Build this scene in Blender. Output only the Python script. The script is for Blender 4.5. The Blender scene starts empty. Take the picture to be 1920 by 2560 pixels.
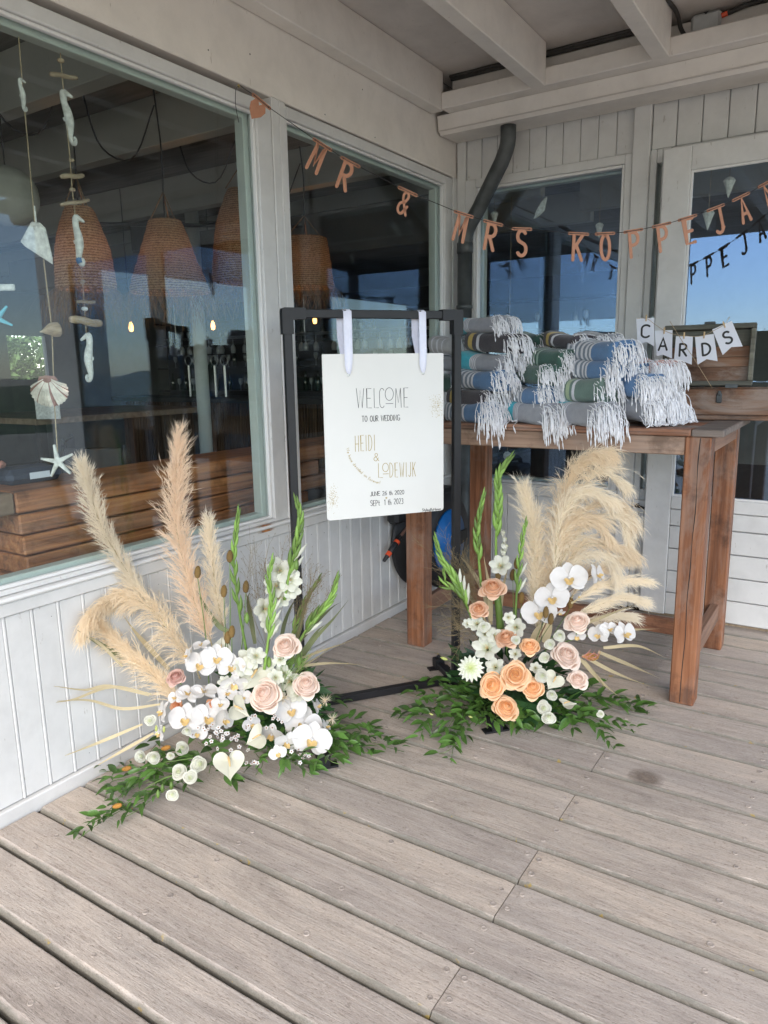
import bpy, math, random
from math import sin, cos, pi, radians, sqrt, atan2
from mathutils import Vector as V, Matrix, noise
random.seed(7)
SC = bpy.context.scene
COL = SC.collection
# ------------------------------------------------------------------ camera
CAM = V((2.17020, -4.21555, 1.4))
RR = V((0.84002506, 0.54229643, -0.01650699))
RU = V((-0.09203708, 0.17241881, 0.98071450))
RF = V((-0.53468409, 0.82230550, -0.19474750))
FPX = 1823.587
cam = bpy.data.cameras.new('camera'); camo = bpy.data.objects.new('camera', cam); COL.objects.link(camo)
m = Matrix((( RR.x, RU.x, -RF.x, CAM.x), (RR.y, RU.y, -RF.y, CAM.y), (RR.z, RU.z, -RF.z, CAM.z), (0, 0, 0, 1)))
camo.matrix_world = m
cam.sensor_fit = 'HORIZONTAL'; cam.sensor_width = 36.0; cam.lens = 36.0 * FPX / 1920.0
cam.clip_start = 0.05; cam.clip_end = 2000
SC.camera = camo
# ------------------------------------------------------------------ sky, sun, exposure
SUN_EL, SUN_AZ = radians(38), radians(146)      # veiled sun over the open side of the porch
W_ = bpy.data.worlds.new('World'); SC.world = W_; W_.use_nodes = True
nt = W_.node_tree
bg = nt.nodes['Background']; sky = nt.nodes.new('ShaderNodeTexSky')
sky.sky_type = 'NISHITA'; sky.sun_disc = False; sky.sun_elevation = SUN_EL; sky.sun_rotation = SUN_AZ
sky.air_density = 1.0; sky.dust_density = 0.3; sky.ozone_density = 2.5
hs = nt.nodes.new('ShaderNodeHueSaturation'); hs.inputs['Saturation'].default_value = .78; hs.inputs['Value'].default_value = 1.0
nt.links.new(sky.outputs[0], hs.inputs['Color']); nt.links.new(hs.outputs[0], bg.inputs[0]); bg.inputs[1].default_value = 0.15
sl = bpy.data.lights.new('sun', 'SUN'); sl.energy = 1.8; sl.angle = radians(50); sl.color = (1, .89, .77)
so = bpy.data.objects.new('sun', sl); COL.objects.link(so)
sd = V((sin(SUN_AZ) * cos(SUN_EL), cos(SUN_AZ) * cos(SUN_EL), sin(SUN_EL)))
so.rotation_euler = sd.to_track_quat('Z', 'Y').to_euler()
so.location = (10, -20, 30)
SC.view_settings.view_transform = 'Standard'; SC.view_settings.look = 'None'
SC.view_settings.exposure = 1.62; SC.view_settings.gamma = 1.0
SC.render.engine = 'CYCLES'
SC.cycles.max_bounces = 10; SC.cycles.diffuse_bounces = 5; SC.cycles.glossy_bounces = 4
SC.cycles.transparent_max_bounces = 16; SC.cycles.transmission_bounces = 6
SC.cycles.use_denoising = True

# ------------------------------------------------------------------ design-time measuring: a photo point on a known plane
def ray(x, y):
    return RF + RR * ((x - 960) / FPX) - RU * ((y - 1280) / FPX)
def pl(x, y, ax, v):
    d = ray(x, y); return CAM + d * ((v - CAM[ax]) / d[ax])
DK = 1920 / 1659
def plD(x, y, ax, v): return pl(x * DK, y * DK, ax, v)
def depth(p): return (V(p) - CAM).dot(RF)
def mpp(p): return depth(p) / FPX

# ------------------------------------------------------------------ materials
def nodes(name):
    mt = bpy.data.materials.new(name); mt.use_nodes = True
    n = mt.node_tree; b = n.nodes['Principled BSDF']
    return mt, n, b
def ln(n, a, b): n.links.new(a, b)
def ramp(n, stops):
    r = n.nodes.new('ShaderNodeValToRGB'); e = r.color_ramp.elements
    while len(e) < len(stops): e.new(.5)
    for k, (p, c) in enumerate(stops):
        e[k].position = p; e[k].color = (*c, 1)
    return r
def texco(n, scale=(1, 1, 1), rnd=False, rot=(0, 0, 0)):
    tc = n.nodes.new('ShaderNodeTexCoord'); mp = n.nodes.new('ShaderNodeMapping')
    mp.inputs['Scale'].default_value = scale; mp.inputs['Rotation'].default_value = rot
    ln(n, tc.outputs['Object'], mp.inputs['Vector'])
    if rnd:
        oi = n.nodes.new('ShaderNodeObjectInfo'); mm = n.nodes.new('ShaderNodeVectorMath'); mm.operation = 'SCALE'
        cb = n.nodes.new('ShaderNodeCombineXYZ')
        for k in range(3): ln(n, oi.outputs['Random'], cb.inputs[k])
        ln(n, cb.outputs[0], mm.inputs[0]); mm.inputs['Scale'].default_value = 37.0
        ad = n.nodes.new('ShaderNodeVectorMath'); ln(n, tc.outputs['Object'], ad.inputs[0]); ln(n, mm.outputs[0], ad.inputs[1])
        ln(n, ad.outputs[0], mp.inputs['Vector'])
    return mp.outputs[0]
def noi(n, vec, scale=5, detail=4, rough=.55, dist=0):
    t = n.nodes.new('ShaderNodeTexNoise'); t.inputs['Scale'].default_value = scale; t.inputs['Detail'].default_value = detail
    t.inputs['Roughness'].default_value = rough; t.inputs['Distortion'].default_value = dist
    ln(n, vec, t.inputs['Vector']); return t.outputs[0]
def mixc(n, fac, a, b, mode='MIX'):
    mx = n.nodes.new('ShaderNodeMix'); mx.data_type = 'RGBA'; mx.blend_type = mode
    for s, val in ((0, fac), (6, a), (7, b)):
        if hasattr(val, 'links') or hasattr(val, 'is_linked'): ln(n, val, mx.inputs[s])
        else: mx.inputs[s].default_value = val if s == 0 else (*val, 1)
    return mx.outputs[2]
def bump(n, b, h, strength=.3, dist=.01):
    bp = n.nodes.new('ShaderNodeBump'); bp.inputs['Strength'].default_value = strength; bp.inputs['Distance'].default_value = dist
    ln(n, h, bp.inputs['Height']); ln(n, bp.outputs[0], b.inputs['Normal'])
def mathn(n, op, a, b=None, clamp=False):
    t = n.nodes.new('ShaderNodeMath'); t.operation = op; t.use_clamp = clamp
    for k, val in enumerate((a, b)):
        if val is None: continue
        if isinstance(val, (int, float)): t.inputs[k].default_value = val
        else: ln(n, val, t.inputs[k])
    return t.outputs[0]
def simple(name, c, rough=.6, var=.08, scale=20, bmp=.1, metal=0, spec=.5, sheen=0, emit=None, trans=0):
    mt, n, b = nodes(name)
    v = texco(n, rnd=True); f = noi(n, v, scale, 4)
    lo = tuple(max(0, x * (1 - var * 1.6)) for x in c); hi = tuple(min(1, x * (1 + var)) for x in c)
    r = ramp(n, [(.3, lo), (.7, hi)]); ln(n, f, r.inputs[0]); ln(n, r.outputs[0], b.inputs['Base Color'])
    b.inputs['Roughness'].default_value = rough; b.inputs['Metallic'].default_value = metal
    b.inputs['Specular IOR Level'].default_value = spec
    if bmp: bump(n, b, noi(n, v, scale * 3, 3), bmp, .003)
    if emit: b.inputs['Emission Color'].default_value = (*emit[0], 1); b.inputs['Emission Strength'].default_value = emit[1]
    if trans:
        tl = n.nodes.new('ShaderNodeBsdfTranslucent'); ln(n, r.outputs[0], tl.inputs[0])
        ms = n.nodes.new('ShaderNodeMixShader'); ms.inputs[0].default_value = trans
        ln(n, b.outputs[0], ms.inputs[1]); ln(n, tl.outputs[0], ms.inputs[2]); ln(n, ms.outputs[0], n.nodes['Material Output'].inputs[0])
    return mt
def wood(name, c1, c2, c3, axis='x', grain=60, along=2.0, rough=.75, bmp=.35, rnd=True, grey=.0):
    mt, n, b = nodes(name)
    s = {'x': (along, grain, grain), 'y': (grain, along, grain), 'z': (grain, grain, along)}[axis]
    v = texco(n, s, rnd); f = noi(n, v, 1.0, 6, .6, .6)
    s2 = {'x': (1, 9, 9), 'y': (9, 1, 9), 'z': (9, 9, 1)}[axis]
    v2 = texco(n, s2, rnd); g = noi(n, v2, 1.0, 3, .5, 1.5)
    r = ramp(n, [(.25, c1), (.5, c2), (.75, c3)]); ln(n, f, r.inputs[0])
    r2 = ramp(n, [(.3, (.72, .72, .72)), (.7, (1.12, 1.12, 1.12))]); ln(n, g, r2.inputs[0])
    col = mixc(n, 1.0, r.outputs[0], r2.outputs[0], 'MULTIPLY')
    oi = n.nodes.new('ShaderNodeObjectInfo'); rr = ramp(n, [(0, (.86, .86, .88)), (1, (1.1, 1.07, 1.03))]); ln(n, oi.outputs['Random'], rr.inputs[0])
    col = mixc(n, 1.0, col, rr.outputs[0], 'MULTIPLY')
    if grey:      # weathered patches and darker stains of their own shape
        gp = noi(n, texco(n, tuple(x * .12 if x > 10 else x for x in s), rnd), 1.0, 6, .7, 1.0); rg = ramp(n, [(.48, (0, 0, 0)), (.62, (1, 1, 1))]); ln(n, gp, rg.inputs[0]); col = mixc(n, mathn(n, 'MULTIPLY', rg.outputs[0], grey), col, (.27, .22, .185))
        dp = noi(n, texco(n, (5, 5, 5), rnd), 1.0, 5, .7); rd = ramp(n, [(.34, (.45, .42, .4)), (.46, (1, 1, 1))]); ln(n, dp, rd.inputs[0]); col = mixc(n, .8, col, rd.outputs[0], 'MULTIPLY')
    ln(n, col, b.inputs['Base Color']); b.inputs['Roughness'].default_value = rough
    bump(n, b, f, bmp, .004)
    return mt

M = {}
def deck_mat():
    mt, n, b = nodes('weathered_deck')
    v = texco(n, (4.5, 75, 60), True); f = noi(n, v, 1, 9, .74, 1.2)
    r = ramp(n, [(.24, (.23, .19, .16)), (.37, (.405, .352, .308)), (.53, (.475, .42, .372)), (.75, (.55, .50, .45))]); ln(n, f, r.inputs[0])
    v2 = texco(n, (1.6, 6, 5), True); g = noi(n, v2, 1, 6, .7, 1.5)
    r2 = ramp(n, [(.28, (.68, .67, .67)), (.5, (.96, .95, .94)), (.72, (1.16, 1.13, 1.09))]); ln(n, g, r2.inputs[0])
    col = mixc(n, 1.0, r.outputs[0], r2.outputs[0], 'MULTIPLY')
    oi = n.nodes.new('ShaderNodeObjectInfo')
    rr = ramp(n, [(0, (.86, .85, .85)), (.5, (1.0, 1.0, 1.0)), (1, (1.08, 1.045, .99))]); ln(n, oi.outputs['Random'], rr.inputs[0])
    col = mixc(n, 1.0, col, rr.outputs[0], 'MULTIPLY')
    # fine pits and sand specks
    v3 = texco(n, (60, 220, 60), True); h = noi(n, v3, 1, 3, .7)
    r3 = ramp(n, [(.33, (.55, .52, .5)), (.42, (1, 1, 1))]); ln(n, h, r3.inputs[0])
    col = mixc(n, .8, col, r3.outputs[0], 'MULTIPLY')
    v4 = texco(n, (14, 14, 14), True); s = noi(n, v4, 1, 6, .75)
    r4 = ramp(n, [(.56, (0, 0, 0)), (.72, (1, 1, 1))]); ln(n, s, r4.inputs[0])
    col = mixc(n, mathn(n, 'MULTIPLY', r4.outputs[0], .4), col, (.43, .385, .34))
    # algae-grey on the long edges, with a little yellow lichen
    tc = n.nodes.new('ShaderNodeTexCoord'); sp = n.nodes.new('ShaderNodeSeparateXYZ'); ln(n, tc.outputs['Object'], sp.inputs[0])
    e = mathn(n, 'MULTIPLY', sp.outputs[1], -1.0)
    e = mathn(n, 'ADD', e, mathn(n, 'MULTIPLY', noi(n, texco(n, (9, 40, 9), True), 1, 5, .7), .02))
    e = mathn(n, 'MULTIPLY', mathn(n, 'SUBTRACT', e, .0735), 160, True)
    col = mixc(n, mathn(n, 'MULTIPLY', e, .8, True), col, (.175, .17, .14))
    li = noi(n, texco(n, (22, 22, 22), True), 1, 3, .6)
    li = mathn(n, 'MULTIPLY', mathn(n, 'SUBTRACT', li, .66), 30, True)
    col = mixc(n, mathn(n, 'MULTIPLY', mathn(n, 'MULTIPLY', li, e), .8), col, (.35, .25, .06))
    q5 = noi(n, texco(n, (170, 420, 170), True), 1, 3, .8); r5 = ramp(n, [(.3, (.80, .79, .78)), (.5, (1, 1, 1)), (.7, (1.17, 1.17, 1.17))]); ln(n, q5, r5.inputs[0]); col = mixc(n, .9, col, r5.outputs[0], 'MULTIPLY')
    q6 = noi(n, texco(n, (5, 9, 5), True), 1, 8, .8, 2.0); r6 = ramp(n, [(.52, (0, 0, 0)), (.66, (1, 1, 1))]); ln(n, q6, r6.inputs[0]); col = mixc(n, mathn(n, 'MULTIPLY', r6.outputs[0], .35), col, (.47, .43, .385))
    ln(n, col, b.inputs['Base Color']); b.inputs['Roughness'].default_value = .85; b.inputs['Specular IOR Level'].default_value = .25
    hh = mathn(n, 'ADD', f, mathn(n, 'MULTIPLY', h, .5))
    bump(n, b, hh, .55, .005)
    return mt
M['deck'] = deck_mat()
def paint(name, c, dirt=.25, rough=.5):
    mt, n, b = nodes(name)
    v = texco(n, (1, 1, 1), True); f = noi(n, v, 6, 6, .65, .3)
    r = ramp(n, [(.25, tuple(x * (1 - dirt * .45) for x in c)), (.6, c)]); ln(n, f, r.inputs[0])
    sp = noi(n, texco(n, (1, 1, .3), True), 55, 3, .6)
    r2 = ramp(n, [(.25, (.45, .40, .34)), (.31, (1, 1, 1))]); ln(n, sp, r2.inputs[0])
    col = mixc(n, dirt * 1.6, r.outputs[0], r2.outputs[0], 'MULTIPLY')
    ln(n, col, b.inputs['Base Color']); b.inputs['Roughness'].default_value = rough
    bump(n, b, noi(n, texco(n, (18, 18, 3), True), 3, 5, .6), .12, .003)
    return mt
M['white'] = paint('white_paint', (.615, .615, .605), .34)
M['cream'] = paint('cream_paint', (.76, .72, .67), .30, .6)
M['beadw'] = paint('white_gloss_bead', (.70, .70, .69), .08, .35)
M['inner'] = paint('interior_frame_paint', (.56, .585, .55), .1)
M['ceil'] = paint('ceiling_paint', (.62, .58, .545), .35, .7)
M['gap'] = simple('dark_gap', (.02, .02, .02), .9, bmp=0)
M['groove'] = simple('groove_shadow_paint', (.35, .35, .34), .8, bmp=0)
M['black'] = simple('black_powder_coat', (.008, .008, .010), .5, .15, 30, .05)
M['rubber'] = simple('black_plastic', (.02, .02, .022), .5, .1)
M['pipe'] = simple('weathered_zinc', (.075, .083, .085), .5, .35, 7, .1, .25)
M['cable'] = simple('grey_black_cable', (.05, .048, .045), .6, .2)
M['plasticw'] = simple('grey_white_plastic', (.52, .54, .54), .45, .08)
M['screw'] = simple('sanded_screw_cap', (.36, .31, .27), .8, .25, 40, .2)
M['sand'] = simple('beach_sand', (.42, .36, .27), .95, .15, 3, .3)
M['dune'] = simple('dune_grass', (.06, .085, .03), .9, .5, 1.5, .5)
M['table'] = wood('red_brown_hardwood', (.10, .036, .015), (.26, .10, .042), (.40, .185, .09), 'z', 55, 2.2, .6, .4, grey=.4)
M['tablex'] = wood('red_brown_hardwood_top', (.13, .055, .03), (.27, .12, .065), (.36, .18, .10), 'x', 55, 2.2, .62, .4, grey=.45)
M['tabley'] = wood('hardwood_crossways', (.15, .08, .05), (.26, .15, .10), (.36, .22, .15), 'y', 55, 2.2, .65, .3)
M['applepale'] = wood('faded_apron_wood', (.20, .13, .09), (.36, .235, .165), (.45, .32, .24), 'x', 45, 2, .7, .4, grey=.4)
M['oldtop'] = wood('greyed_table_wood', (.10, .08, .07), (.20, .165, .14), (.29, .24, .21), 'x', 60, 2, .8, .4)
M['chestw'] = wood('old_crate_wood', (.08, .04, .022), (.20, .10, .055), (.25, .17, .12), 'x', 50, 2, .75, .6, grey=.75)
M['chestg'] = wood('grey_green_crate_paint', (.065, .065, .05), (.12, .12, .095), (.17, .165, .135), 'x', 40, 3, .8, .4)
M['sleeper'] = wood('oiled_sleeper_wood', (.09, .03, .01), (.38, .14, .05), (.58, .27, .11), 'y', 38, 1.6, .55, .8, grey=.2)
M['sleepend'] = wood('sleeper_end_grain', (.16, .10, .06), (.26, .17, .11), (.33, .23, .16), 'x', 14, 14, .7, .3)
M['willow'] = wood('willow_poles', (.045, .022, .012), (.12, .065, .035), (.22, .14, .08), 'z', 30, 2, .8, .4)
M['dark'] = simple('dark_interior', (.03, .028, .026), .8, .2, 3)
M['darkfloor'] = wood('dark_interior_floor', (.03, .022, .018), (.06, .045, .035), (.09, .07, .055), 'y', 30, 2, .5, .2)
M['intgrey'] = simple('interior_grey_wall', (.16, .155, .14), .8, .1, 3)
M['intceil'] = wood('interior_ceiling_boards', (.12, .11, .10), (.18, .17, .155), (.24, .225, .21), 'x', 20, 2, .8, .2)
M['beamw'] = paint('interior_beam_paint', (.46, .46, .42), .2)
M['board'] = simple('sign_board_white', (.74, .735, .70), .55, .015, 4, .02)
M['ink'] = simple('black_ink', (.02, .02, .02), .6, 0, bmp=0)
M['gold'] = simple('gold_ink', (.42, .31, .09), .45, .1, 200, 0, .25)
M['satin'] = simple('white_satin', (.72, .73, .84), .3, .03, 60, .05, 0, .6)
M['paper'] = simple('white_card', (.66, .68, .74), .8, .02, 30, .05)
M['peg'] = simple('wooden_peg', (.5, .36, .2), .7, .1)
M['twine'] = simple('jute_twine', (.42, .32, .2), .9, .2, 200, .3)
M['copper'] = simple('rose_copper_card', (.40, .185, .11), .5, .06, 30, .03, .35)
M['orange'] = simple('orange_plastic', (.85, .10, .03), .4, .05)
M['blue'] = simple('blue_plastic', (.005, .13, .42), .35, .05)
M['hose'] = simple('brown_hose', (.22, .12, .09), .5, .05)
M['ceram'] = simple('chalky_white_wood', (.72, .70, .66), .8, .18, 60, .3)
M['ceramb'] = simple('blue_paint', (.05, .17, .38), .6, .1)
M['turq'] = simple('turquoise_paint', (.12, .48, .62), .6, .1)
M['shell'] = simple('scallop_shell', (.72, .64, .56), .5, .25, 30, .3)
M['shellr'] = simple('red_brown_shell', (.28, .13, .10), .5, .2, 30, .2)
M['drift'] = wood('driftwood', (.28, .2, .13), (.45, .34, .23), (.58, .46, .33), 'y', 60, 6, .85, .4)
M['wicker'] = None
M['globe'] = simple('paper_globe', (.50, .49, .44), .8, .1, 12, .2, trans=.3)
M['navy'] = simple('navy_fabric', (.02, .03, .055), .7, .1, 60, .2)
M['coral'] = simple('pink_coral', (.50, .22, .17), .7, .1)
M['steel'] = simple('brushed_steel', (.5, .5, .5), .3, .1, 30, .03, .9)
M['bottle'] = simple('dark_bottle_glass', (.03, .04, .03), .12, .1, bmp=0, spec=.8)
M['clear'] = simple('clear_drinking_glass', (.35, .38, .40), .08, .05, bmp=0, spec=.9)
def wicker():
    mt, n, b = nodes('woven_seagrass')
    v = texco(n, (1, 1, 1), True)
    w = n.nodes.new('ShaderNodeTexWave'); w.bands_direction = 'Z'; w.inputs['Scale'].default_value = 22; w.inputs['Distortion'].default_value = 5; w.inputs['Detail'].default_value = 3; w.inputs['Detail Scale'].default_value = 6
    ln(n, v, w.inputs['Vector'])
    f = noi(n, v, 60, 4, .7); mx = mathn(n, 'ADD', mathn(n, 'MULTIPLY', w.outputs[1], .5), mathn(n, 'MULTIPLY', f, .7))
    r = ramp(n, [(.3, (.10, .065, .03)), (.6, (.33, .22, .115)), (.9, (.50, .37, .22))]); ln(n, mx, r.inputs[0])
    ln(n, r.outputs[0], b.inputs['Base Color']); b.inputs['Roughness'].default_value = .9
    bump(n, b, mx, .8, .01)
    tl = n.nodes.new('ShaderNodeBsdfTranslucent'); tl.inputs[0].default_value = (.85, .42, .16, 1)
    ms = n.nodes.new('ShaderNodeMixShader'); ms.inputs[0].default_value = .06
    ln(n, b.outputs[0], ms.inputs[1]); ln(n, tl.outputs[0], ms.inputs[2]); ln(n, ms.outputs[0], n.nodes['Material Output'].inputs[0])
    return mt
M['wicker'] = wicker()
M['raffia'] = simple('raffia_fringe', (.25, .165, .095), .9, .3, 40, 0, trans=.08)
def glass(name, ior, tint=(.93, .97, .96), refl=(.78, .87, 1.0)):
    mt, n, b = nodes(name); n.nodes.remove(b)
    ge = n.nodes.new('ShaderNodeNewGeometry'); dt = n.nodes.new('ShaderNodeVectorMath'); dt.operation = 'DOT_PRODUCT'
    ln(n, ge.outputs['Normal'], dt.inputs[0]); ln(n, ge.outputs['Incoming'], dt.inputs[1])
    cs = mathn(n, 'SUBTRACT', 1.0, mathn(n, 'ABSOLUTE', dt.outputs['Value']), True)
    f0 = ((ior - 1) / (ior + 1)) ** 2
    fres = mathn(n, 'ADD', mathn(n, 'MULTIPLY', mathn(n, 'POWER', cs, 5.0), 1 - f0), f0, True)
    tr = n.nodes.new('ShaderNodeBsdfTransparent'); tr.inputs[0].default_value = (*tint, 1)
    gl = n.nodes.new('ShaderNodeBsdfGlossy'); gl.inputs['Roughness'].default_value = 0.0; gl.inputs[0].default_value = (*refl, 1)
    ms = n.nodes.new('ShaderNodeMixShader'); ln(n, fres, ms.inputs[0]); ln(n, tr.outputs[0], ms.inputs[1]); ln(n, gl.outputs[0], ms.inputs[2])
    ln(n, ms.outputs[0], n.nodes['Material Output'].inputs[0])
    return mt
M['glass'] = glass('window_glass', 1.5)
M['glassb'] = glass('coated_window_glass', 1.95, refl=(.48, .66, 1.0))
M['bulbglow'] = simple('glowing_filament', (1, .6, .2), .5, 0, bmp=0, emit=((1.0, .42, .10), 2.5))
M['bulbcore'] = simple('bright_filament_core', (1, .8, .4), .5, 0, bmp=0, emit=((1.0, .75, .35), 12))

# ------------------------------------------------------------------ mesh building
class MB:
    def __init__(s): s.v = []; s.f = []; s.m = []
    def add(s, vs, fs, mi=0):
        o = len(s.v); s.v.extend([tuple(p) for p in vs]); s.f.extend([tuple(i + o for i in f) for f in fs]); s.m.extend([mi] * len(fs))
    def box(s, lo, hi, ch=.0, mi=0):
        x0, y0, z0 = lo; x1, y1, z1 = hi
        if ch <= 0:
            s.add([(x0, y0, z0), (x1, y0, z0), (x1, y1, z0), (x0, y1, z0), (x0, y0, z1), (x1, y0, z1), (x1, y1, z1), (x0, y1, z1)],
                  [(0, 3, 2, 1), (4, 5, 6, 7), (0, 1, 5, 4), (1, 2, 6, 5), (2, 3, 7, 6), (3, 0, 4, 7)], mi); return
        ch = min(ch, (x1 - x0) * .45, (y1 - y0) * .45, (z1 - z0) * .45)
        c = ((x0 + x1) / 2, (y0 + y1) / 2, (z0 + z1) / 2); h = ((x1 - x0) / 2, (y1 - y0) / 2, (z1 - z0) / 2)
        vs = []; idx = {}
        for a in range(3):
            for sx in (-1, 1):
                for sy in (-1, 1):
                    for sz in (-1, 1):
                        sg = (sx, sy, sz)
                        p = [c[k] + sg[k] * (h[k] if k == a else h[k] - ch) for k in range(3)]
                        idx[(a, sg)] = len(vs); vs.append(p)
        fs = []
        for a in range(3):
            b1, b2 = (a + 1) % 3, (a + 2) % 3
            for sg in (-1, 1):
                q = []
                for (u, w) in ((-1, -1), (1, -1), (1, 1), (-1, 1)):
                    t = [0, 0, 0]; t[a] = sg; t[b1] = u; t[b2] = w; q.append(idx[(a, tuple(t))])
                fs.append(tuple(q) if sg > 0 else tuple(reversed(q)))
        for a in range(3):   # edges parallel to axis a
            b1, b2 = (a + 1) % 3, (a + 2) % 3
            for s1 in (-1, 1):
                for s2 in (-1, 1):
                    t0 = [0, 0, 0]; t0[a] = -1; t0[b1] = s1; t0[b2] = s2; t1 = list(t0); t1[a] = 1
                    q = (idx[(b1, tuple(t0))], idx[(b2, tuple(t0))], idx[(b2, tuple(t1))], idx[(b1, tuple(t1))])
                    fs.append(q if s1 * s2 < 0 else tuple(reversed(q)))
        for sx in (-1, 1):
            for sy in (-1, 1):
                for sz in (-1, 1):
                    t = (sx, sy, sz); q = (idx[(0, t)], idx[(1, t)], idx[(2, t)])
                    fs.append(q if sx * sy * sz > 0 else tuple(reversed(q)))
        s.add(vs, fs, mi)
    def obox(s, c, ax, ay, az, hx, hy, hz, ch=0, mi=0):
        t = MB(); t.box((-hx, -hy, -hz), (hx, hy, hz), ch)
        c = V(c); ax = V(ax); ay = V(ay); az = V(az)
        s.add([c + ax * p[0] + ay * p[1] + az * p[2] for p in t.v], t.f, mi)
    def tube(s, pts, r, n=6, mi=0, cap=True):
        pts = [V(p) for p in pts]; k = len(pts); rs = r if isinstance(r, (list, tuple)) else [r] * k
        t = (pts[1] - pts[0]).normalized(); a = V((0, 0, 1)) if abs(t.z) < .9 else V((1, 0, 0))
        u = t.cross(a).normalized(); vs = []
        for i in range(k):
            t2 = (pts[min(i + 1, k - 1)] - pts[max(i - 1, 0)])
            if t2.length < 1e-9: t2 = t
            t2.normalize(); u = (u - t2 * u.dot(t2)); u = u.normalized() if u.length > 1e-6 else t2.orthogonal().normalized()
            w = t2.cross(u)
            for j in range(n):
                an = 2 * pi * j / n; vs.append(pts[i] + (u * cos(an) + w * sin(an)) * rs[i])
        fs = [(i * n + j, i * n + (j + 1) % n, (i + 1) * n + (j + 1) % n, (i + 1) * n + j) for i in range(k - 1) for j in range(n)]
        if cap: fs += [tuple(range(n - 1, -1, -1)), tuple((k - 1) * n + j for j in range(n))]
        s.add(vs, fs, mi)
    def ribbon(s, pts, w, side, mi=0):
        pts = [V(p) for p in pts]; k = len(pts); ws = w if isinstance(w, (list, tuple)) else [w] * k
        vs = []
        for i in range(k):
            sd = side[i] if isinstance(side, list) else side
            vs += [pts[i] - V(sd) * ws[i] / 2, pts[i] + V(sd) * ws[i] / 2]
        s.add(vs, [(2 * i, 2 * i + 1, 2 * i + 3, 2 * i + 2) for i in range(k - 1)], mi)
    def lathe(s, prof, n=16, mi=0, c=(0, 0, 0), cap=True, rot=None):
        vs = []
        for r, z in prof:
            for j in range(n):
                a = 2 * pi * j / n; p = V((r * cos(a), r * sin(a), z))
                if rot is not None: p = rot @ p
                vs.append(p + V(c))
        k = len(prof)
        fs = [(i * n + j, i * n + (j + 1) % n, (i + 1) * n + (j + 1) % n, (i + 1) * n + j) for i in range(k - 1) for j in range(n)]
        if cap: fs += [tuple(range(n - 1, -1, -1)), tuple((k - 1) * n + j for j in range(n))]
        s.add(vs, fs, mi)
    def prism(s, poly, ex, ey, o, th, en, mi=0):
        o = V(o); ex = V(ex); ey = V(ey); en = V(en); n = len(poly)
        a = [o + ex * p[0] + ey * p[1] for p in poly]
        s.add(a + [p + en * th for p in a], [tuple(range(n - 1, -1, -1)), tuple(range(n, 2 * n))] + [(i, (i + 1) % n, n + (i + 1) % n, n + i) for i in range(n)], mi)
    def mesh(s, name, mats, smooth=False):
        me = bpy.data.meshes.new(name); me.from_pydata(s.v, [], s.f)
        for mt in (mats if isinstance(mats, (list, tuple)) else [mats]): me.materials.append(M[mt] if isinstance(mt, str) else mt)
        if len(me.materials) > 1: me.polygons.foreach_set('material_index', s.m)
        if smooth: me.polygons.foreach_set('use_smooth', [True] * len(me.polygons))
        me.update(); return me
WM = {}
def link(name, data, parent=None, world=None, label=None, cat=None, group=None, kind=None):
    o = bpy.data.objects.new(name, data); COL.objects.link(o)
    w = world if world is not None else Matrix.Identity(4)
    WM[o.name] = w.copy()
    if parent is not None:
        o.parent = parent; o.matrix_basis = WM[parent.name].inverted() @ w
    else: o.matrix_basis = w
    if label: o['label'] = label
    if cat: o['category'] = cat
    if group: o['group'] = group
    if kind: o['kind'] = kind
    return o
def thing(name, label, cat, loc=(0, 0, 0), group=None, kind=None):
    return link(name, None, None, Matrix.Translation(V(loc)), label, cat, group, kind)
def part(name, mb, mats, parent, label=None, smooth=False, kind=None, world=None):
    me = mb.mesh(name, mats, smooth) if isinstance(mb, MB) else mb
    return link(name, me, parent, world, label, kind=kind)
def bpart(name, lo, hi, mat, parent, ch=.002, label=None):
    """a box part whose object origin is its own middle, so that wood and paint vary piece by piece"""
    c = [(a + b) / 2 for a, b in zip(lo, hi)]; h = [(b - a) / 2 for a, b in zip(lo, hi)]
    mb = MB(); mb.box([-x for x in h], h, ch)
    return part(name, mb, mat, parent, label, world=Matrix.Translation(V(c)))
def T(x, y, z): return Matrix.Translation(V((x, y, z)))
def frame(o, ex, ey, ez, s=1):
    ex, ey, ez = V(ex) * s, V(ey) * s, V(ez) * s
    return Matrix(((ex.x, ey.x, ez.x, o[0]), (ex.y, ey.y, ez.y, o[1]), (ex.z, ey.z, ez.z, o[2]), (0, 0, 0, 1)))
def bez(pts, n):
    """Catmull-Rom through points"""
    P = [V(p) for p in pts]; P = [P[0] * 2 - P[1]] + P + [P[-1] * 2 - P[-2]]; out = []
    segs = len(P) - 3
    for i in range(n + 1):
        t = i / n * segs; k = min(int(t), segs - 1); t -= k; a, b, c, d = P[k:k + 4]
        out.append(.5 * ((2 * b) + (c - a) * t + (2 * a - 5 * b + 4 * c - d) * t * t + (3 * b - a - 3 * c + d) * t ** 3))
    return out

# ================================================================== THE GROUND AND DECK
g = MB(); N_ = 40
g.add([(-300, -300, -.75), (300, -300, -.75), (300, 300, -.75), (-300, 300, -.75)], [(0, 1, 2, 3)])
part('sandy_ground', g, 'sand', None, kind='structure')
g = MB(); g.add([(-900, -1500, -.73), (900, -1500, -.73), (900, -26, -.73), (-900, -26, -.73)], [(0, 1, 2, 3)])
M['sea'] = simple('grey_blue_sea', (.03, .07, .10), .15, .2, .4, .3)
part('sea', g, 'sea', None, kind='structure')
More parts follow.
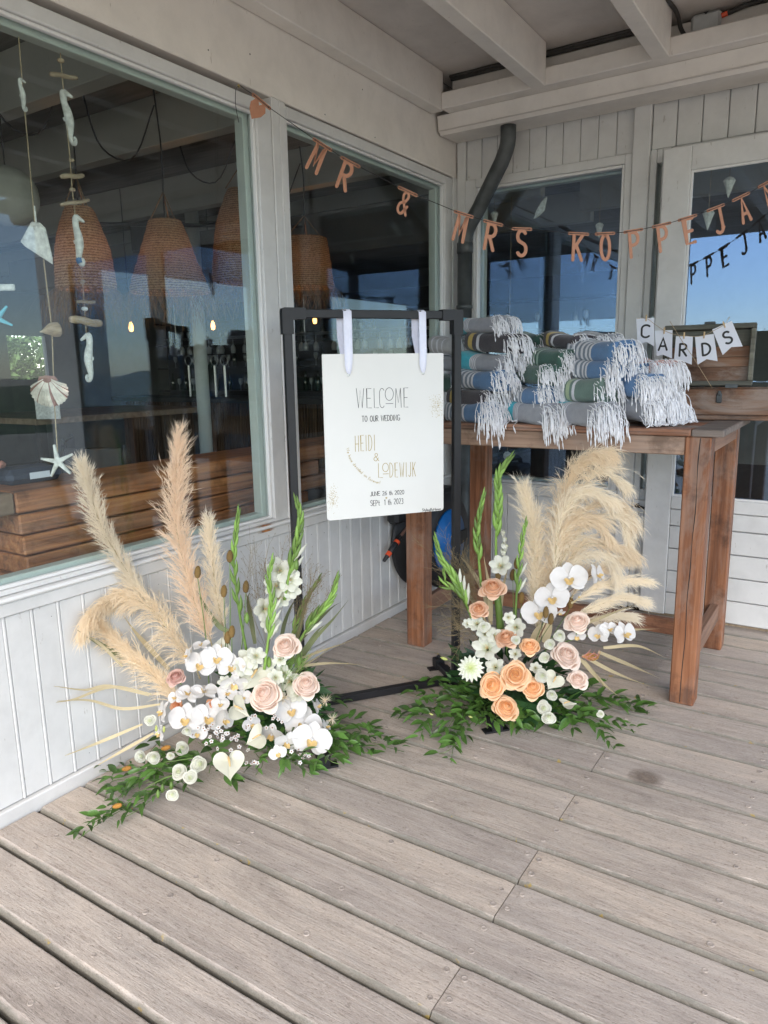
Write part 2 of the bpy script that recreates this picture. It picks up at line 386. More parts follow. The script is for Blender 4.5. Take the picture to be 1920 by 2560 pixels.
# dunes
g = MB(); vs = []; na, nr = 140, 9
for i in range(na):
    a = 2 * pi * i / na
    for j in range(nr):
        r = 26 + j * 5.5; prof = sin(pi * j / (nr - 1)) ** 1.3
        h = prof * (1.9 + 1.2 * noise.noise(V((cos(a) * 5, sin(a) * 5, j * .3))) + .5 * noise.noise(V((cos(a) * 30, sin(a) * 30, j * .9))))
        if sin(a) < -.25: h *= max(.0, 1 - (-.25 - sin(a)) * 6)
        vs.append((cos(a) * r, sin(a) * r - 2, -.8 + max(0, h)))
g.add(vs, [(i * nr + j, ((i + 1) % na) * nr + j, ((i + 1) % na) * nr + j + 1, i * nr + j + 1) for i in range(na) for j in range(nr - 1)])
part('dune_ridge', g, 'dune', None, smooth=True, kind='structure')

g = MB(); g.add([(-.05, -5.2, -.32), (4.6, -5.2, -.32), (4.6, .1, -.32), (-.05, .1, -.32)], [(0, 1, 2, 3)]); part('under_deck_shade', g, 'dark', None, kind='structure')  # near-black sheet added below the boards so the gaps read as deep shade
deck = thing('deck_floor', 'grey-brown weathered plank deck with screw caps under the porch', None, (0, 0, 0), kind='structure')
del deck['label']
PITCH = .1655
def board(y0, y1, x0, x1, seed):
    """a worn deck board along x with softened, chipped long edges"""
    w = (y1 - y0) / 2; L = (x1 - x0) / 2; n = max(3, int((x1 - x0) / .03)); vs = []
    for i in range(n + 1):
        x = -L + 2 * L * i / n
        e1 = noise.noise(V((x * 3 + seed * 7, seed, 0))) * .0022 + noise.noise(V((x * 21, seed, 5))) * .0012 + max(0, noise.noise(V((x * 14, seed * 3, 4))) - .42) * .02
        e2 = noise.noise(V((x * 3 + seed * 5, seed, 9))) * .0022 + noise.noise(V((x * 21, seed, 2))) * .0012 + max(0, noise.noise(V((x * 14, seed * 3, 8))) - .42) * .02
        zz = noise.noise(V((x * 1.2, seed, 2))) * .0012
        end = .012 if i in (0, n) else 0
        for (y, z) in ((-w + e1 + .001, -.06), (-w + e1, -.014), (-w + .005 + e1, -.0055 - end * .3), (-w + .012 + e1 * 1.3, zz - end * .15), (w - .005 - e2, zz - end * .15), (w - .0015 - e2, -.002 - end * .3), (w - e2, -.009), (w - e2, -.06)):
            vs.append((x, y, z))
    fs = [(i * 8 + j, (i + 1) * 8 + j, (i + 1) * 8 + j + 1, i * 8 + j + 1) for i in range(n) for j in range(7)]
    fs += [tuple(range(8)), tuple(n * 8 + j for j in range(7, -1, -1))]
    mb = MB(); mb.add(vs, [tuple(reversed(f)) for f in fs])
    o = part('deck_board', mb, 'deck', deck, world=Matrix.Translation(V(((x0 + x1) / 2, (y0 + y1) / 2, noise.noise(V((seed, 3, 3))) * .0015))) @ Matrix.Rotation(noise.noise(V((seed * 1.7, 1, 1))) * .006, 4, 'X'), smooth=False)
    return o
caps = []
mb = MB(); mb.lathe([(.0085, -.002), (.0085, .0012), (.0065, .0016), (.0045, .0006), (.001, .0004)], 9); CAP = mb.mesh('screw_cap', 'screw')
joint_rows = {-2, 0, 2, 3, 5, 8}
seed = 0
SEAM0 = -2.04
for k in range(-14, 13):        # rows: k-th row lies between seams k and k+1 (towards the camera)
    y1 = SEAM0 - PITCH * k; y0 = y1 - PITCH
    gap = .006 if k < 3 else (.010 if k < 6 else .016)
    yy0, yy1 = y0 + gap / 2, y1 - gap / 2
    if yy1 > .02: continue
    if k in joint_rows: cuts = [.03, 1.4955, 4.5]
    elif k % 2: cuts = [.025, 3.1, 4.5]
    else: cuts = [.03, 2.35, 4.5]
    for a, b in zip(cuts[:-1], cuts[1:]):
        seed += 1
        bo = board(yy0, yy1, a + .0015, b - .0015, seed)
        for jx in (.218, .722, 1.11, 1.497, 1.99, 2.5, 3.0):
            if not (a + .01 < jx < b - .01) and not (abs(jx - a) < .01 or abs(jx - b) < .01): continue
            if jx > 2.6 or k > 9: continue
            for q in (.27, .73):
                dx = random.uniform(-.012, .012)
                if abs(jx - a) < .01: dx = .022 + random.uniform(-.005, .008)
                if abs(jx - b) < .01: dx = -.022 - random.uniform(-.005, .008)
                if jx == 1.11 and random.random() < .6: continue
                if random.random() < .08: continue
                sc = random.uniform(.7, 1.1)
                link('screw', CAP, bo, Matrix.Translation(V((jx + dx, yy0 + (yy1 - yy0) * (q + random.uniform(-.07, .07)), .0012))) @ Matrix.Scale(sc, 4))
for x in (.218, .722, 1.11, 1.497, 1.99, 2.5, 3.0, 3.6, 4.2):
    bpart('joist', (x - .03, -5.0, -.2), (x + .03, .0, -.061), 'dark', deck, 0)  # joists coloured near black, painting in the shade seen through the gaps

# ================================================================== WALL LEFT (x = 0)
GL, GR = -5.0, -1.79
wl = thing('wall_left', 'white boarded porch wall on the left with two large windows', 'wall', (0, -2.4, 0))
bpart('baseboard', (-.06, -5.0, -.02), (.022, -.002, .042), 'white', wl, .004)
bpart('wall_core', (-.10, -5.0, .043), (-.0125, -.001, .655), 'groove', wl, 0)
P_ = .0925
mbb = MB(); mbb.box((-.0115, -.0405, -.3075), (.006, .0405, .3075), .003)
mbb.tube([(.0035, .0455, -.307), (.0035, .0455, .307)], .0052, 6)
CLAD = mbb.mesh('cladding_board', 'white')
y = -.05
while y > -4.95:
    link('cladding_board', CLAD, wl, T(0, y, .3525)); y -= P_
bpart('sill_apron', (-.10, -5.0, .661), (.016, -.001, .706), 'white', wl, .004)
bpart('sill_lip', (-.11, -5.0, .7065), (.028, -.001, .722), 'beadw', wl, .006)
bpart('fascia_board', (-.09, -5.0, 2.508), (-.002, -.001, 2.99), 'cream', wl, .004)
bpart('mullion_post', (-.11, -1.688, .7225), (.004, -1.64, 2.507), 'white', wl, .003)
bpart('mullion_post', (-.11, -1.638, .7225), (.004, -1.60, 2.507), 'white', wl, .003)
bpart('corner_post', (-.11, -.066, .7225), (.006, -.003, 2.507), 'white', wl, .003)
def lwin(y0, y1, z0, z1, nm, lab):
    w = part(nm, (lambda b: (b.box((-.098, y0 - .10, z0 - .028), (.0, y0 - .012, z1 + .06), .003), b.box((-.098, y1 + .012, z0 - .028), (.0, y1 + .10, z1 + .06), .003),
        b.box((-.098, y0 - .0115, z1 + .012), (.0, y1 + .0115, z1 + .06), .003), b.box((-.098, y0 - .0115, z0 - .028), (.0, y1 + .0115, z0 - .012), .003), b)[-1])(MB()), 'white', wl, lab)
    b = MB()      # glazing beads outside the pane
    b.box((-.030, y0 - .0112, z0 - .0112), (-.012, y0, z1 + .0112), .002); b.box((-.030, y1, z0 - .0112), (-.012, y1 + .0112, z1 + .0112), .002)
    b.box((-.030, y0 + .0005, z0 - .0112), (-.012, y1 - .0005, z0), .002); b.box((-.030, y0 + .0005, z1), (-.012, y1 - .0005, z1 + .0112), .002)
    part('glazing_bead', b, 'beadw', w)
    b = MB()
    for a, c in (((-.095, y0 - .011, z0 - .011), (-.048, y0 + .022, z1 + .011)), ((-.095, y1 - .022, z0 - .011), (-.048, y1 + .011, z1 + .011))): b.box(a, c, .003)
    b.box((-.095, y0 + .0225, z0 - .011), (-.048, y1 - .0225, z0 + .014), .003); b.box((-.095, y0 + .0225, z1 - .014), (-.048, y1 - .0225, z1 + .011), .003)
    part('inner_frame', b, 'inner', w)
    b = MB(); b.box((-.040, y0 - .008, z0 - .008), (-.034, y1 + .008, z1 + .008)); part('pane', b, 'glass', w)
lwin(-4.6, -1.79, .752, 2.418, 'window', 'large window in front of the hanging shells')
lwin(-1.575, -.17, .738, 2.438, 'window', 'narrower window behind the sign stand')
# hook and eye under the sill
b = MB(); b.tube([(.017, -2.205, .685), (.035, -2.205, .685)], .007, 8); b.tube([(.033 + .012 * cos(t * .8), -2.205 + .012 * sin(t * .8), .685) for t in range(8)], .003, 5); part('hook', b, 'pipe', wl, smooth=True)

# ================================================================== WALL BACK (y = 0)
wb = thing('wall_back', 'white boarded back wall with a window and a sliding glass door', 'wall', (1, 0, 0))
bpart('corner_board', (.008, -.022, .0), (.062, .10, 2.70), 'white', wb, .003)
bpart('baseboard', (.0625, -.028, -.02), (1.043, .06, .05), 'white', wb, .004)
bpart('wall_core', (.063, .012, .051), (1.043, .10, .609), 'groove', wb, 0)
def vb(x0, x1, z0, z1, y=-.006, nm='cladding_board'):
    bpart(nm, (x0, y, z0), (x1, .0115, z1), 'white', wb, .003)
x = .064
while x < 1.03:
    x1 = min(x + .0985, 1.043); vb(x + .0015, x1 - .0015, .052, .609); x += .0985
bpart('sill_apron', (.0625, -.018, .6095), (1.043, .10, .668), 'white', wb, .004)
bpart('sill_lip', (.0625, -.034, .6685), (1.043, .10, .680), 'beadw', wb, .004)
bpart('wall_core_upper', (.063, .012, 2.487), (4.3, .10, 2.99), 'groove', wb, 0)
x = .064
while x < 1.03:
    x1 = min(x + .0985, 1.043); vb(x + .0015, x1 - .0015, 2.487, 2.727); x += .0985
x = 1.134
while x < 4.2:
    x1 = x + .121; vb(x + .002, x1 - .002, 2.487, 2.716); x += .121
bpart('frieze_board', (.0625, -.024, 2.7275), (4.3, .0, 2.99), 'cream', wb, .003)
bpart('post', (1.0445, -.035, 0), (1.132, .10, 2.7265), 'white', wb, .004)
# window 3
def bframe(b, x0, x1, z0, z1, y0, y1, t, ch=.003):
    b.box((x0, y0, z0), (x0 + t, y1, z1), ch); b.box((x1 - t, y0, z0), (x1, y1, z1), ch)
    b.box((x0 + t + .0004, y0, z0), (x1 - t - .0004, y1, z0 + t), ch); b.box((x0 + t + .0004, y0, z1 - t), (x1 - t - .0004, y1, z1), ch)
b = MB(); b.box((.0625, -.020, .6805), (.128, .10, 2.486), .003); b.box((1.004, -.020, .6805), (1.043, .10, 2.486), .003)
b.box((.1285, -.020, 2.438), (1.0035, .10, 2.486), .003)
w3 = part('window', b, 'white', wb, 'window behind the stacked towels')
b = MB(); bframe(b, .1285, 1.0035, .6810, 2.4375, -.012, .03, .016); part('glazing_bead', b, 'beadw', w3)
b = MB(); bframe(b, .130, 1.002, .683, 2.436, .048, .10, .026); part('inner_frame', b, 'inner', w3)
b = MB(); b.box((.140, .034, .692), (.992, .040, 2.426)); part('pane', b, 'glassb', w3)
# slit window between post and door with a black lever handle
bpart('door_jamb', (1.1325, -.010, 0), (1.165, .10, 2.486), 'white', wb, .003)
bpart('door_jamb', (1.193, -.010, 0), (1.235, .10, 2.486), 'white', wb, .003)
bpart('jamb_filler', (1.1655, -.004, 0), (1.1925, .10, .700), 'white', wb, .002)
bpart('jamb_filler', (1.1655, -.004, 2.42), (1.1925, .10, 2.486), 'white', wb, .002)
bpart('slit_pane', (1.1655, .02, .7005), (1.1925, .03, 2.4195), 'glass', wb, 0)
lk = bpart('lock_plate', (1.135, -.030, .572), (1.232, -.0105, .640), 'beadw', wb, .003)
b = MB(); b.tube([(1.165, -.030, .612), (1.165, -.062, .612)], .010, 8); b.tube([(1.160, -.060, .614), (1.19, -.064, .606), (1.235, -.062, .592)], [.011, .008, .006], 8); part('lever_handle', b, 'black', lk, smooth=True)
# sliding door leaf
DX0, DX1 = 1.222, 2.62; DY = -.118
dr = part('sliding_door', (lambda b: (b.box((DX0, DY, .022), (1.357, DY + .045, 2.452), .004), b.box((DX1 - .13, DY, .022), (DX1, DY + .045, 2.452), .004),
     b.box((1.3575, DY + .0008, 2.335), (DX1 - .1305, DY + .044, 2.452), .004), b.box((1.3575, DY + .0008, .622), (DX1 - .1305, DY + .044, .690), .004), b)[-1])(MB()), 'white', wb, 'white sliding door with glass above and boards below')
z = .024
for zz in (.150, .276, .402, .528, .6212):
    bb = bpart('door_panel_board', (1.358, DY + .006, z + .0015), (DX1 - .1315, DY + .030, zz - .0035), 'white', dr, .004); z = zz
bpart('door_panel_back', (1.358, DY + .031, .024), (DX1 - .1315, DY + .040, .6215), 'groove', dr, 0)
b = MB(); bframe(b, 1.3578, DX1 - .1308, .6905, 2.3345, DY + .004, DY + .018, .012, .002); part('glazing_bead', b, 'beadw', dr)
b = MB(); b.box((1.362, DY + .020, .695), (DX1 - .135, DY + .026, 2.330)); part('pane', b, 'glassb', dr)
bpart('door_threshold', (1.236, -.07, -.01), (3.9, .10, .015), 'drift', wb, .003)
bpart('door_header', (1.2355, -.005, 2.455), (3.9, .10, 2.486), 'white', wb, .003)
# the wall going on beyond the frame: fixed glazed panel, then boards
b = MB(); bframe(b, 2.64, 3.9, .022, 2.454, -.03, .02, .11); fx = part('fixed_window', b, 'white', wb)
b = MB(); b.box((2.751, -.008, .14), (3.789, -.002, 2.34)); part('pane', b, 'glassb', fx)
bpart('wall_board', (3.901, -.01, 0), (4.30, .10, 2.486), 'white', wb, 0)

# ================================================================== PORCH ROOF
rf = thing('porch_roof', 'off-white painted porch roof with rafters over the deck', 'roof', (1, -2, 2.9))
ZR = 2.785
for i in range(8):
    x0 = .0025 if i == 0 else i * .6 + .005
    bpart('rafter', (x0, -4.95, ZR), (x0 + .078, -.3605 if i else -.33, 2.986), 'cream', rf, .004)
x = 0.0
for i in range(7):
    bpart('ceiling_panel', (i * .6 + .002, -4.95, 2.987), ((i + 1) * .6 - .002, -.002, 3.005), 'ceil', rf, 0)
bpart('wall_plate', (.081, -.36, 2.788), (4.3, -.025, 2.872), 'cream', rf, .005)
bpart('upper_board', (.0835, -.23, 2.873), (4.3, -.20, 2.965), 'cream', rf, .003)
b = MB()    # boxed gutter: sloping front
prof = [(-.025, 2.700), (-.238, 2.692), (-.262, 2.716), (-.275, 2.786), (-.025, 2.786)]
b.prism(prof, (0, 1, 0), (0, 0, 1), (.012, 0, 0), 4.2, (1, 0, 0)); part('boxed_gutter', b, 'cream', rf)
bpart('gutter_bead', (.012, -.266, 2.7075), (4.2, -.258, 2.7125), 'ceil', rf, .001)
bpart('front_fascia', (-.1, -5.0, 2.74), (4.3, -4.955, 3.03), 'cream', rf, .003)
bpart('roof_deck', (-.1, -5.0, 3.006), (4.3, .0, 3.05), 'gap', rf, 0)
for x in (4.1,): bpart('porch_post', (x, -4.9, 0), (x + .12, -4.78, 2.785), 'white', rf, .004)

# downpipe
dp = thing('downpipe', 'dark zinc downpipe bending down into the corner beside the window', 'downpipe', (.09, -.12, 0))
b = MB(); path = bez([(.40, -.17, 2.70), (.395, -.165, 2.60), (.355, -.15, 2.52)], 6) + bez([(.20, -.115, 2.30), (.115, -.095, 2.19), (.098, -.092, 2.10)], 6)
b.tube(path, .043, 18); part('bend', b, 'pipe', dp, smooth=True)
b = MB(); b.tube([(.098, -.092, 2.11), (.094, -.090, .1), (.094, -.090, .01)], .044, 18); part('straight_pipe', b, 'pipe', dp, smooth=True)
for pr_, cc_ in (([(.046, -.03), (.0485, -.028), (.0485, .028), (.046, .03)], (.098, -.092, 2.09)), ([(.047, -.01), (.0495, -.008), (.0495, .008), (.047, .01)], (.096, -.091, 1.75))):
    b = MB(); b.lathe(pr_, 18, c=cc_); part('pipe_collar', b, 'pipe', dp, smooth=True)
# junction box and cables
jb = thing('junction_box', 'pale plastic junction box fixed between two rafters', 'junction box', (1.4, -.24, 2.92))
b = MB(); b.box((1.345, -.262, 2.878), (1.475, -.2305, 2.978), .012); part('box_body', b, 'plasticw', jb)
b = MB(); b.prism([(-.012, 0), (.012, 0), (0, -.012)], (1, 0, 0), (0, 0, 1), (1.41, -.2622, 2.977), .001, (0, -1, 0)); b.prism([(-.012, 0), (.012, 0), (0, .012)], (1, 0, 0), (0, 0, 1), (1.41, -.2622, 2.879), .001, (0, -1, 0)); part('arrow_mark', b, 'rubber', jb)
b = MB(); b.tube([(1.345, -.245, 2.90), (1.322, -.245, 2.895)], .011, 8); b.tube([(1.475, -.245, 2.95), (1.50, -.245, 2.955)], .011, 8); part('cable_gland', b, 'orange', jb)
cb = thing('roof_cable', 'dark cable bundle running along the ceiling corner behind the rafters', 'cable', (1, -.24, 2.975))
b = MB(); b.tube(bez([(.085, -.245, 2.972), (.4, -.247, 2.968), (.8, -.25, 2.972), (1.19, -.245, 2.974)], 24), .012, 7); b.tube(bez([(.085, -.262, 2.979), (.5, -.266, 2.976), (1.19, -.262, 2.98)], 18), .008, 6)
b.tube(bez([(1.285, -.5, 2.978), (1.30, -.35, 2.97), (1.305, -.27, 2.93), (1.325, -.245, 2.896)], 14), .010, 7); b.tube(bez([(1.50, -.245, 2.955), (1.6, -.25, 2.968), (1.8, -.25, 2.975), (2.4, -.25, 2.975)], 14), .011, 7)
part('cable', b, 'cable', cb, smooth=True)

# ================================================================== THE ROOM BEHIND THE GLASS
rm = thing('restaurant_room', 'dim restaurant interior seen through the porch windows', 'room', (-4, 1, 0))
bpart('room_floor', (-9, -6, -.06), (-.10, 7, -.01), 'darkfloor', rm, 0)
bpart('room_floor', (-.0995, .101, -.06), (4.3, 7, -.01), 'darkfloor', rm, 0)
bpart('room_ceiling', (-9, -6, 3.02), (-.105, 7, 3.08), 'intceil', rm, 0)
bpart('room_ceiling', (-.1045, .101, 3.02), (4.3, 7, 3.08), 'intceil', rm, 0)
# far walls with openings that let daylight in
for (lo, hi) in (((-9.1, -6, -.06), (-9, -4.6, 3.08)), ((-9.1, -4.6, -.06), (-9, 2.35, 3.08)), ((-9.1, 3.0, -.06), (-9, 7, 3.08)), ((-9.1, 2.35, -.06), (-9, 3.0, 1.30)), ((-9.1, 2.35, 1.98), (-9, 3.0, 3.08)),
                 ((-9, -6.1, -.06), (-.1, -6, 1.2)), ((-9, -6.1, 2.0), (-.1, -6, 3.08)), ((4.3, .101, -.06), (4.4, 7, .9)), ((4.3, .101, 2.42), (4.4, 7, 3.08)), ((4.3, .101, .9), (4.4, .7, 2.42)), ((4.3, 2.9, .9), (4.4, 3.02, 2.42)), ((4.3, 6.8, .9), (4.4, 7, 2.42)), ((-2.0, 7, -.06), (4.3, 7.1, 3.08)), ((-9, 7, -.06), (-2.0, 7.1, 3.08))):
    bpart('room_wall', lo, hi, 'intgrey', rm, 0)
for yb in (-3.2, -1.75, -.9, .45, 1.8, 3.1): bpart('ceiling_beam', (-8.9, yb - .05, 2.74), (-.15, yb + .05, 3.019), 'beamw', rm, .004)
for yb in (1.3, 2.6): bpart('ceiling_beam', (-.1, yb - .05, 2.74), (4.2, yb + .05, 3.019), 'beamw', rm, .004)
bpart('ceiling_duct', (-6.5, 1.0, 2.35), (-.6, 1.45, 2.70), 'intgrey', rm, .01)
b = MB(); b.tube([(-3.4, -.1, 2.62), (-1.9, 1.1, 2.60)], .018, 6); b.tube([(-3.9, .3, 2.72), (-1.6, 1.35, 2.66)], .02, 6); b.box((-3.35, .25, 2.42), (-3.0, .5, 2.66), .02); part('stage_light_rail', b, 'rubber', rm)
for (x, y) in ((-3.0, .665), (-6.0, -1.6)):
    b = MB(); b.tube([(x, y, 0), (x, y, 3.01)], .062, 14); part('column', b, 'inner', rm, smooth=True)

sb = thing('dune_shrub', 'green dune shrub outside, seen through the small far window of the restaurant', 'shrub', (-12.6, 4.2, -.7)); rs_ = random.Random(8); mb = MB(); M['shrub'] = simple('dune_shrub_leaf', (.09, .15, .04), .8, .5, 4, 0)
for i in range(9000):
    p = V((-12.6 + rs_.gauss(0, .5), 4.2 + rs_.gauss(0, 1.0), rs_.uniform(-.6, 2.1))); e = V((rs_.uniform(-1, 1), rs_.uniform(-1, 1), rs_.uniform(-.6, 1))).normalized(); u = e.orthogonal().normalized() * rs_.uniform(.02, .05)
    mb.add([p - u, p + u, p + e * .16 + u * .2, p + e * .16 - u * .2], [(0, 1, 2, 3)])
part('shrub_foliage', mb, 'shrub', sb, kind='stuff')

def stainmat(name, c, k):
    mt, n, b = nodes(name); tc = n.nodes.new('ShaderNodeTexCoord'); vl = n.nodes.new('ShaderNodeVectorMath'); vl.operation = 'LENGTH'; ln(n, tc.outputs['Object'], vl.inputs[0])
    f = noi(n, texco(n, (1, 1, 1)), 45, 5, .7); m_ = mathn(n, 'SUBTRACT', 1.0, mathn(n, 'MULTIPLY', vl.outputs['Value'], k), True); a = mathn(n, 'MULTIPLY', mathn(n, 'MULTIPLY', m_, f), 2.0, True)
    b.inputs['Base Color'].default_value = (*c, 1); b.inputs['Roughness'].default_value = .9; ln(n, a, b.inputs['Alpha']); return mt
M['stain'] = stainmat('dark_damp_stain', (.21, .165, .13), 15); M['rust'] = stainmat('rust_stain', (.45, .18, .05), 17); M['pale'] = stainmat('pale_scuff', (.55, .50, .44), 6)
def decal(nm, c, ex, ey, hx, hy, mat, parent):
    b = MB(); b.add([(-hx, -hy, 0), (hx, -hy, 0), (hx, hy, 0), (-hx, hy, 0)], [(0, 1, 2, 3)]); part(nm, b, mat, parent, world=frame(c, ex, ey, V(ex).cross(V(ey))))
q = plD(1395, 1680, 2, .0035); decal('damp_stain', q, V((1, 0, 0)), V((0, 1, 0)), .06, .06, 'stain', deck)
decal('rust_stain', V((.0165, -1.86, .70)), V((0, 1, 0)), V((0, 0, 1)), .06, .006, 'rust', wl); decal('rust_stain', V((.012, -1.86, .7228)), V((1, 0, 0)), V((0, 1, 0)), .012, .06, 'rust', wl)
# nail heads on the boards
mb = MB(); mb.lathe([(.0028, 0), (.0024, .0008)], 7); NAIL = mb.mesh('nail_head', 'pipe')
rn_ = random.Random(3)
for i in range(40):
    y = -.1 - rn_.randint(0, 48) * P_ - rn_.uniform(.02, .06); z = rn_.choice((.62, .10)) + rn_.uniform(-.02, .02); link('nail_head', NAIL, wl, frame(V((.0062, y, z)), V((0, 1, 0)), V((0, 0, 1)), V((1, 0, 0)), rn_.uniform(.5, .9)))
for (x, y) in ((1015, 195), (1175, 215), (870, 215), (780, 275), (690, 260), (600, 130), (1100, 440), (900, 330), (830, 90), (500, 120)):
    q = plD(x * .9, y * .9, 0, -.0015)
    if 2.52 < q.z < 2.77: link('nail_head', NAIL, wl, frame(q, V((0, 1, 0)), V((0, 0, 1)), V((1, 0, 0)), 1.2))
for i in range(26):
    x = .6 * rn_.randint(1, 3) + .005; link('nail_head', NAIL, rf, frame(V((x - .0003, -.4 - rn_.random() * 2.2, ZR + .03 + rn_.random() * .14)), V((0, 1, 0)), V((0, 0, 1)), V((-1, 0, 0)), rn_.uniform(.8, 1.3)))

# ================================================================== STROKE LETTERING
def arc(cx, cy, rx, ry, a0, a1, n=12):
    return [(cx + rx * cos(radians(a0 + (a1 - a0) * i / n)), cy + ry * sin(radians(a0 + (a1 - a0) * i / n))) for i in range(n + 1)]
GLY = {   # strokes in a box 1 high; first number is the advance width
 'A': (.55, [[(0, 0), (.27, 1), (.55, 0)], [(.1, .33), (.45, .33)]]), 'B': (.5, [[(0, 0), (0, 1)], [(0, 1)] + arc(.2, .77, .25, .23, 90, -90) + [(0, .54)], [(0, .54)] + arc(.22, .27, .28, .27, 90, -90) + [(0, 0)]]),
 'C': (.5, [arc(.28, .72, .28, .28, 40, 180, 8) + arc(.28, .28, .28, .28, 180, 320, 8)]), 'D': (.5, [[(0, 0), (0, 1)], [(0, 1)] + arc(.1, .5, .40, .5, 90, -90, 14) + [(0, 0)]]),
 'E': (.42, [[(.42, 1), (0, 1), (0, 0), (.42, 0)], [(0, .5), (.34, .5)]]), 'G': (.5, [arc(.28, .72, .28, .28, 40, 180, 8) + arc(.28, .28, .28, .28, 180, 350, 8) + [(.54, .42), (.3, .42)]]),
 'H': (.48, [[(0, 0), (0, 1)], [(.48, 0), (.48, 1)], [(0, .48), (.48, .48)]]), 'I': (.06, [[(.03, 0), (.03, 1)]]),
 'J': (.34, [[(.34, 1), (.34, .2)] + arc(.17, .2, .17, .2, 0, -150, 8)]), 'K': (.46, [[(0, 0), (0, 1)], [(.44, 1), (.02, .45)], [(.14, .6), (.46, 0)]]),
 'L': (.4, [[(0, 1), (0, 0), (.4, 0)]]), 'M': (.6, [[(0, 0), (.07, 1), (.3, .25), (.53, 1), (.6, 0)]]), 'N': (.48, [[(0, 0), (0, 1), (.48, 0), (.48, 1)]]),
 'O': (.52, [arc(.26, .5, .26, .5, 90, 450, 22)]), 'P': (.44, [[(0, 0), (0, 1)], [(0, 1)] + arc(.17, .74, .25, .26, 90, -90) + [(0, .48)]]),
 'R': (.46, [[(0, 0), (0, 1)], [(0, 1)] + arc(.17, .75, .25, .25, 90, -90) + [(0, .5)], [(.16, .5), (.44, 0)]]),
 'S': (.44, [arc(.22, .76, .2, .24, 35, 225, 9) + [(.2, .53)] + arc(.22, .25, .22, .25, 60, -145, 9)]), 'T': (.46, [[(0, 1), (.46, 1)], [(.23, 1), (.23, 0)]]),
 'U': (.46, [[(0, 1), (0, .24)] + arc(.23, .24, .23, .24, 180, 360, 9) + [(.46, 1)]]), 'V': (.5, [[(0, 1), (.25, 0), (.5, 1)]]), 'W': (.68, [[(0, 1), (.17, 0), (.34, .9), (.51, 0), (.68, 1)]]),
 '&': (.55, [[(.55, 0), (.15, .68)] + arc(.27, .82, .15, .18, 200, -20, 9) + [(.3, .55)] + arc(.2, .24, .2, .26, 110, 300, 9) + [(.5, .4)]]),
 '0': (.42, [arc(.21, .5, .21, .5, 90, 450, 18)]), '1': (.14, [[(0, .8), (.12, 1), (.12, 0)]]), '2': (.4, [arc(.2, .76, .19, .24, 160, -30, 8) + [(0, 0), (.4, 0)]]),
 '3': (.4, [arc(.18, .76, .18, .24, 140, -80, 8) + arc(.18, .26, .2, .27, 80, -140, 9)]), '6': (.4, [[(.32, 1), (.04, .45)] + arc(.2, .26, .19, .26, 150, 510, 14)]),
 'a': (.34, [arc(.16, .25, .16, .25, 60, 360, 10), [(.32, .5), (.32, 0)]]), 'c': (.3, [arc(.18, .25, .18, .25, 50, 310, 9)]), 'd': (.36, [arc(.16, .25, .16, .25, 60, 360, 10), [(.32, 1), (.32, 0)]]),
 'e': (.34, [[(.02, .28), (.32, .28)] + arc(.17, .25, .16, .25, 5, 310, 10)]), 'f': (.26, [arc(.2, .8, .12, .2, 30, 180, 6) + [(.08, -.2)], [(0, .5), (.22, .5)]]), 'g': (.34, [arc(.16, .25, .16, .25, 60, 360, 10), [(.32, .5), (.32, -.3), (.05, -.35)]]),
 'h': (.3, [[(0, 1), (0, 0)], [(0, .3)] + arc(.14, .34, .14, .16, 180, 0, 6) + [(.28, 0)]]), 'i': (.06, [[(.03, .5), (.03, 0)], [(.03, .7), (.03, .74)]]), 'l': (.06, [[(.03, 1), (.03, 0)]]),
 'n': (.3, [[(0, .5), (0, 0)], [(0, .3)] + arc(.14, .34, .14, .16, 180, 0, 6) + [(.28, 0)]]), 'o': (.34, [arc(.16, .25, .16, .25, 90, 450, 12)]), 'r': (.22, [[(0, .5), (0, 0)], [(0, .3), (.1, .5), (.2, .48)]]),
 's': (.26, [arc(.13, .38, .11, .12, 40, 230, 6) + arc(.13, .12, .12, .12, 60, -140, 6)]), 't': (.24, [[(.1, .9), (.1, .05), (.22, 0)], [(0, .55), (.24, .55)]]), 'v': (.28, [[(0, .5), (.14, 0), (.28, .5)]]), 'w': (.42, [[(0, .5), (.1, 0), (.21, .4), (.32, 0), (.42, .5)]]),
 'y': (.28, [[(0, .5), (.14, .05)], [(.28, .5), (.02, -.4)]]), 'm': (.46, [[(0, .5), (0, 0)], [(0, .35), (.1, .5), (.2, .4), (.2, 0)], [(.2, .35), (.32, .5), (.42, .4), (.42, 0)]]), '!': (.08, [[(.04, 1), (.04, .3)], [(.04, .06), (.04, 0)]]), '.': (.08, [[(.03, .03), (.05, 0)]]), ' ': (.3, []),
}
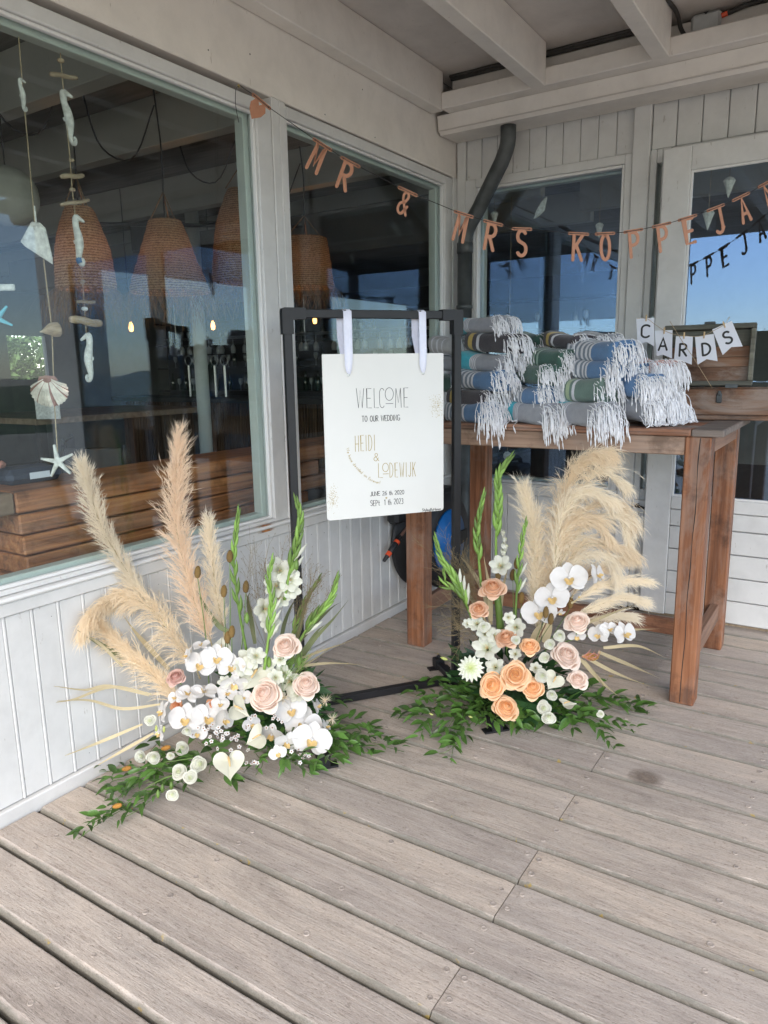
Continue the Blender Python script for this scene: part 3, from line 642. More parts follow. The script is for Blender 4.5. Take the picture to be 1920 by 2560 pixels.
def flat_stroke(mb, pts, w, ex, ey, o, en, th, lift):
    """one pen stroke: a thin flat band with round ends, lying on the plane o, ex, ey"""
    n = len(pts); P2 = [V((p[0], p[1])) for p in pts]; left = []; right = []
    for i in range(n):
        t = (P2[min(i + 1, n - 1)] - P2[max(i - 1, 0)])
        t = t.normalized() if t.length > 1e-9 else V((1, 0)); nn = V((-t.y, t.x)); k = 1
        if 0 < i < n - 1:
            t1 = (P2[i] - P2[i - 1]).normalized(); c = max(.45, abs(t1.dot(t))); k = min(1 / c, 1.8)
        left.append(P2[i] + nn * w / 2 * k); right.append(P2[i] - nn * w / 2 * k)
    def cap(c, d):
        a0 = atan2(d.y, d.x); return [c + V((cos(a0 + a), sin(a0 + a))) * w / 2 for a in (pi / 2 - pi * i / 6 for i in range(1, 6))]
    te = (P2[-1] - P2[-2]).normalized(); ts = (P2[0] - P2[1]).normalized()
    def P(q, z): return V(o) + V(ex) * q.x + V(ey) * q.y + V(en) * (z + lift)
    top = [P(q, th) for q in left] + [P(q, th) for q in right]; bot = [P(q, 0) for q in left] + [P(q, 0) for q in right]
    f = [(i, i + 1, n + i + 1, n + i) for i in range(n - 1)]
    m = 2 * n
    f2 = [tuple(m + j for j in reversed(q)) for q in f]
    sd = [(i + 1, i, m + i, m + i + 1) for i in range(n - 1)] + [(n + i, n + i + 1, m + n + i + 1, m + n + i) for i in range(n - 1)]
    mb.add(top + bot, f + f2 + sd)
    for c, d in ((P2[-1], te), (P2[0], ts)):
        cp = cap(c, d); nn = V((-d.y, d.x)); ring = [c + nn * w / 2] + cp + [c - nn * w / 2]; k = len(ring)
        vs = [P(q, th) for q in ring] + [P(q, 0) for q in ring]
        mb.add(vs, [tuple(range(k - 1, -1, -1)), tuple(range(k, 2 * k))] + [(i, i + 1, k + i + 1, k + i) for i in range(k - 1)])
def glyph(mb, ch, o, ex, ey, en, h, w, th=.0006, xs=1.0, lift=0.0):
    adv, st = GLY[ch]
    for j, s_ in enumerate(st):
        flat_stroke(mb, [(p[0] * h * xs, p[1] * h) for p in s_], w, ex, ey, o, en, th, lift + j * .00012)
    return adv * h * xs
def text_width(t, h, xs, gap): return sum(GLY[c][0] * h * xs + gap for c in t) - gap
def write(mb, t, o, ex, ey, en, h, w, xs=1.0, gap=.01, center=True, wob=0):
    x = -text_width(t, h, xs, gap) / 2 if center else 0
    for c in t:
        glyph(mb, c, V(o) + V(ex) * x + V(ey) * (random.uniform(-wob, wob)), ex, ey, en, h, w, xs=xs); x += GLY[c][0] * h * xs + gap

# ================================================================== SIGN STAND AND WELCOME SIGN
SU = V((.59386, .80457, 0)); SN = V((.80457, -.59386, 0)); SZ = V((0, 0, 1)); SA = V((.418, -1.9466, 0))
def sp(s, z, off=0): return SA + SU * s + SN * off + SZ * z
st = thing('sign_stand', 'black square-tube metal stand holding the welcome sign', 'sign stand', sp(.23, 0))
sl_, sr_ = -.127, .577; ZT = 1.602
for s in (sl_, sr_):
    b = MB(); b.obox(sp(s, .79), SU, SN, SZ, .0155, .0155, .76, .002); part('post', b, 'black', st)
b = MB(); b.obox(sp((sl_ + sr_) / 2, ZT), SU, SN, SZ, (sr_ - sl_) / 2 - .066, .0155, .0155, .002); part('top_bar', b, 'black', st)
b = MB(); b.obox(sp((sl_ + sr_) / 2, .028), SU, SN, SZ, (sr_ - sl_) / 2 - .02, .0155, .0155, .002); part('bottom_bar', b, 'black', st)
for s, sg in ((sl_, 1), (sr_, -1)):
    b = MB()
    L = [(-.021, -.075), (.021, -.075), (.021, -.021), (.07, -.021), (.07, .021), (-.012, .021), (-.018, .019), (-.021, .012)]
    L = [(x * sg, z) for x, z in L]
    if sg < 0: L.reverse()
    b.prism(L, SU, SZ, sp(s, ZT, -.0205), .041, SN); part('corner_joint', b, 'black', st)
FN_ = (SN - SU * .075).normalized(); FU_ = V((-FN_.y, FN_.x, 0))
def fp(s, z, o): return sp(s, z) + FN_ * o
for s in (sl_ - .006, sr_ - .012):
    b = MB(); b.obox(fp(s, .026, .13), FU_, FN_, SZ, .018, .315, .014, .003)
    ft = part('foot_bar', b, 'black', st)
    for o_ in (.445, -.185):
        b = MB(); b.obox(fp(s, .004, o_), FU_, FN_, SZ, .052, .020, .004, .002); part('foot_plate', b, 'black', ft)
        b = MB(); b.obox(fp(s, .031, o_), FU_, FN_, SZ, .023, .024, .023, .004); part('foot_clamp', b, 'black', ft)
        b = MB(); b.lathe([(.010, .0), (.010, .010), (.006, .014), (.006, .016)], 10, c=fp(s, .052, o_)); part('bolt', b, 'black', ft)
    b = MB(); b.obox(sp(s, .040, 0), SU, SN, SZ, .022, .028, .012, .004); part('post_socket', b, 'black', ft)
OFF = .022; TH = .005
w0, w1, z0, z1 = -.003, .505, .806, 1.452
sg = thing('welcome_sign', 'white welcome board with black and gold lettering hung on white satin ribbons', 'sign', sp(.25, 1.1, OFF))
b = MB(); poly = []
for (cx, cz, a0) in ((w1 - .012, z1 - .004, 0), (w0 + .004, z1 - .004, 90), (w0 + .012, z0 + .012, 180), (w1 - .012, z0 + .012, 270)):
    r_ = .004 if cz > 1.2 else .012
    cx = (w1 - r_) if cx > .2 else (w0 + r_)
    poly += [(cx + r_ * cos(radians(a0 + 30 * i)), cz + r_ * sin(radians(a0 + 30 * i))) for i in range(4)]
b.prism(list(reversed(poly)), SU, SZ, sp(0, 0, OFF), TH, SN); bd = part('board', b, 'board', sg)
for hs in (.100, .415):
    b = MB(); b.lathe([(.0075, 0), (.0075, .0012), (.005, .0016), (.005, .0002)], 12, c=sp(hs, 1.374, OFF + TH), rot=SN.to_track_quat('Z', 'Y').to_matrix()); part('eyelet', b, 'steel', bd)
for hs, wd in ((.103, .034), (.415, .032)):
    b = MB(); f = []; ws = []
    # front: from eyelet up over the bar and down behind to the back of the board
    prof = [(1.376, OFF + TH + .004, .010), (1.386, OFF + TH + .006, .022), (1.41, OFF + TH + .006, .031), (1.45, OFF + TH + .005, wd), (1.52, .024, wd), (1.58, .0185, wd), (1.612, .018, wd), (1.6195, .012, wd), (1.6195, -.012, wd), (1.612, -.018, wd), (1.58, -.0185, wd), (1.52, -.015, wd), (1.45, OFF - .006, wd * .8), (1.38, OFF - .003, .012)]
    pts = []; 
    for i, (z, o_, ww) in enumerate(prof):
        sh = -.003 * sin(i * .9) + (0 if i < 7 else -(i - 6) * .0032)
        pts.append(sp(hs + sh, z, o_)); ws.append(ww)
    # ribbon with a soft lengthwise crease
    vs = []
    for p, ww in zip(pts, ws):
        for q in (-.5, -.2, .05, .3, .5): vs.append(p + SU * ww * q + SN * .002 * sin(q * 7))
    n_ = len(pts); b.add(vs, [(i * 5 + j, i * 5 + j + 1, (i + 1) * 5 + j + 1, (i + 1) * 5 + j) for i in range(n_ - 1) for j in range(4)])
    part('ribbon', b, 'satin', sg, smooth=True)
# lettering: measured from the photo with the plane of the board
def sgn(x, y):      # photo crop point (780,940)+.2049*(x,y) on the board plane -> (s, z)
    d = ray(780 + x * .20495, 940 + y * .20495); o_ = SA + SN * (OFF + TH); t = (o_ - CAM).dot(SN) / d.dot(SN); P = CAM + d * t
    return (P - SA).dot(SU), P.z
def tline(txt, xl, yb, xr, yt, mat, w, xs=None, wob=.0006, ybr=None):
    """text whose left foot is at crop (xl,yb), right foot at (xr, ybr or yb), cap height reaching yt at the left"""
    s0, za = sgn(xl, yb); s1, zb = sgn(xr, ybr if ybr is not None else yb); _, zt = sgn(xl, yt)
    h = zt - za; ex = (SU * (s1 - s0) + SZ * (zb - za)); L = ex.length; ex.normalize(); ey = SZ
    gap = .2 * h if xs is None else xs
    tw = sum(GLY[c][0] for c in txt) * h; gap = h * .16
    k = (L - gap * (len(txt) - 1)) / tw
    mb = MB(); x = 0
    for c in txt:
        x += glyph(mb, c, sp(s0, za, OFF + TH) + ex * x + ey * random.uniform(-wob, wob), ex, ey, SN, h, w, xs=k, th=.0004, lift=.0002) + gap
    nm = 'lettering'
    return part(nm, mb, mat, bd, label=('black' if mat == 'ink' else 'gold') + ' hand-drawn line of lettering')
def bigO(xc, yc, rx, ry, mat, w, xl, xr, yb):
    mb = MB(); pts = []
    for i in range(25):
        a = 2 * pi * i / 24; pts.append(sgn(xc + rx * cos(a), yc - ry * sin(a)))
    flat_stroke(mb, pts, w, SU, SZ, sp(0, 0, OFF + TH), SN, .0004, .0002)
    flat_stroke(mb, [sgn(xl, yb), sgn(xr, yb - 3)], w, SU, SZ, sp(0, 0, OFF + TH), SN, .0004, .0002); part('lettering', mb, mat, bd)
tline('WEL', 545, 388, 812, 150, 'ink', .0019); tline('C', 826, 388, 880, 150, 'ink', .0019); bigO(942, 220, 50, 78, 'ink', .0019, 900, 988, 338); tline('ME', 1018, 386, 1172, 150, 'ink', .0019, ybr=380)
tline('TO OUR WEDDING', 610, 556, 1068, 488, 'ink', .0022, ybr=540)
tline('HEIDI', 530, 920, 765, 730, 'gold', .0022, ybr=905); tline('&', 755, 1035, 815, 945, 'gold', .0022)
tline('L', 812, 1240, 862, 1068, 'gold', .0022); bigO(896, 1115, 36, 52, 'gold', .0022, 868, 932, 1195); tline('DEWIJK', 950, 1236, 1262, 1062, 'gold', .0022, ybr=1222)
tline('JUNE 26 th 2020', 710, 1465, 1122, 1415, 'ink', .0021, ybr=1440); tline('SEPt  1 th 2023', 714, 1586, 1112, 1520, 'ink', .0021, ybr=1556)
tline('StylingByManon', 1345, 1650, 1572, 1620, 'ink', .0016, ybr=1634)
b = MB(); hx, hy = 905, 1487
flat_stroke(b, [sgn(hx, hy + 12), sgn(hx - 10, hy - 4), sgn(hx - 4, hy - 9), sgn(hx, hy - 3), sgn(hx + 4, hy - 9), sgn(hx + 10, hy - 4), sgn(hx, hy + 12)], .0016, SU, SZ, sp(0, 0, OFF + TH), SN, .0004, .0002); part('heart_mark', b, 'gold', bd)
# the curved line
curve = [sgn(x, y) for x, y in ((418, 885), (440, 975), (480, 1055), (540, 1130), (610, 1200), (690, 1262), (760, 1300), (835, 1318))]
cv = bez([(p[0], p[1], 0) for p in curve], 120); acc = [0]
for a_, c_ in zip(cv[:-1], cv[1:]): acc.append(acc[-1] + (c_ - a_).length)
txt = 'We have decided on forever!'; h = .0115; tw = sum(GLY[c][0] for c in txt) * h + len(txt) * .002; kx = acc[-1] / tw; x = 0; b = MB()
for c in txt:
    i = min(range(len(acc)), key=lambda q: abs(acc[q] - x)); i2 = min(i + 2, len(cv) - 1); i = min(i, i2 - 1); t = (cv[i2] - cv[i]).normalized()
    ex = SU * t.x + SZ * t.y; ey = SU * -t.y + SZ * t.x
    glyph(b, c, sp(cv[i].x, cv[i].y, OFF + TH), ex, ey, SN, h, .0014, xs=kx, th=.0004, lift=.0002); x += (GLY[c][0] * h + .002) * kx
part('lettering', b, 'gold', bd)
for (cx, cy, sx, sy, nn) in ((1530, 375, 62, 95, 230), (250, 1490, 45, 105, 200)):
    b = MB()
    for i in range(nn):
        x = random.gauss(cx, sx * .75); y = random.gauss(cy, sy * .72); s, z = sgn(x, y)
        if not (w0 + .003 < s < w1 - .003 and z0 + .01 < z): continue
        r_ = random.uniform(.0005, .0014); b.prism([(-r_, -r_ * .7), (r_, -r_ * .7), (r_ * .6, r_), (-r_ * .8, r_ * .6)], SU, SZ, sp(s, z, OFF + TH + .0001), .0002, SN)
    part('gold_fleck', b, 'gold', bd, kind='stuff')

# ================================================================== LETTER BANNER
P0 = V((.02, -1.90, 0)); BD = (V((1.62, -.45, 0)) - P0).normalized(); BN = V((BD.y, -BD.x, 0))
def ban(x, y):
    d = ray(x, y); t = (P0 - CAM).dot(BN) / d.dot(BN); return CAM + d * t
bn = thing('letter_banner', 'rose-copper letter garland spelling names on black cord across the porch corner', 'banner', (.9, -1.1, 2.1))
holes = [('heart', (636, 239), (671, 268)), ('M', (788, 350), (824, 373)), ('R', (858, 396), (894, 415)), ('&', (1001, 470), (1038, 487)), ('M', (1141, 529.5), (1177.5, 541.4)), ('R', (1214.8, 553), (1251.7, 562)),
         ('S', (1286, 572), (1324, 573)), ('K', (1427, 583.5), (1466, 585.5)), ('O', (1494, 585), (1532, 583)), ('P', (1565, 580), (1602, 573.7)), ('P', (1636, 566.6), (1672, 558)), ('E', (1700.8, 549.7), (1736.8, 539)), ('J', (1772.6, 526), (1806, 513)), ('A', (1836, 500), (1869, 484)), ('N', (1900, 466), (1934, 448))]
cordpts = [ban(600, 214)]
th_ = .0022
for ch, a, c in holes:
    A_, B_ = ban(*a), ban(*c); ex = (B_ - A_).normalized(); ey = BN.cross(ex).normalized()
    if ey.z < 0: ey = -ey
    ey = (ey + SZ * .15).normalized(); en = ex.cross(ey).normalized()
    if en.dot(CAM - A_) < 0: en = -en
    D_ = (B_ - A_).length; b = MB()
    flat_stroke(b, [(-.006, 0), (D_ + .006, 0)], .013, ex, ey, A_ - en * .002, en, th_, 0)
    if ch == 'heart':
        pts = [(.0, -.012), (-.028, .016), (-.036, .040), (-.026, .058), (-.010, .060), (0, .048)]; pts = pts + [(-x, y) for x, y in reversed(pts[:-1])]
        poly = [(D_ / 2 + x * .95, y * .98 - .065) for x, y in pts]; poly = poly[:-1]
        b.prism(poly, ex, ey, A_ - en * .0015, th_, en)
    else:
        gw = GLY[ch][0]; hh = .103; kx = .040 / (gw * hh) if ch != 'M' else .044 / (gw * hh)
        if ch in 'J': kx = .034 / (gw * hh)
        sw = .0145 if ch not in 'M&' else .0135
        if ch == '&': hh = .085; kx = .040 / (gw * hh); sw = .010
        glyph(b, ch, A_ + ex * (D_ / 2 - gw * hh * kx / 2) - ey * (hh + .006) + en * -.0012, ex, ey, en, hh, sw, th_, kx)
    part('letter', b, 'copper', bn, label='copper heart' if ch == 'heart' else None)
    for q in (A_, B_):
        b = MB(); b.lathe([(.0034, 0), (.0034, .0012)], 10, c=q + en * .0006, rot=en.to_track_quat('Z', 'Y').to_matrix()); part('hole', b, 'gap', bn)
    cordpts += [A_ + en * .0022, B_ + en * .0022]
cordpts.append(ban(2010, 400))
b = MB(); b.tube(cordpts, .0016, 5); b.tube(bez([ban(600, 214), ban(590, 222), ban(589, 262), ban(597, 306)], 10), .0014, 5); part('cord', b, 'rubber', bn)
b = MB(); q = ban(600, 214); b.lathe([(.006, 0), (.006, .003), (.002, .006)], 8, c=q + V((-.008, 0, 0)), rot=V((1, 0, 0)).to_track_quat('Z', 'Y').to_matrix()); part('pin', b, 'gold', bn)

# ================================================================== BAR-HEIGHT TABLE
TY0, TY1 = -1.195, -.36; TZ = 1.143
tb = thing('bar_table', 'tall red-brown hardwood table carrying the towels and the crate', 'table', (1.0, -.8, 0))
for (x0, x1, y0, y1) in ((.325, .425, -1.182, -1.094), (1.608, 1.704, -1.182, -1.09), (.325, .425, -.47, -.38), (1.612, 1.704, -.475, -.385)):
    if x0 > 1.6:
        lg = bpart('leg', (x0, y0, 0), (x1, y1, 1.1155), 'table', tb, .005)
        if y0 < -1:
            b = MB(); n_ = 26; vs = []
            for i in range(n_ + 1):
                t_ = i / n_; xx = x0 + .050 + .006 * noise.noise(V((t_ * 6, 2, 0))) + .012 * (t_ - .5); w_ = .0009 + .0012 * (.5 + noise.noise(V((t_ * 9, 7, 0)))); vs += [(xx - w_, y0 - .0006, .01 + t_ * 1.10), (xx + w_, y0 - .0006, .01 + t_ * 1.10)]
            b.add(vs, [(2 * i, 2 * i + 1, 2 * i + 3, 2 * i + 2) for i in range(n_)]); part('drying_crack', b, 'gap', lg)
    else: bpart('leg', (x0, y0, 0), (x1, y1, 1.1155), 'table', tb, .004)
bpart('apron', (.4255, -1.176, 1.040), (1.6075, -1.140, 1.1155), 'applepale', tb, .004)
bpart('apron', (.3255, -1.0935, 1.045), (.352, -.4705, 1.1155), 'tabley', tb, .003); bpart('apron', (1.668, -1.0895, 1.045), (1.700, -.4755, 1.1155), 'tabley', tb, .003)
bpart('apron', (.4255, -.42, 1.045), (1.6115, -.39, 1.1155), 'tablex', tb, .003)
bpart('stretcher', (.3555, -1.0935, .15), (.395, -.4705, .235), 'tabley', tb, .004); bpart('stretcher', (1.642, -1.0895, .15), (1.682, -.4755, .235), 'tabley', tb, .004)
bpart('stretcher', (.3955, -.80, .155), (1.6415, -.755, .225), 'tablex', tb, .004)
yy = TY0
for i, w in enumerate((.105, .095, .10, .10, .095, .105, .10, .08)):
    y1 = yy + w - .003
    bpart('top_plank', (.262, yy, 1.1165), (1.629, y1, TZ - (i % 3) * .0008), 'tablex' if i % 3 != 1 else 'oldtop', tb, .003); yy += w
bpart('breadboard_end', (1.631, TY0 + .002, 1.1165), (1.748, yy - .003, TZ + .001), 'oldtop', tb, .004)
b = MB(); b.box((.27, TY0 - .0015, 1.1285), (1.62, TY0 + .002, 1.1295)); part('split_line', b, 'gap', tb)

# ================================================================== TOWELS
TC = {'turq': (.05, .44, .55), 'grey': (.31, .32, .35), 'white': (.62, .63, .66), 'dark': (.055, .05, .06), 'yel': (.48, .35, .10), 'blue': (.095, .20, .37), 'slate': (.17, .21, .26), 'green': (.045, .11, .085),
      'mint': (.33, .45, .36), 'sage': (.13, .20, .17), 'lime': (.36, .45, .28), 'pale': (.42, .42, .42), 'pink': (.58, .34, .30)}
def cloth(name, c):
    mt, n, b = nodes('towel_' + name)
    v = texco(n, (1, 1, 1), True); w1 = noi(n, v, 500, 2); w2 = noi(n, v, 25, 4)
    r = ramp(n, [(.3, tuple(x * .82 for x in c)), (.7, tuple(min(1, x * 1.12) for x in c))]); ln(n, mathn(n, 'ADD', mathn(n, 'MULTIPLY', w1, .4), mathn(n, 'MULTIPLY', w2, .6)), r.inputs[0])
    ln(n, r.outputs[0], b.inputs['Base Color']); b.inputs['Roughness'].default_value = .95; b.inputs['Sheen Weight'].default_value = .25
    bump(n, b, mathn(n, 'ADD', w1, mathn(n, 'MULTIPLY', w2, 2.0)), .5, .003); return mt
for k_, c_ in TC.items(): M['tw_' + k_] = cloth(k_, c_)
M['cord'] = simple('white_cotton_cord', (.86, .86, .88), .9, .06, 60, .2)
PAT = {
 'turq': [('turq', .38), ('white', .02), ('grey', .015), ('white', .02), ('grey', .02), ('white', .025), ('grey', .02), ('white', .025), ('grey', .66)],
 'dark': [('dark', .1), ('yel', .09), ('dark', .1), ('white', .07), ('dark', .64)],
 'blue': [('slate', .03), ('white', .05), ('slate', .05), ('white', .05), ('slate', .05), ('white', .05), ('slate', .05), ('white', .05), ('slate', .05), ('white', .04), ('slate', .04), ('white', .04), ('blue', .42)],
 'green': [('green', .1), ('mint', .06), ('green', .05), ('mint', .08), ('green', .05), ('mint', .06), ('green', .6)],
 'sage': [('lime', .11), ('sage', .06), ('white', .14), ('sage', .03), ('lime', .07), ('sage', .05), ('white', .06), ('sage', .48)],
 'pale': [('pale', .08), ('white', .05), ('pale', .12), ('white', .04), ('pale', .12), ('white', .03), ('pale', .56)],
 'greyw': [('grey', .2), ('white', .06), ('grey', .12), ('white', .04), ('grey', .6)],
 'pink': [('pink', .3), ('white', .06), ('pink', .6)],
}
def towel(label, pat, pL, pR, H=.085, Wd=.15, seedv=0, cords=64, fall=.13, group='rolled hammam towels stacked on the table', over=False, spread=.03, left_fringe=False):
    rnd = random.Random(seedv); pL = V(pL); pR = V(pR); ax = pR - pL; L = ax.length; ax.normalize()
    up = V((0, 0, 1)); side = up.cross(ax).normalized(); up = ax.cross(side)
    H *= 1.15; Wd *= 1.08; rk = Matrix.Rotation(rnd.uniform(-.10, .10), 3, ax); side = rk @ side; up = rk @ up; c0 = (pL + pR) / 2 + up * H / 2
    cols = []; xs = [0.0]
    for c, w in PAT[pat]:
        k = max(1, int(round(w / .09)))
        for i in range(k): xs.append(xs[-1] + w / k); cols.append(c)
    xs = [x / xs[-1] for x in xs]; names = []
    for c in cols:
        if c not in names: names.append(c)
    nr = 22; vs = []; mb = MB()
    ring = [(-.003, .0), (-.001, .45), (0.0, .78)] if False else []
    allx = [-.012 / L * 1.0] + xs + [1 + .008 / L]
    for i, x in enumerate(allx):
        sc = .80 if i == 0 else (.99 if i == 1 else (.97 if i == len(allx) - 2 else (.84 if i == len(allx) - 1 else 1.0)))
        for j in range(nr):
            a = 2 * pi * j / nr; cy, sz = cos(a), sin(a)
            e = .62; yy_ = abs(cy) ** e * (1 if cy > 0 else -1); zz_ = abs(sz) ** e * (1 if sz > 0 else -1)
            wob = 1 + .10 * noise.noise(V((x * 2.5, a * .8, seedv * 3.1))) + .05 * noise.noise(V((x * 8, cos(a) * 2, seedv)))
            sag = -(.004 + .010 * abs(sin(seedv * 2.3))) * sin(pi * x) if sz > 0 else 0
            vs.append(c0 + ax * (x - .5) * L + side * yy_ * Wd / 2 * sc * wob + up * (zz_ * H / 2 * sc * (1 + .06 * noise.noise(V((x * 3, a, seedv * 2.0)))) + sag))
    n_ = len(allx); mi = [names.index(cols[0])] + [names.index(c) for c in cols] + [names.index(cols[-1])]
    for i in range(n_ - 1):
        mb.add([], [], 0)
        base = 0
        for j in range(nr):
            mb.f.append((i * nr + j, i * nr + (j + 1) % nr, (i + 1) * nr + (j + 1) % nr, (i + 1) * nr + j)); mb.m.append(mi[i])
    mb.v = [tuple(p) for p in vs]
    # rolled ends: concentric, recessed folds
    for (ii, sgn_, mt_) in ((0, -1, mi[0]), (n_ - 1, 1, mi[-1])):
        prev = [ii * nr + j for j in range(nr)]; cen = c0 + ax * (allx[ii] - .5) * L
        for (k, d) in ((.82, -.010), (.70, .004), (.55, -.010), (.42, .004), (.22, -.010), (.02, -.010)):
            cur = []
            for j in range(nr):
                p = V(mb.v[ii * nr + j]); q = cen + (p - cen) * (k / .82 if k < .82 else .97) + ax * sgn_ * d
                cur.append(len(mb.v)); mb.v.append(tuple(q))
            for j in range(nr):
                f = (prev[j], prev[(j + 1) % nr], cur[(j + 1) % nr], cur[j])
                mb.f.append(f if sgn_ > 0 else tuple(reversed(f))); mb.m.append(mt_)
            prev = cur
    t = thing('folded_towel', label, 'towel', tuple(pL.lerp(pR, .5)), group)
    part('towel_body', mb, ['tw_' + c for c in names], t, smooth=True)
    # knotted white fringe
    fb = MB()
    for i in range(cords):
        leftside = left_fringe and i % 3 == 0
        a = rnd.uniform(-.45, pi + .45) if rnd.random() < .75 else rnd.uniform(0, 2 * pi)
        rr = rnd.choice((.95, .9, .8, .6, .4)); cy, sz = cos(a), sin(a)
        e = .62; yy_ = abs(cy) ** e * (1 if cy > 0 else -1); zz_ = abs(sz) ** e * (1 if sz > 0 else -1)
        endc = c0 + ax * (L / 2 + .002)
        back = rnd.uniform(0, .035) if rr > .85 else 0
        p = endc + side * yy_ * Wd / 2 * rr + up * zz_ * H / 2 * rr - ax * back + (side * yy_ + up * zz_) * (.004 if rr > .85 else 0)
        Ln = fall * rnd.uniform(.7, 1.15); d = (ax * rnd.uniform(.6, 1.2) + side * rnd.uniform(-.6, .6) * 1.0 - side * .25 * (1 if over else 0) + up * rnd.uniform(-.2, .5)).normalized()
        pts = [p.copy()]; q = p.copy(); stp = Ln / 8; wv = rnd.uniform(-1, 1)
        for k in range(8):
            d = (d + V((0, 0, -1)) * .42 + side * .22 * wv * sin(k * 1.1 + wv * 3) + ax * .12 * cos(k * 1.3 + wv * 5)).normalized(); q2 = q + d * stp
            flo = TZ + .004 + rnd.random() * .012
            if q2.z < flo and q2.y > TY0 - .002 and q2.x < 1.75 and not (over and q2.y < TY0 + .05):
                q2.z = flo; d.z = 0; d = (d + V((.3, -.4, 0)) * .5 + V((rnd.uniform(-.5, .5), rnd.uniform(-.5, .5), 0))).normalized()
            if over and q2.z < TZ + .004 and q2.y > TY0 - .007: q2.y = TY0 - .007 - rnd.random() * .006
            pts.append(q2.copy()); q = q2
        r_ = .00145 * rnd.uniform(.85, 1.15)
        pts = bez(pts, 13)
        for q_ in pts:
            if q_.y > TY0 - .004 and q_.x < 1.75 and q_.z < TZ + .002: q_.z = TZ + .002
        fb.tube(pts, [r_] * 11 + [r_ * 2.0, r_ * 1.7, r_ * .6], 5, cap=False)
    part('fringe', fb, 'cord', t, kind='stuff', smooth=True)
    return t
def bp(x, y, yv): return plD(x, y, 1, yv)
TW = [
 # label, pattern, left (D px, bottom), right (D px, bottom), depth y left/right, H, over edge
 ('blue striped towel lowest of its pile, behind the right post of the stand', 'blue', (985, 912, -1.02), (1066, 917, -1.13), .088, True),
 ('charcoal towel with one yellow stripe resting on the lowest blue towel of the left pile', 'dark', (988, 876, -1.0), (1066, 882, -1.08), .078, False),
 ('blue towel with broad white stripes in the middle of the left pile', 'blue', (997, 838, -1.0), (1086, 846, -1.08), .085, False),
 ('grey towel with turquoise end sitting on the broad-striped blue towel of the left pile', 'turq', (1012, 797, -.98), (1105, 803, -1.06), .078, False),
 ('charcoal towel with yellow stripe directly under the topmost turquoise-ended towel', 'dark', (1028, 758, -.97), (1112, 764, -1.04), .080, False),
 ('grey towel with turquoise end lying highest of all on the left pile', 'turq', (998, 722, -.92), (1095, 722, -.99), .070, False),
 ('off-white towel lying in the back left corner, beside the black post', 'pale', (947, 764, -.80), (1015, 764, -.84), .080, False),
 ('grey towel with white stripes under the off-white one behind the black post', 'greyw', (952, 800, -.80), (1010, 802, -.84), .070, False),
 ('green towel half hidden behind the black post of the sign stand', 'green', (950, 845, -.80), (1005, 846, -.84), .080, False),
 ('grey towel with turquoise end at the table edge, bottom of the middle pile', 'turq', (1103, 908, -1.00), (1196, 921, -1.12), .090, True),
 ('blue striped towel on the turquoise-ended one at the bottom of the middle pile', 'blue', (1112, 873, -.98), (1190, 879, -1.06), .080, False),
 ('dark green towel with mint stripes, lower of the two green ones in the middle pile', 'green', (1134, 826, -.95), (1192, 832, -1.03), .082, False),
 ('dark green towel with mint stripes, upper of the two green ones in the middle pile', 'green', (1160, 791, -.92), (1232, 797, -1.0), .075, False),
 ('green towel behind the charcoal ones at the back of the pile top', 'green', (1120, 745, -.72), (1186, 748, -.76), .06, False),
 ('grey towel with turquoise end at the table edge, bottom of the right pile', 'turq', (1206, 912, -1.02), (1306, 924, -1.13), .095, True),
 ('sage green towel with lime and white stripes above the bottom towel of the right pile', 'sage', (1212, 868, -1.0), (1322, 873, -1.10), .095, False),
 ('blue striped towel, lower of the two blue ones in the right pile', 'blue', (1246, 816, -.97), (1334, 822, -1.06), .080, False),
 ('blue striped towel, upper of the two blue ones in the right pile', 'blue', (1252, 778, -.95), (1345, 786, -1.04), .085, False),
 ('charcoal towel with yellow and white stripes on top of the middle pile', 'dark', (1196, 750, -.85), (1266, 756, -.93), .065, False),
 ('small blue-grey towel at the back, on top between the middle and right piles', 'greyw', (1262, 748, -.75), (1316, 754, -.82), .060, False),
 ('dark green towel on the very top of the right pile', 'green', (1292, 762, -.80), (1356, 778, -.86), .052, False),
 ('blue towel with drooping fringe at the back of the right pile near the crate', 'blue', (1325, 812, -.90), (1385, 822, -.96), .068, False),
 ('pale pink towel under white fringe beside the crate', 'pink', (1372, 812, -.82), (1432, 820, -.88), .072, False),
 ('blue towel end almost buried in white fringe below the pink one', 'blue', (1335, 850, -.95), (1410, 858, -1.0), .090, False),
 ('grey towel buried in white fringe at the right end of the piles', 'greyw', (1340, 902, -.98), (1420, 912, -1.04), .095, False),
 ('white fringed towel right below the pink one beside the crate', 'pale', (1380, 874, -.84), (1440, 882, -.90), .078, False),
 ('white fringed towel lying lowest next to the crate', 'pale', (1390, 905, -.80), (1452, 908, -.86), .070, False),
]
BURIED = {22, 23, 24, 25, 26}
for i, (lab, pat, l, r, H, over) in enumerate(TW):
    pL = bp(l[0], l[1], l[2]); pR = bp(r[0] + (i * 37 % 5 - 2) * 2, r[1] + (i * 23 % 5 - 1) * 1.5, r[2] - .04 - .02 * (i % 3))
    far = i in BURIED
    towel(lab, pat, pL, pR, H, .13 if not far else .15, i + 3, cords=(230 if far else 105), fall=.13 if over else (.075 if not far else .09), over=over)

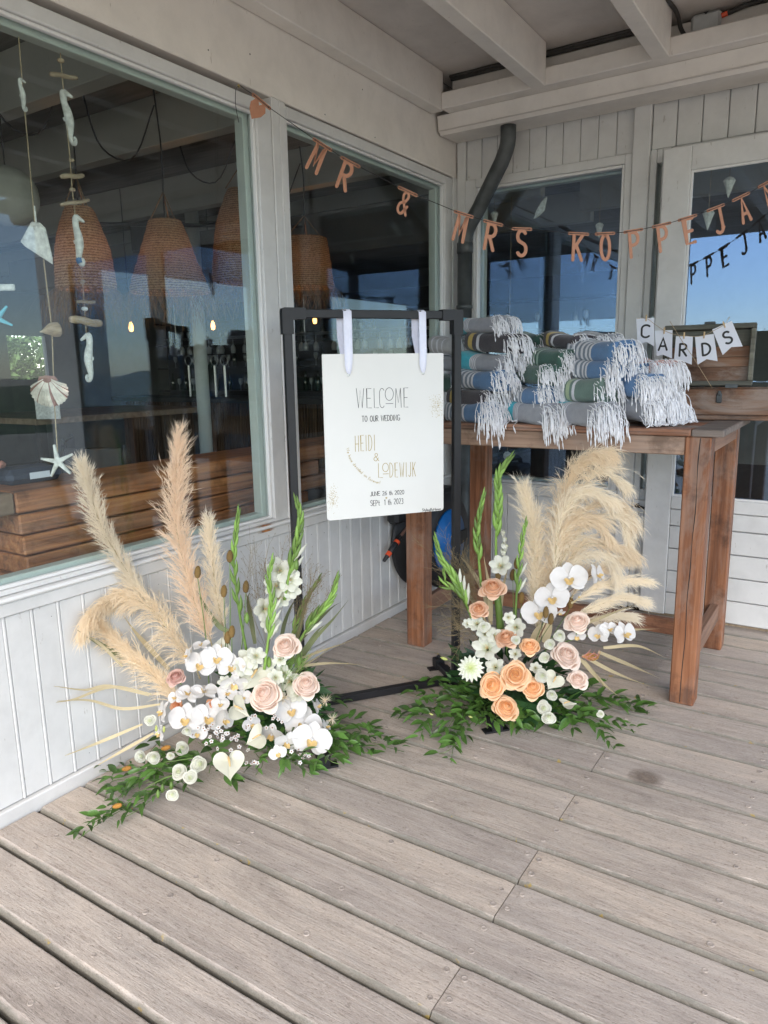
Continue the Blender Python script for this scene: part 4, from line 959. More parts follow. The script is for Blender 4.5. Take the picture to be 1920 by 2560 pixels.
# ================================================================== WOODEN CRATE WITH LID, CARDS BUNTING
ct = thing('wooden_crate', 'old brown hinged wooden crate, lid open, at the back corner of the table', 'crate', (1.75, -.6, TZ))
rotc = Matrix.Rotation(radians(4), 4, 'Z'); CO = T(1.47, -.70, TZ + .003) @ rotc
def cpart(nm, lo, hi, mat, parent, ch=.003, extra=None):
    c = V([(a + b_) / 2 for a, b_ in zip(lo, hi)]); h = [(b_ - a) / 2 for a, b_ in zip(lo, hi)]; mb = MB(); mb.box([-x for x in h], h, ch)
    return part(nm, mb, mat, parent, world=(CO if extra is None else CO @ extra) @ Matrix.Translation(c))
CW, CDp, CH = .60, .30, .135
cpart('front_plank', (0, 0, .022), (CW, .016, CH), 'chestw', ct); cpart('front_plank', (0, .001, 0), (CW, .016, .0195), 'chestw', ct); cpart('back_plank', (0, CDp - .016, 0), (CW, CDp, CH), 'chestw', ct)
cpart('side_plank', (-.012, .002, 0), (-.0005, CDp, CH - .002), 'chestg', ct); cpart('side_plank', (CW + .0005, .002, 0), (CW + .012, CDp, CH - .002), 'chestg', ct); cpart('base_plank', (0.001, .0165, .001), (CW - .001, CDp - .0165, .012), 'chestw', ct)
cl_ = cpart('clasp', (.165, -.008, .075), (.188, -.0005, .118), 'pipe', ct); cpart('clasp_hook', (.170, -.014, .108), (.184, -.008, .128), 'pipe', cl_)
LE = T(-.075, .05, CH + .012) @ Matrix.Rotation(radians(-6), 4, 'X')
lid = cpart('lid', (0, .028, 0), (.375, .034, .27), 'chestg', ct, .002, LE)
LT = T(-.075, .05, CH + .012) @ Matrix.Rotation(radians(-6), 4, 'X')
for (lo, hi, mt_) in (((0, -.02, 0), (.375, .0275, .022), 'chestg'), ((0, -.02, .248), (.375, .0275, .27), 'chestg'), ((0, -.02, .0225), (.020, .0275, .2475), 'chestg'), ((.355, -.02, .0225), (.375, .0275, .2475), 'chestg')):
    c = cpart('lid_frame', lo, hi, mt_, lid, .003, LT)
for z0_, z1_, mt_ in ((.023, .085, 'chestw'), (.0865, .128, 'chestw'), (.1295, .175, 'chestw'), (.1765, .2475, 'chestg')): cpart('lid_board', (.021, .018, z0_), (.354, .0275, z1_), mt_, lid, .001, LT)
cpart('lid_catch', (.165, -.018, .2705), (.21, .0, .281), 'pipe', lid, .002, LT)
for x in (.06, .27): cpart('hinge', (x, -.022, -.010), (x + .05, -.014, .006), 'pipe', lid, .001, LT)
# bunting
fl = thing('cards_bunting', 'five white swallowtail flags spelling CARDS pegged on twine in front of the crate lid', 'bunting', (1.55, -.78, 1.4))
FY = -.765
def fpt(x, y): return pl(1580 + x * .20495, 780 + y * .20495, 1, FY)
flags = [('C', [(50, 75), (272, 75), (268, 418), (172, 362), (72, 412)], (165, 235), 172, 0), ('A', [(272, 228), (492, 220), (484, 568), (378, 522), (300, 540)], (376, 392), 165, 0), ('R', [(536, 296), (742, 297), (728, 642), (612, 598), (508, 648)], (626, 462), 168, 0),
         ('D', [(766, 300), (996, 266), (1042, 600), (908, 575), (795, 645)], (905, 452), 168, 8), ('S', [(978, 215), (1216, 108), (1350, 420), (1212, 428), (1106, 525)], (1165, 312), 172, 22)]
pegs = [(174, 68), (391, 222), (636, 280), (879, 275), (1121, 148)]
ey_ = V((0, 0, 1))
for i, (ch, poly, cc, hh, an) in enumerate(flags):
    pts = [fpt(*p) for p in poly]; b = MB(); yo = (i % 2) * .004
    vs = [p + V((0, yo, 0)) for p in pts] + [p + V((0, yo + .0012, 0)) for p in pts]; n_ = 5
    b.add(vs, [(0, 1, 3), (1, 2, 3), (0, 3, 4), (5, 8, 6), (6, 8, 7), (5, 9, 8)] + [(j, (j + 1) % 5, 5 + (j + 1) % 5, 5 + j) for j in range(5)])
    fo = part('flag', b, 'paper', fl, label='white flag with the letter ' + ch)
    c = fpt(*cc); h = (fpt(cc[0], cc[1] - hh / 2) - fpt(cc[0], cc[1] + hh / 2)).length * .86
    a = radians(an); ex = V((cos(a), 0, sin(a))); ez = V((-sin(a), 0, cos(a))); wd = GLY[ch][0] * h * 1.25
    b = MB(); glyph(b, ch, c - ex * wd / 2 - ez * h / 2 + V((0, yo - .0003, 0)), ex, ez, V((0, -1, 0)), h, .0085, .0006, 1.25); part('printed_letter', b, 'ink', fo)
    q = fpt(*pegs[i]); b = MB(); b.box((-.0028, -.004, -.016), (.0028, .006, .012), .001); part('clothes_peg', b, 'peg', fl, world=T(*(q + V((0, yo, 0)))) @ Matrix.Rotation(-radians(an) if i == 4 else 0, 4, 'Y'))
b = MB(); b.tube(bez([fpt(60, 80), fpt(174, 78), fpt(285, 155), fpt(391, 225), fpt(520, 275), fpt(636, 290), fpt(760, 300), fpt(879, 285), fpt(975, 238), fpt(1121, 155), fpt(1190, 55)], 40), .0011, 4)
q0, q1_ = fpt(465, 112), fpt(980, 930); b.tube([q0 + V((0, -.006, 0)), fpt(640, 395) + V((0, -.008, 0)), fpt(735, 530) + V((0, -.006, 0)), q1_], .0011, 4); part('twine', b, 'twine', fl)

# ================================================================== HOSE REEL
hr = thing('hose_reel', 'black hose reel with blue disc and orange nozzle behind a table leg', 'hose reel', (.18, -.56, .41))
HC = V((.0, -.57, .41)); ROTH = V((1, 0, 0)).to_track_quat('Z', 'Y').to_matrix()
b = MB(); b.lathe([(.20, .02), (.275, .022), (.285, .035), (.275, .048), (.17, .052), (.165, .20), (.265, .205), (.278, .218), (.272, .235), (.20, .243), (.19, .244)], 40, c=HC, rot=ROTH); part('drum_housing', b, 'rubber', hr, smooth=True)
b = MB(); b.lathe([(.185, .2445), (.18, .256), (.06, .262), (.05, .270), (.001, .272)], 40, c=HC, rot=ROTH); part('blue_disc', b, 'blue', hr, smooth=True)
b = MB(); b.prism([(-.02, .035), (.18, .030), (.185, -.035), (.0, -.06), (-.03, -.01)], V((0, 1, .05)), SZ, HC + V((.262, 0, .0)), .010, V((1, 0, 0))); part('disc_spoke', b, 'rubber', hr)
b = MB(); b.box((.03, -.66, .64), (.23, -.42, .71), .02); part('reel_cover', b, 'rubber', hr)
b = MB(); b.tube(bez([(.13, -.70, .66), (.13, -.66, .735), (.13, -.50, .745), (.13, -.44, .69)], 12), .018, 8); part('carry_handle', b, 'rubber', hr, smooth=True)
b = MB(); b.box((.025, -.90, .545), (.10, -.79, .66), .018); part('hose_guide', b, 'rubber', hr)
gA = plD(882, 1137, 0, .07); gB = plD(866, 1158, 0, .07); gC = plD(850, 1175, 0, .065); gD = plD(829, 1212, 0, .05)
b = MB(); b.lathe([(.020, 0), (.023, .008), (.016, .028)], 14, c=plD(889, 1131, 0, .07), rot=(gB - gA).normalized().to_track_quat('Z', 'Y').to_matrix()); part('hose_socket', b, 'orange', hr, smooth=True)
b = MB(); b.tube(bez([plD(889, 1131, 0, .07), gA, gB + (gC - gB) * .2], 8), .009, 10); part('hose', b, 'hose', hr, smooth=True)
def seg(a, c, t0, t1): return [a.lerp(c, t0), a.lerp(c, t1)]
nz = MB(); nz.tube([gB.lerp(gD, t) for t in (.0, .05, .28, .31, .62, .64, .78, .8, .98, 1.0)], [.010, .0135, .0145, .017, .017, .0145, .0145, .0125, .010, .009], 14); no_ = part('nozzle', nz, 'rubber', hr, smooth=True)
for t0, t1, rr in ((.20, .30, .0175), (.66, .80, .0155)):
    b = MB(); b.tube(seg(gB, gD, t0, t1), rr, 14); part('nozzle_ring', b, 'orange', no_)

# ================================================================== INSIDE THE WINDOW: HANGING SHELL STRINGS
XS = -.085
def hp(x, y, xx=XS): return plD(x, y, 0, xx)
CX = RR.copy(); CX.z = 0; CX.normalize()     # across, as seen by someone on the deck
def flatshape(mb, pts2, c, ex, ey, th, mi=0, dome=.3):
    """a rounded slab from an outline: outline ring, inset raised ring, both faces"""
    en = V(ex).cross(V(ey)).normalized(); n = len(pts2); cx = sum(p[0] for p in pts2) / n; cy = sum(p[1] for p in pts2) / n
    def ringp(k, z): return [V(c) + V(ex) * (cx + (p[0] - cx) * k) + V(ey) * (cy + (p[1] - cy) * k) + en * z for p in pts2]
    R_ = [ringp(.78, -th / 2), ringp(.97, -th * .3), ringp(1, 0), ringp(.97, th * .3), ringp(.78, th / 2)]
    vs = [p for r in R_ for p in r]; fs = [(i * n + j, i * n + (j + 1) % n, (i + 1) * n + (j + 1) % n, (i + 1) * n + j) for i in range(4) for j in range(n)]
    b0 = len(vs); vs += [V(c) + V(ex) * cx + V(ey) * cy - en * th / 2, V(c) + V(ex) * cx + V(ey) * cy + en * th / 2]
    fs += [((j + 1) % n, j, b0) for j in range(n)] + [(4 * n + j, 4 * n + (j + 1) % n, b0 + 1) for j in range(n)]
    mb.add(vs, fs, mi)
def seahorse(parent, a, c, mat, tail=None, flip=1, mir=False):
    """a carved seahorse whose head is at a and tail tip near c"""
    a = V(a); c = V(c); L = (a - c).length; ey = (a - c).normalized(); ex = CX * flip
    sp_ = [(-.30, .90), (-.12, .97), (.02, 1.0), (.06, .90), (.05, .78), (.00, .62), (-.02, .45), (.02, .28), (.06, .14), (.02, .02), (-.08, .0), (-.13, .07), (-.08, .12), (-.03, .09)]
    pts = [c + ex * x * L * .55 + ey * y * L for x, y in sp_]; rad = [.028, .05, .075, .075, .07, .095, .10, .08, .06, .045, .04, .035, .03, .02]
    b = MB(); b.tube(bez(pts, 40), [L * rad[min(int(i / 40 * 13), 12)] * (1 - (i / 40 * 13 % 1)) + L * rad[min(int(i / 40 * 13) + 1, 13)] * (i / 40 * 13 % 1) for i in range(41)], 8)
    o = part('seahorse', b, mat, parent, smooth=True)
    b = MB(); flatshape(b, [(.0, 0), (.07 * L, .03 * L), (.08 * L, .10 * L), (.0, .12 * L)], c + ex * L * .04 + ey * L * .42, ex, ey, L * .03); part('fin', b, mat, o)
    if tail:
        b = MB(); b.tube([c + ex * L * .03 + ey * L * t for t in (.02, .1, .2)], [L * .05, L * .075, L * .05], 8); part('painted_tail', b, tail, o, smooth=True)
    return o
def bead(parent, p, w, h, mat='drift'):
    b = MB(); b.lathe([(.002, -h / 2), (w * .35, -h * .42), (w / 2, -h * .05), (w * .4, h * .35), (.002, h / 2)], 12, c=p, cap=False); return part('pebble_bead', b, mat, parent, smooth=True)
def stick(parent, a, c, r, mat='drift'):
    b = MB(); b.tube(bez([a, V(a).lerp(V(c), .35) + V((0, 0, r * .2)), V(a).lerp(V(c), .7) - V((0, 0, r * .25)), c], 9), [r * k for k in (.75, .95, 1, .9, 1.05, 1, .9, 1, .95, .8)], 8); return part('driftwood_stick', b, mat, parent, smooth=True)
m1 = thing('shell_mobile', 'string with white shell, conch, scallop and starfish at the left of the big window', 'mobile', hp(80, 600))
b = MB(); b.tube([hp(35, 20), hp(50, 200), hp(75, 480)], .0018, 5); b.tube([hp(94, 560), hp(112, 710), hp(118, 880), hp(125, 990)], .0022, 5); part('string', b, 'twine', m1)
b = MB(); b.tube([hp(74, 445), hp(78, 492)], .004, 6); b.lathe([(.002, -.012), (.011, -.006), (.012, .004), (.004, .012)], 10, c=hp(79, 493), cap=False); part('rope_knot', b, 'ceram', m1, smooth=True)
seahorse(m1, hp(44, 172), hp(54, 240), 'ceram', flip=-1)
k_ = (hp(100, 500) - hp(50, 500)).length / 50
b = MB(); c = hp(80, 525); flatshape(b, [(x * k_, y * k_) for x, y in [(-32, 3), (-25, -6), (27, -41), (28, -30), (20, 28), (10, 38), (-6, 40), (-14, 30)]], c, CX, SZ, .012); part('white_wood_shell', b, 'ceram', m1)
b = MB(); b.tube(bez([hp(86, 717), hp(98, 715), hp(112, 712), hp(124, 712), hp(128, 711)], 12), [.002, .004, .006, .010, .014, .018, .022, .024, .025, .024, .021, .016, .006], 10); co_ = part('conch', b, 'drift', m1, smooth=True)
# scallop with radiating ribs
c = hp(107, 845); k_ = (hp(150, 845) - hp(100, 845)).length / 50; b = MB(); pts = []; n_ = 36
for i in range(n_):
    a = radians(-205 + 230 * i / (n_ - 1)); rr = (37 if i % 2 else 34.5) * k_; pts.append((rr * 1.04 * cos(a), rr * .84 * sin(a) + 0 * k_))
hinge = (0, 27 * k_); vs = [c + CX * hinge[0] + SZ * hinge[1]]; 
rings = [.25, .5, .75, 1.0]; en = CX.cross(SZ).normalized(); 
if en.dot(CAM - c) < 0: en = -en
for r in rings:
    for i, p in enumerate(pts):
        q = V((hinge[0] + (p[0] - hinge[0]) * r, hinge[1] + (p[1] - hinge[1]) * r)); dz = .014 * (1 - (2 * r - 1) ** 2) + (.0016 if i % 2 else -.0012) * r
        vs.append(c + CX * q[0] + SZ * q[1] + en * dz)
fs = [(0, 1 + i, 2 + i) for i in range(n_ - 1)] + [(1 + k * n_ + i, 1 + (k + 1) * n_ + i, 2 + (k + 1) * n_ + i, 2 + k * n_ + i) for k in range(3) for i in range(n_ - 1)]
b.add(vs, fs)
for i, f in enumerate(b.f): b.m[i] = 1 if ((i % (n_ - 1)) in (3, 4, 10, 19, 20, 27, 31) ) else 0
part('scallop', b, ['shell', 'shellr'], m1)
b = MB(); flatshape(b, [(-.033, 0), (-.027, .014), (0, .018), (.027, .014), (.036, 0), (0, -.008)], c + SZ * .034 + en * .006, CX, SZ, .006); part('scallop_hinge', b, 'shellr', m1)
def starfish(parent, c, r, mat, rot=0, ex=CX, ey=SZ, arms=5):
    b = MB(); pts = []
    for i in range(arms * 2):
        a = rot + pi / 2 + pi * i / arms; rr = r if i % 2 == 0 else r * .24
        if i % 2 == 0:
            for d in (-.055, .055): pts.append((rr * cos(a + d), rr * sin(a + d)))
        else: pts.append((rr * cos(a), rr * sin(a)))
    flatshape(b, pts, c, ex, ey, r * .2); return part('starfish', b, mat, parent)
starfish(m1, hp(125, 997), .058, 'ceram', .12)
m2 = thing('seahorse_mobile', 'string of driftwood, pebbles and three white seahorses inside the big window', 'mobile', hp(160, 500))
b = MB(); b.tube([hp(128, 60), hp(131, 130), hp(150, 330), hp(155, 400), hp(163, 470), hp(178, 600), hp(187, 730)], .0018, 5); part('string', b, 'twine', m2)
bead(m2, hp(131, 131), .024, .012, 'drift'); bead(m2, hp(154, 346), .020, .012); bead(m2, hp(156, 410), .022, .012); bead(m2, hp(178, 608), .019, .014); bead(m2, hp(183, 667), .022, .014, 'ceram')
stick(m2, hp(108, 160), hp(166, 168), .008); stick(m2, hp(131, 382), hp(180, 379), .008); stick(m2, hp(130, 443), hp(192, 432), .006); stick(m2, hp(166, 652), hp(205, 652), .006); stick(m2, hp(152, 690), hp(218, 698), .0135)
seahorse(m2, hp(138, 200), hp(158, 311), 'ceram', flip=-1); seahorse(m2, hp(165, 470), hp(175, 572), 'ceram', 'ceramb', flip=-1); seahorse(m2, hp(190, 725), hp(194, 822), 'ceram', flip=1)
t = thing('blue_starfish', 'turquoise starfish half out of the photo at the left edge of the window', 'starfish', hp(-10, 690)); starfish(t, hp(-6, 688), .05, 'turq', .5)
b = MB(); b.tube([hp(-6, 668), hp(-4, 640)], .0016, 5); b.tube([hp(-8, 612), hp(-14, 400), hp(-20, 20)], .0016, 5); part('string', b, 'twine', t)
b = MB(); b.obox(hp(0, 621), CX, CX.cross(SZ), SZ, .045, .006, .0095, .003); part('white_wood_tag', b, 'ceram', t)

# ================================================================== PENDANT LAMPS IN WOVEN GRASS
def lerp(a, c, t): return a + (c - a) * t
def pendant(label, cx, topy, boty, halfD, topw, xx, glow=True, seed=1, dome=False):
    rnd = random.Random(seed); base = hp(cx, boty, xx); top = hp(cx, topy, xx); rb = (hp(cx + halfD, boty, xx) - hp(cx - halfD, boty, xx)).length / 2 * .80; rt = rb * topw; H = top.z - base.z
    cx_, cy_ = (base.x + top.x) / 2, (base.y + top.y) / 2; z0 = base.z; n = 28
    t = thing('pendant_lamp', label, 'lamp', (cx_, cy_, z0), 'woven grass pendant lamps in the restaurant')
    prof = []
    for i in range(15):
        u = i / 14; r = lerp(rb, rt, u) if not dome else rb * (cos(u * pi / 2 * .86)) ** .55
        prof.append((r * (1 + .02 * (i % 2)), u * H))
    mb = MB(); mb.lathe(prof, n, c=(cx_, cy_, z0), cap=False)
    for i, p in enumerate(mb.v):
        q = V(p); f = 1 + .045 * noise.noise(q * 9 + V((seed, 0, 0))) ; mb.v[i] = (cx_ + (q.x - cx_) * f, cy_ + (q.y - cy_) * f, q.z)
    part('lamp_shade', mb, 'wicker', t, smooth=True)
    mb = MB()
    for i in range(520):
        a = rnd.uniform(0, 2 * pi); u = rnd.choice((0, 0, 0, rnd.random() * .9)); r = (lerp(rb, rt, u) if not dome else rb * cos(u * pi / 2 * .86) ** .55) * 1.01; p = V((cx_ + r * cos(a), cy_ + r * sin(a), z0 + u * H))
        if u == 0:
            L = rnd.uniform(.08, .26); d = V((cos(a), sin(a), 0)) * rnd.uniform(-.1, .55) + V((-sin(a), cos(a), 0)) * rnd.uniform(-.6, .6) + V((0, 0, rnd.uniform(-.5, .1)))
        else: L = rnd.uniform(.02, .05); d = V((cos(a), sin(a), rnd.uniform(-.6, .4))) + V((-sin(a), cos(a), 0)) * rnd.uniform(-1, 1)
        d.normalize(); pts = [p]
        for k in range(6):
            d = (d + V((rnd.uniform(-.25, .25), rnd.uniform(-.25, .25), -.32 if u == 0 else -.1))).normalized(); p = p + d * L / 6; pts.append(p)
        mb.ribbon(pts, [.0035, .003, .003, .0028, .0025, .002, .001], V((sin(a), -cos(a), 0)) if rnd.random() < .5 else SZ.cross(d).normalized())
    part('raffia_fringe', mb, 'raffia', t, kind='stuff')
    mb = MB(); tp = V((cx_, cy_, z0 + H + .16))
    for k in range(3):
        a = k * 2.1; mb.tube([V((cx_ + rt * .9 * cos(a), cy_ + rt * .9 * sin(a), z0 + H)), tp], .004, 5)
    part('hanger_strap', mb, 'raffia', t)
    mb = MB(); mb.tube(bez([(cx_, cy_, z0 + H * .55), (cx_, cy_, z0 + H + .1), (cx_ + .01, cy_, z0 + H + .4), (cx_, cy_ - .02, 3.02)], 12), .005, 6)
    mb.tube(bez([(cx_, cy_ - .02, 2.9), (cx_ - .12, cy_ - .1, 2.62), (cx_ - .25, cy_ - .22, 2.68), (cx_ - .30, cy_ - .28, 2.99)], 14), .005, 6); part('lamp_cable', mb, 'rubber', t, smooth=True)
    mb = MB(); mb.lathe([(.002, -.10), (.025, -.08), (.035, -.04), (.028, 0), (.012, .03), (.012, .05)], 12, c=(cx_, cy_, z0 + H * .5)); part('bulb', mb, 'bulbglow', t, smooth=True)
    li = bpy.data.lights.new('lamp_light', 'POINT'); li.energy = 1.0 if glow else .4; li.color = (1, .45, .16); li.shadow_soft_size = .05
    lo = link('lamp_light', li, t, T(cx_, cy_, z0 + H * .38))
    return t
pendant('domed woven grass lamp behind the seahorse string', 178, 450, 625, 68, .5, -1.4, True, 3, True)
pendant('cone-shaped woven grass lamp in the middle of the big window', 362, 478, 632, 82, .40, -1.4, True, 5)
pendant('tall woven grass lamp half hidden by the window post', 528, 412, 612, 62, .55, -1.4, False, 8, True)
pendant('woven grass lamp seen through the narrower window, left of the small bulbs', 660, 515, 622, 48, .75, -1.5, True, 11)

def edison(label, x, y, xx, w=.022, h=.075):
    c = hp(x, y, xx); t = thing('filament_bulb', label, 'bulb', c, 'bare filament bulbs over the bar')
    mb = MB(); mb.lathe([(.002, -h * .6), (w * .8, -h * .5), (w, -h * .1), (w * .8, h * .3), (w * .45, h * .5), (w * .45, h * .6)], 12, c=c); part('glass_bulb', mb, 'bulbglow', t, smooth=True)
    mb = MB(); mb.box((c.x - w * .45, c.y - w * .45, c.z - h * .35), (c.x + w * .45, c.y + w * .45, c.z + h * .25), .002); part('filament', mb, 'bulbcore', t)
    mb = MB(); mb.tube([c + SZ * h * .6, c + SZ * h * 1.2], w * .55, 8); mb.tube([c + SZ * h * 1.2, (c.x, c.y, 3.01)], .004, 5); part('cord', mb, 'rubber', t)
edison('small glowing bulb left of the white column', 283, 706, -3.6); edison('small glowing bulb right of the white column', 460, 703, -3.4)
edison('left of two glowing bulbs near the & letter', 711, 477, -2.4, .020, .07); edison('right of two glowing bulbs near the & letter', 720, 475, -2.5, .020, .07)
edison('glowing bulb under the top bar of the sign stand', 680, 690, -2.6); edison('glowing bulb just above the top bar at its right end', 937, 667, -1.6)
gl_ = thing('paper_globe', 'pale round paper lantern at the left edge of the window', 'lantern', hp(20, 425, -1.2))
gc = hp(18, 424, -1.3); mb = MB(); rr_ = (hp(78, 424, -1.3) - hp(18, 424, -1.3)).length * .93; mb.lathe([(rr_ * sin(pi * i / 22) * (1 + .008 * (i % 2)), -rr_ * cos(pi * i / 22)) for i in range(1, 22)], 30, c=gc); part('globe_shade', mb, 'globe', gl_, smooth=True)
mb = MB(); mb.tube([gc + SZ * rr_, (gc.x, gc.y, 3.01)], .004, 5); part('cord', mb, 'rubber', gl_)

# ================================================================== SLEEPER BENCH, BAR, SHELVES
tbn = thing('sleeper_counter', 'counter of stacked red-brown wooden sleepers right behind the big window', 'counter', (-.5, -2, .5))
def sl(x0, x1, y0, y1, z0, z1, mt_='sleeper'): bpart('sleeper', (x0, y0, z0), (x1, y1, z1), mt_, tbn, .006)
zz = [.0, .16, .32, .47, .62, .695, .77, .845, .922]
sl(-.52, -.225, -2.84, -.6, .926, 1.0)
for i in range(len(zz) - 1):
    y0 = -2.836 + (i * 7 % 4) * .004
    if i >= 6: sl(-.50, -.229 - .003 * (i % 3), y0, -.95 - .2 * (i % 2), zz[i] + .003, zz[i + 1] - .004)
    elif i % 2: sl(-.50, -.228, y0, -2.48, zz[i] + .003, zz[i + 1] - .004); sl(-.50, -.230, -2.475, -1.25, zz[i] + .003, zz[i + 1] - .004)
    else: sl(-.50, -.234, y0, -1.30, zz[i] + .003, zz[i + 1] - .004)
bpart('sleeper', (-.515, -2.998, .926), (-.225, -2.845, 1.0), 'sleepend', tbn, .006)
nb = thing('navy_case', 'navy case with a white label lying on the sleeper counter', 'case', (-.62, -2.5, 1.0)); c0_ = pl(88 * DK, 1032 * DK, 2, 1.0)
bpart('case_body', (-.50, -2.78, 1.002), (-.36, -2.56, 1.058), 'navy', nb, .02); bpart('label_tag', (-.3595, -2.70, 1.018), (-.358, -2.62, 1.042), 'paper', nb, .0005)
crl = thing('coral_hand', 'pinkish coral branch leaning on the navy case', 'ornament', (-.5, -2.75, 1.03)); mb = MB()
for k in range(6):
    a = radians(110 + k * 22); mb.tube(bez([(-.42, -2.76, 1.075), (-.40, -2.78 - .02 * k * .3, 1.075 + .01 * sin(a)), (-.39, -2.80 - .006 * k, 1.06 - .008 * k)], 5), [.012, .011, .010, .008, .006, .004], 7)
part('coral_branch', mb, 'coral', crl, smooth=True, kind='stuff')
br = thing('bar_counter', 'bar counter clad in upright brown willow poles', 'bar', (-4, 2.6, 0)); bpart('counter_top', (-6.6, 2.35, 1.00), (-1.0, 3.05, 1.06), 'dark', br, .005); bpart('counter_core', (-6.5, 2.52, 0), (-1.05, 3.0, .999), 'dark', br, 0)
x = -6.48; i = 0
while x < -1.08 and i < 290:
    r_ = random.uniform(.009, .022); mb = MB(); mb.tube(bez([(x + r_, 2.50, 0), (x + r_ + random.uniform(-.008, .008), 2.49, .5), (x + r_ + random.uniform(-.01, .01), 2.50, .998)], 4), [r_, r_ * .95, r_ * .9, r_ * .9, r_ * .8], 6); part('willow_pole', mb, 'willow', br, smooth=True); x += r_ * 2 + .001; i += 1
tp_ = thing('beer_taps', 'row of five round steel tap handles on the bar', 'taps', (-3.9, 2.7, 1.06))
for i, x in enumerate((407, 424, 444, 463, 484)):
    c = plD(x, 779, 1, 2.65); mb = MB()
    for a in range(1): mb.tube([c + V((.062 * cos(q * pi / 10), 0, .062 * sin(q * pi / 10))) for q in range(21)], .009, 6)
    o = part('tap_ring', mb, 'steel', tp_, smooth=True); mb = MB(); mb.tube([c - SZ * .062, (c.x, c.y, 1.06)], .016, 8); part('tap_column', mb, 'steel', o)
sh = thing('back_bar_shelf', 'dark shelves of glassware behind the bar', 'shelf', (-4.5, 4.4, 0)); bpart('shelf_back', (-8.0, 4.62, 0), (-.2, 4.7, 2.45), 'dark', sh, 0)
for z in (1.05, 1.42, 1.80, 2.15): bpart('shelf_board', (-7.9, 4.30, z), (-.3, 4.615, z + .025), 'dark', sh, .002)
mb = MB(); mb.lathe([(.034, 0), (.036, .004), (.036, .13), (.034, .16), (.013, .20), (.012, .27), (.014, .272), (.014, .285)], 10); BOT = mb.mesh('bottle', 'bottle', True)
mb = MB(); mb.lathe([(.03, 0), (.004, .006), (.004, .08), (.028, .11), (.034, .15), (.03, .19), (.0285, .19), (.032, .15), (.026, .112), (.001, .09)], 10, cap=False); GLS = mb.mesh('wine_glass', 'clear', True)
rnd = random.Random(4)
for z in (1.075, 1.445, 1.825):
    x = -7.7
    while x < -.5:
        if rnd.random() < .55:
            kind = rnd.random() < .4; o = link('bottle' if kind else 'wine_glass', BOT if kind else GLS, None, T(x, 4.40 + rnd.uniform(0, .1), z + .0005), ('dark bottle standing on the shelves behind the bar' if kind else 'stemmed glass standing on the shelves behind the bar'), 'bottle' if kind else 'glass', 'bottles on the back bar' if kind else 'glasses on the back bar')
        x += rnd.uniform(.09, .15)
rk = thing('hanging_glass_rack', 'steel rack of upside-down glasses above the bar', 'rack', (-4, 2.7, 1.9))
mb = MB()
for y in (2.5, 2.7, 2.9): mb.tube([(-5.6, y, 1.80), (-1.2, y, 1.80)], .006, 5)
for x in (-5.6, -3.4, -1.2): mb.tube([(x, 2.7, 1.80), (x, 2.7, 3.0)], .006, 5)
part('rack_rail', mb, 'steel', rk)
for x in [ -5.5 + .115 * i for i in range(38)]:
    if rnd.random() < .8: link('wine_glass', GLS, None, T(x, 2.6 + .1 * rnd.random(), 1.792) @ Matrix.Rotation(pi, 4, 'X'), 'upside-down glass hanging from the rack above the bar', 'glass', 'glasses hanging over the bar')
# chairs on the left
def chair(lab, x, y, rz):
    t = thing('black_chair', lab, 'chair', (x, y, 0), 'black chairs inside'); W0 = T(x, y, 0) @ Matrix.Rotation(rz, 4, 'Z')
    def cp(nm, lo, hi, mt_='rubber'): mb = MB(); mb.box(lo, hi, .008); part(nm, mb, mt_, t, world=W0)
    cp('seat', (-.21, -.21, .44), (.21, .21, .48)); cp('backrest', (-.20, .17, .60), (.20, .20, .88))
    for sx in (-1, 1):
        cp('leg', (sx * .19 - .012, -.20, 0), (sx * .19 + .012, -.176, .4395)); cp('leg', (sx * .19 - .012, .18, 0), (sx * .19 + .012, .204, .4395)); cp('back_rail', (sx * .2 - .012 + sx * .013, .18, .4805), (sx * .2 + .012 + sx * .013, .204, .90))
chair('black chair at the left edge, seen through the big window', -2.2, -1.2, .6); chair('black chair further inside with a white cloth on its back', -3.0, -.55, 2.4)
q = plD(105, 880 + 2, 0, -2.9)
cn = thing('white_cloth', 'small white cloth hung over a black chair back', 'cloth', q); b = MB(); b.obox(plD(103, 882, 0, -2.9), CX, CX.cross(SZ), SZ, .09, .006, .08, .003); part('hanging_cloth', b, 'ceram', cn)
tt = thing('inside_table', 'narrow dark table with bowls at the left inside', 'table', (-3.6, 0, 0)); bpart('table_top', (-4.4, -.9, 1.0), (-3.2, .9, 1.05), 'sleepend', tt, .004)
for (x, y) in ((-4.35, -.85), (-3.3, -.85), (-4.35, .8), (-3.3, .8)): bpart('leg', (x, y, 0), (x + .06, y + .06, .9995), 'dark', tt, .002)

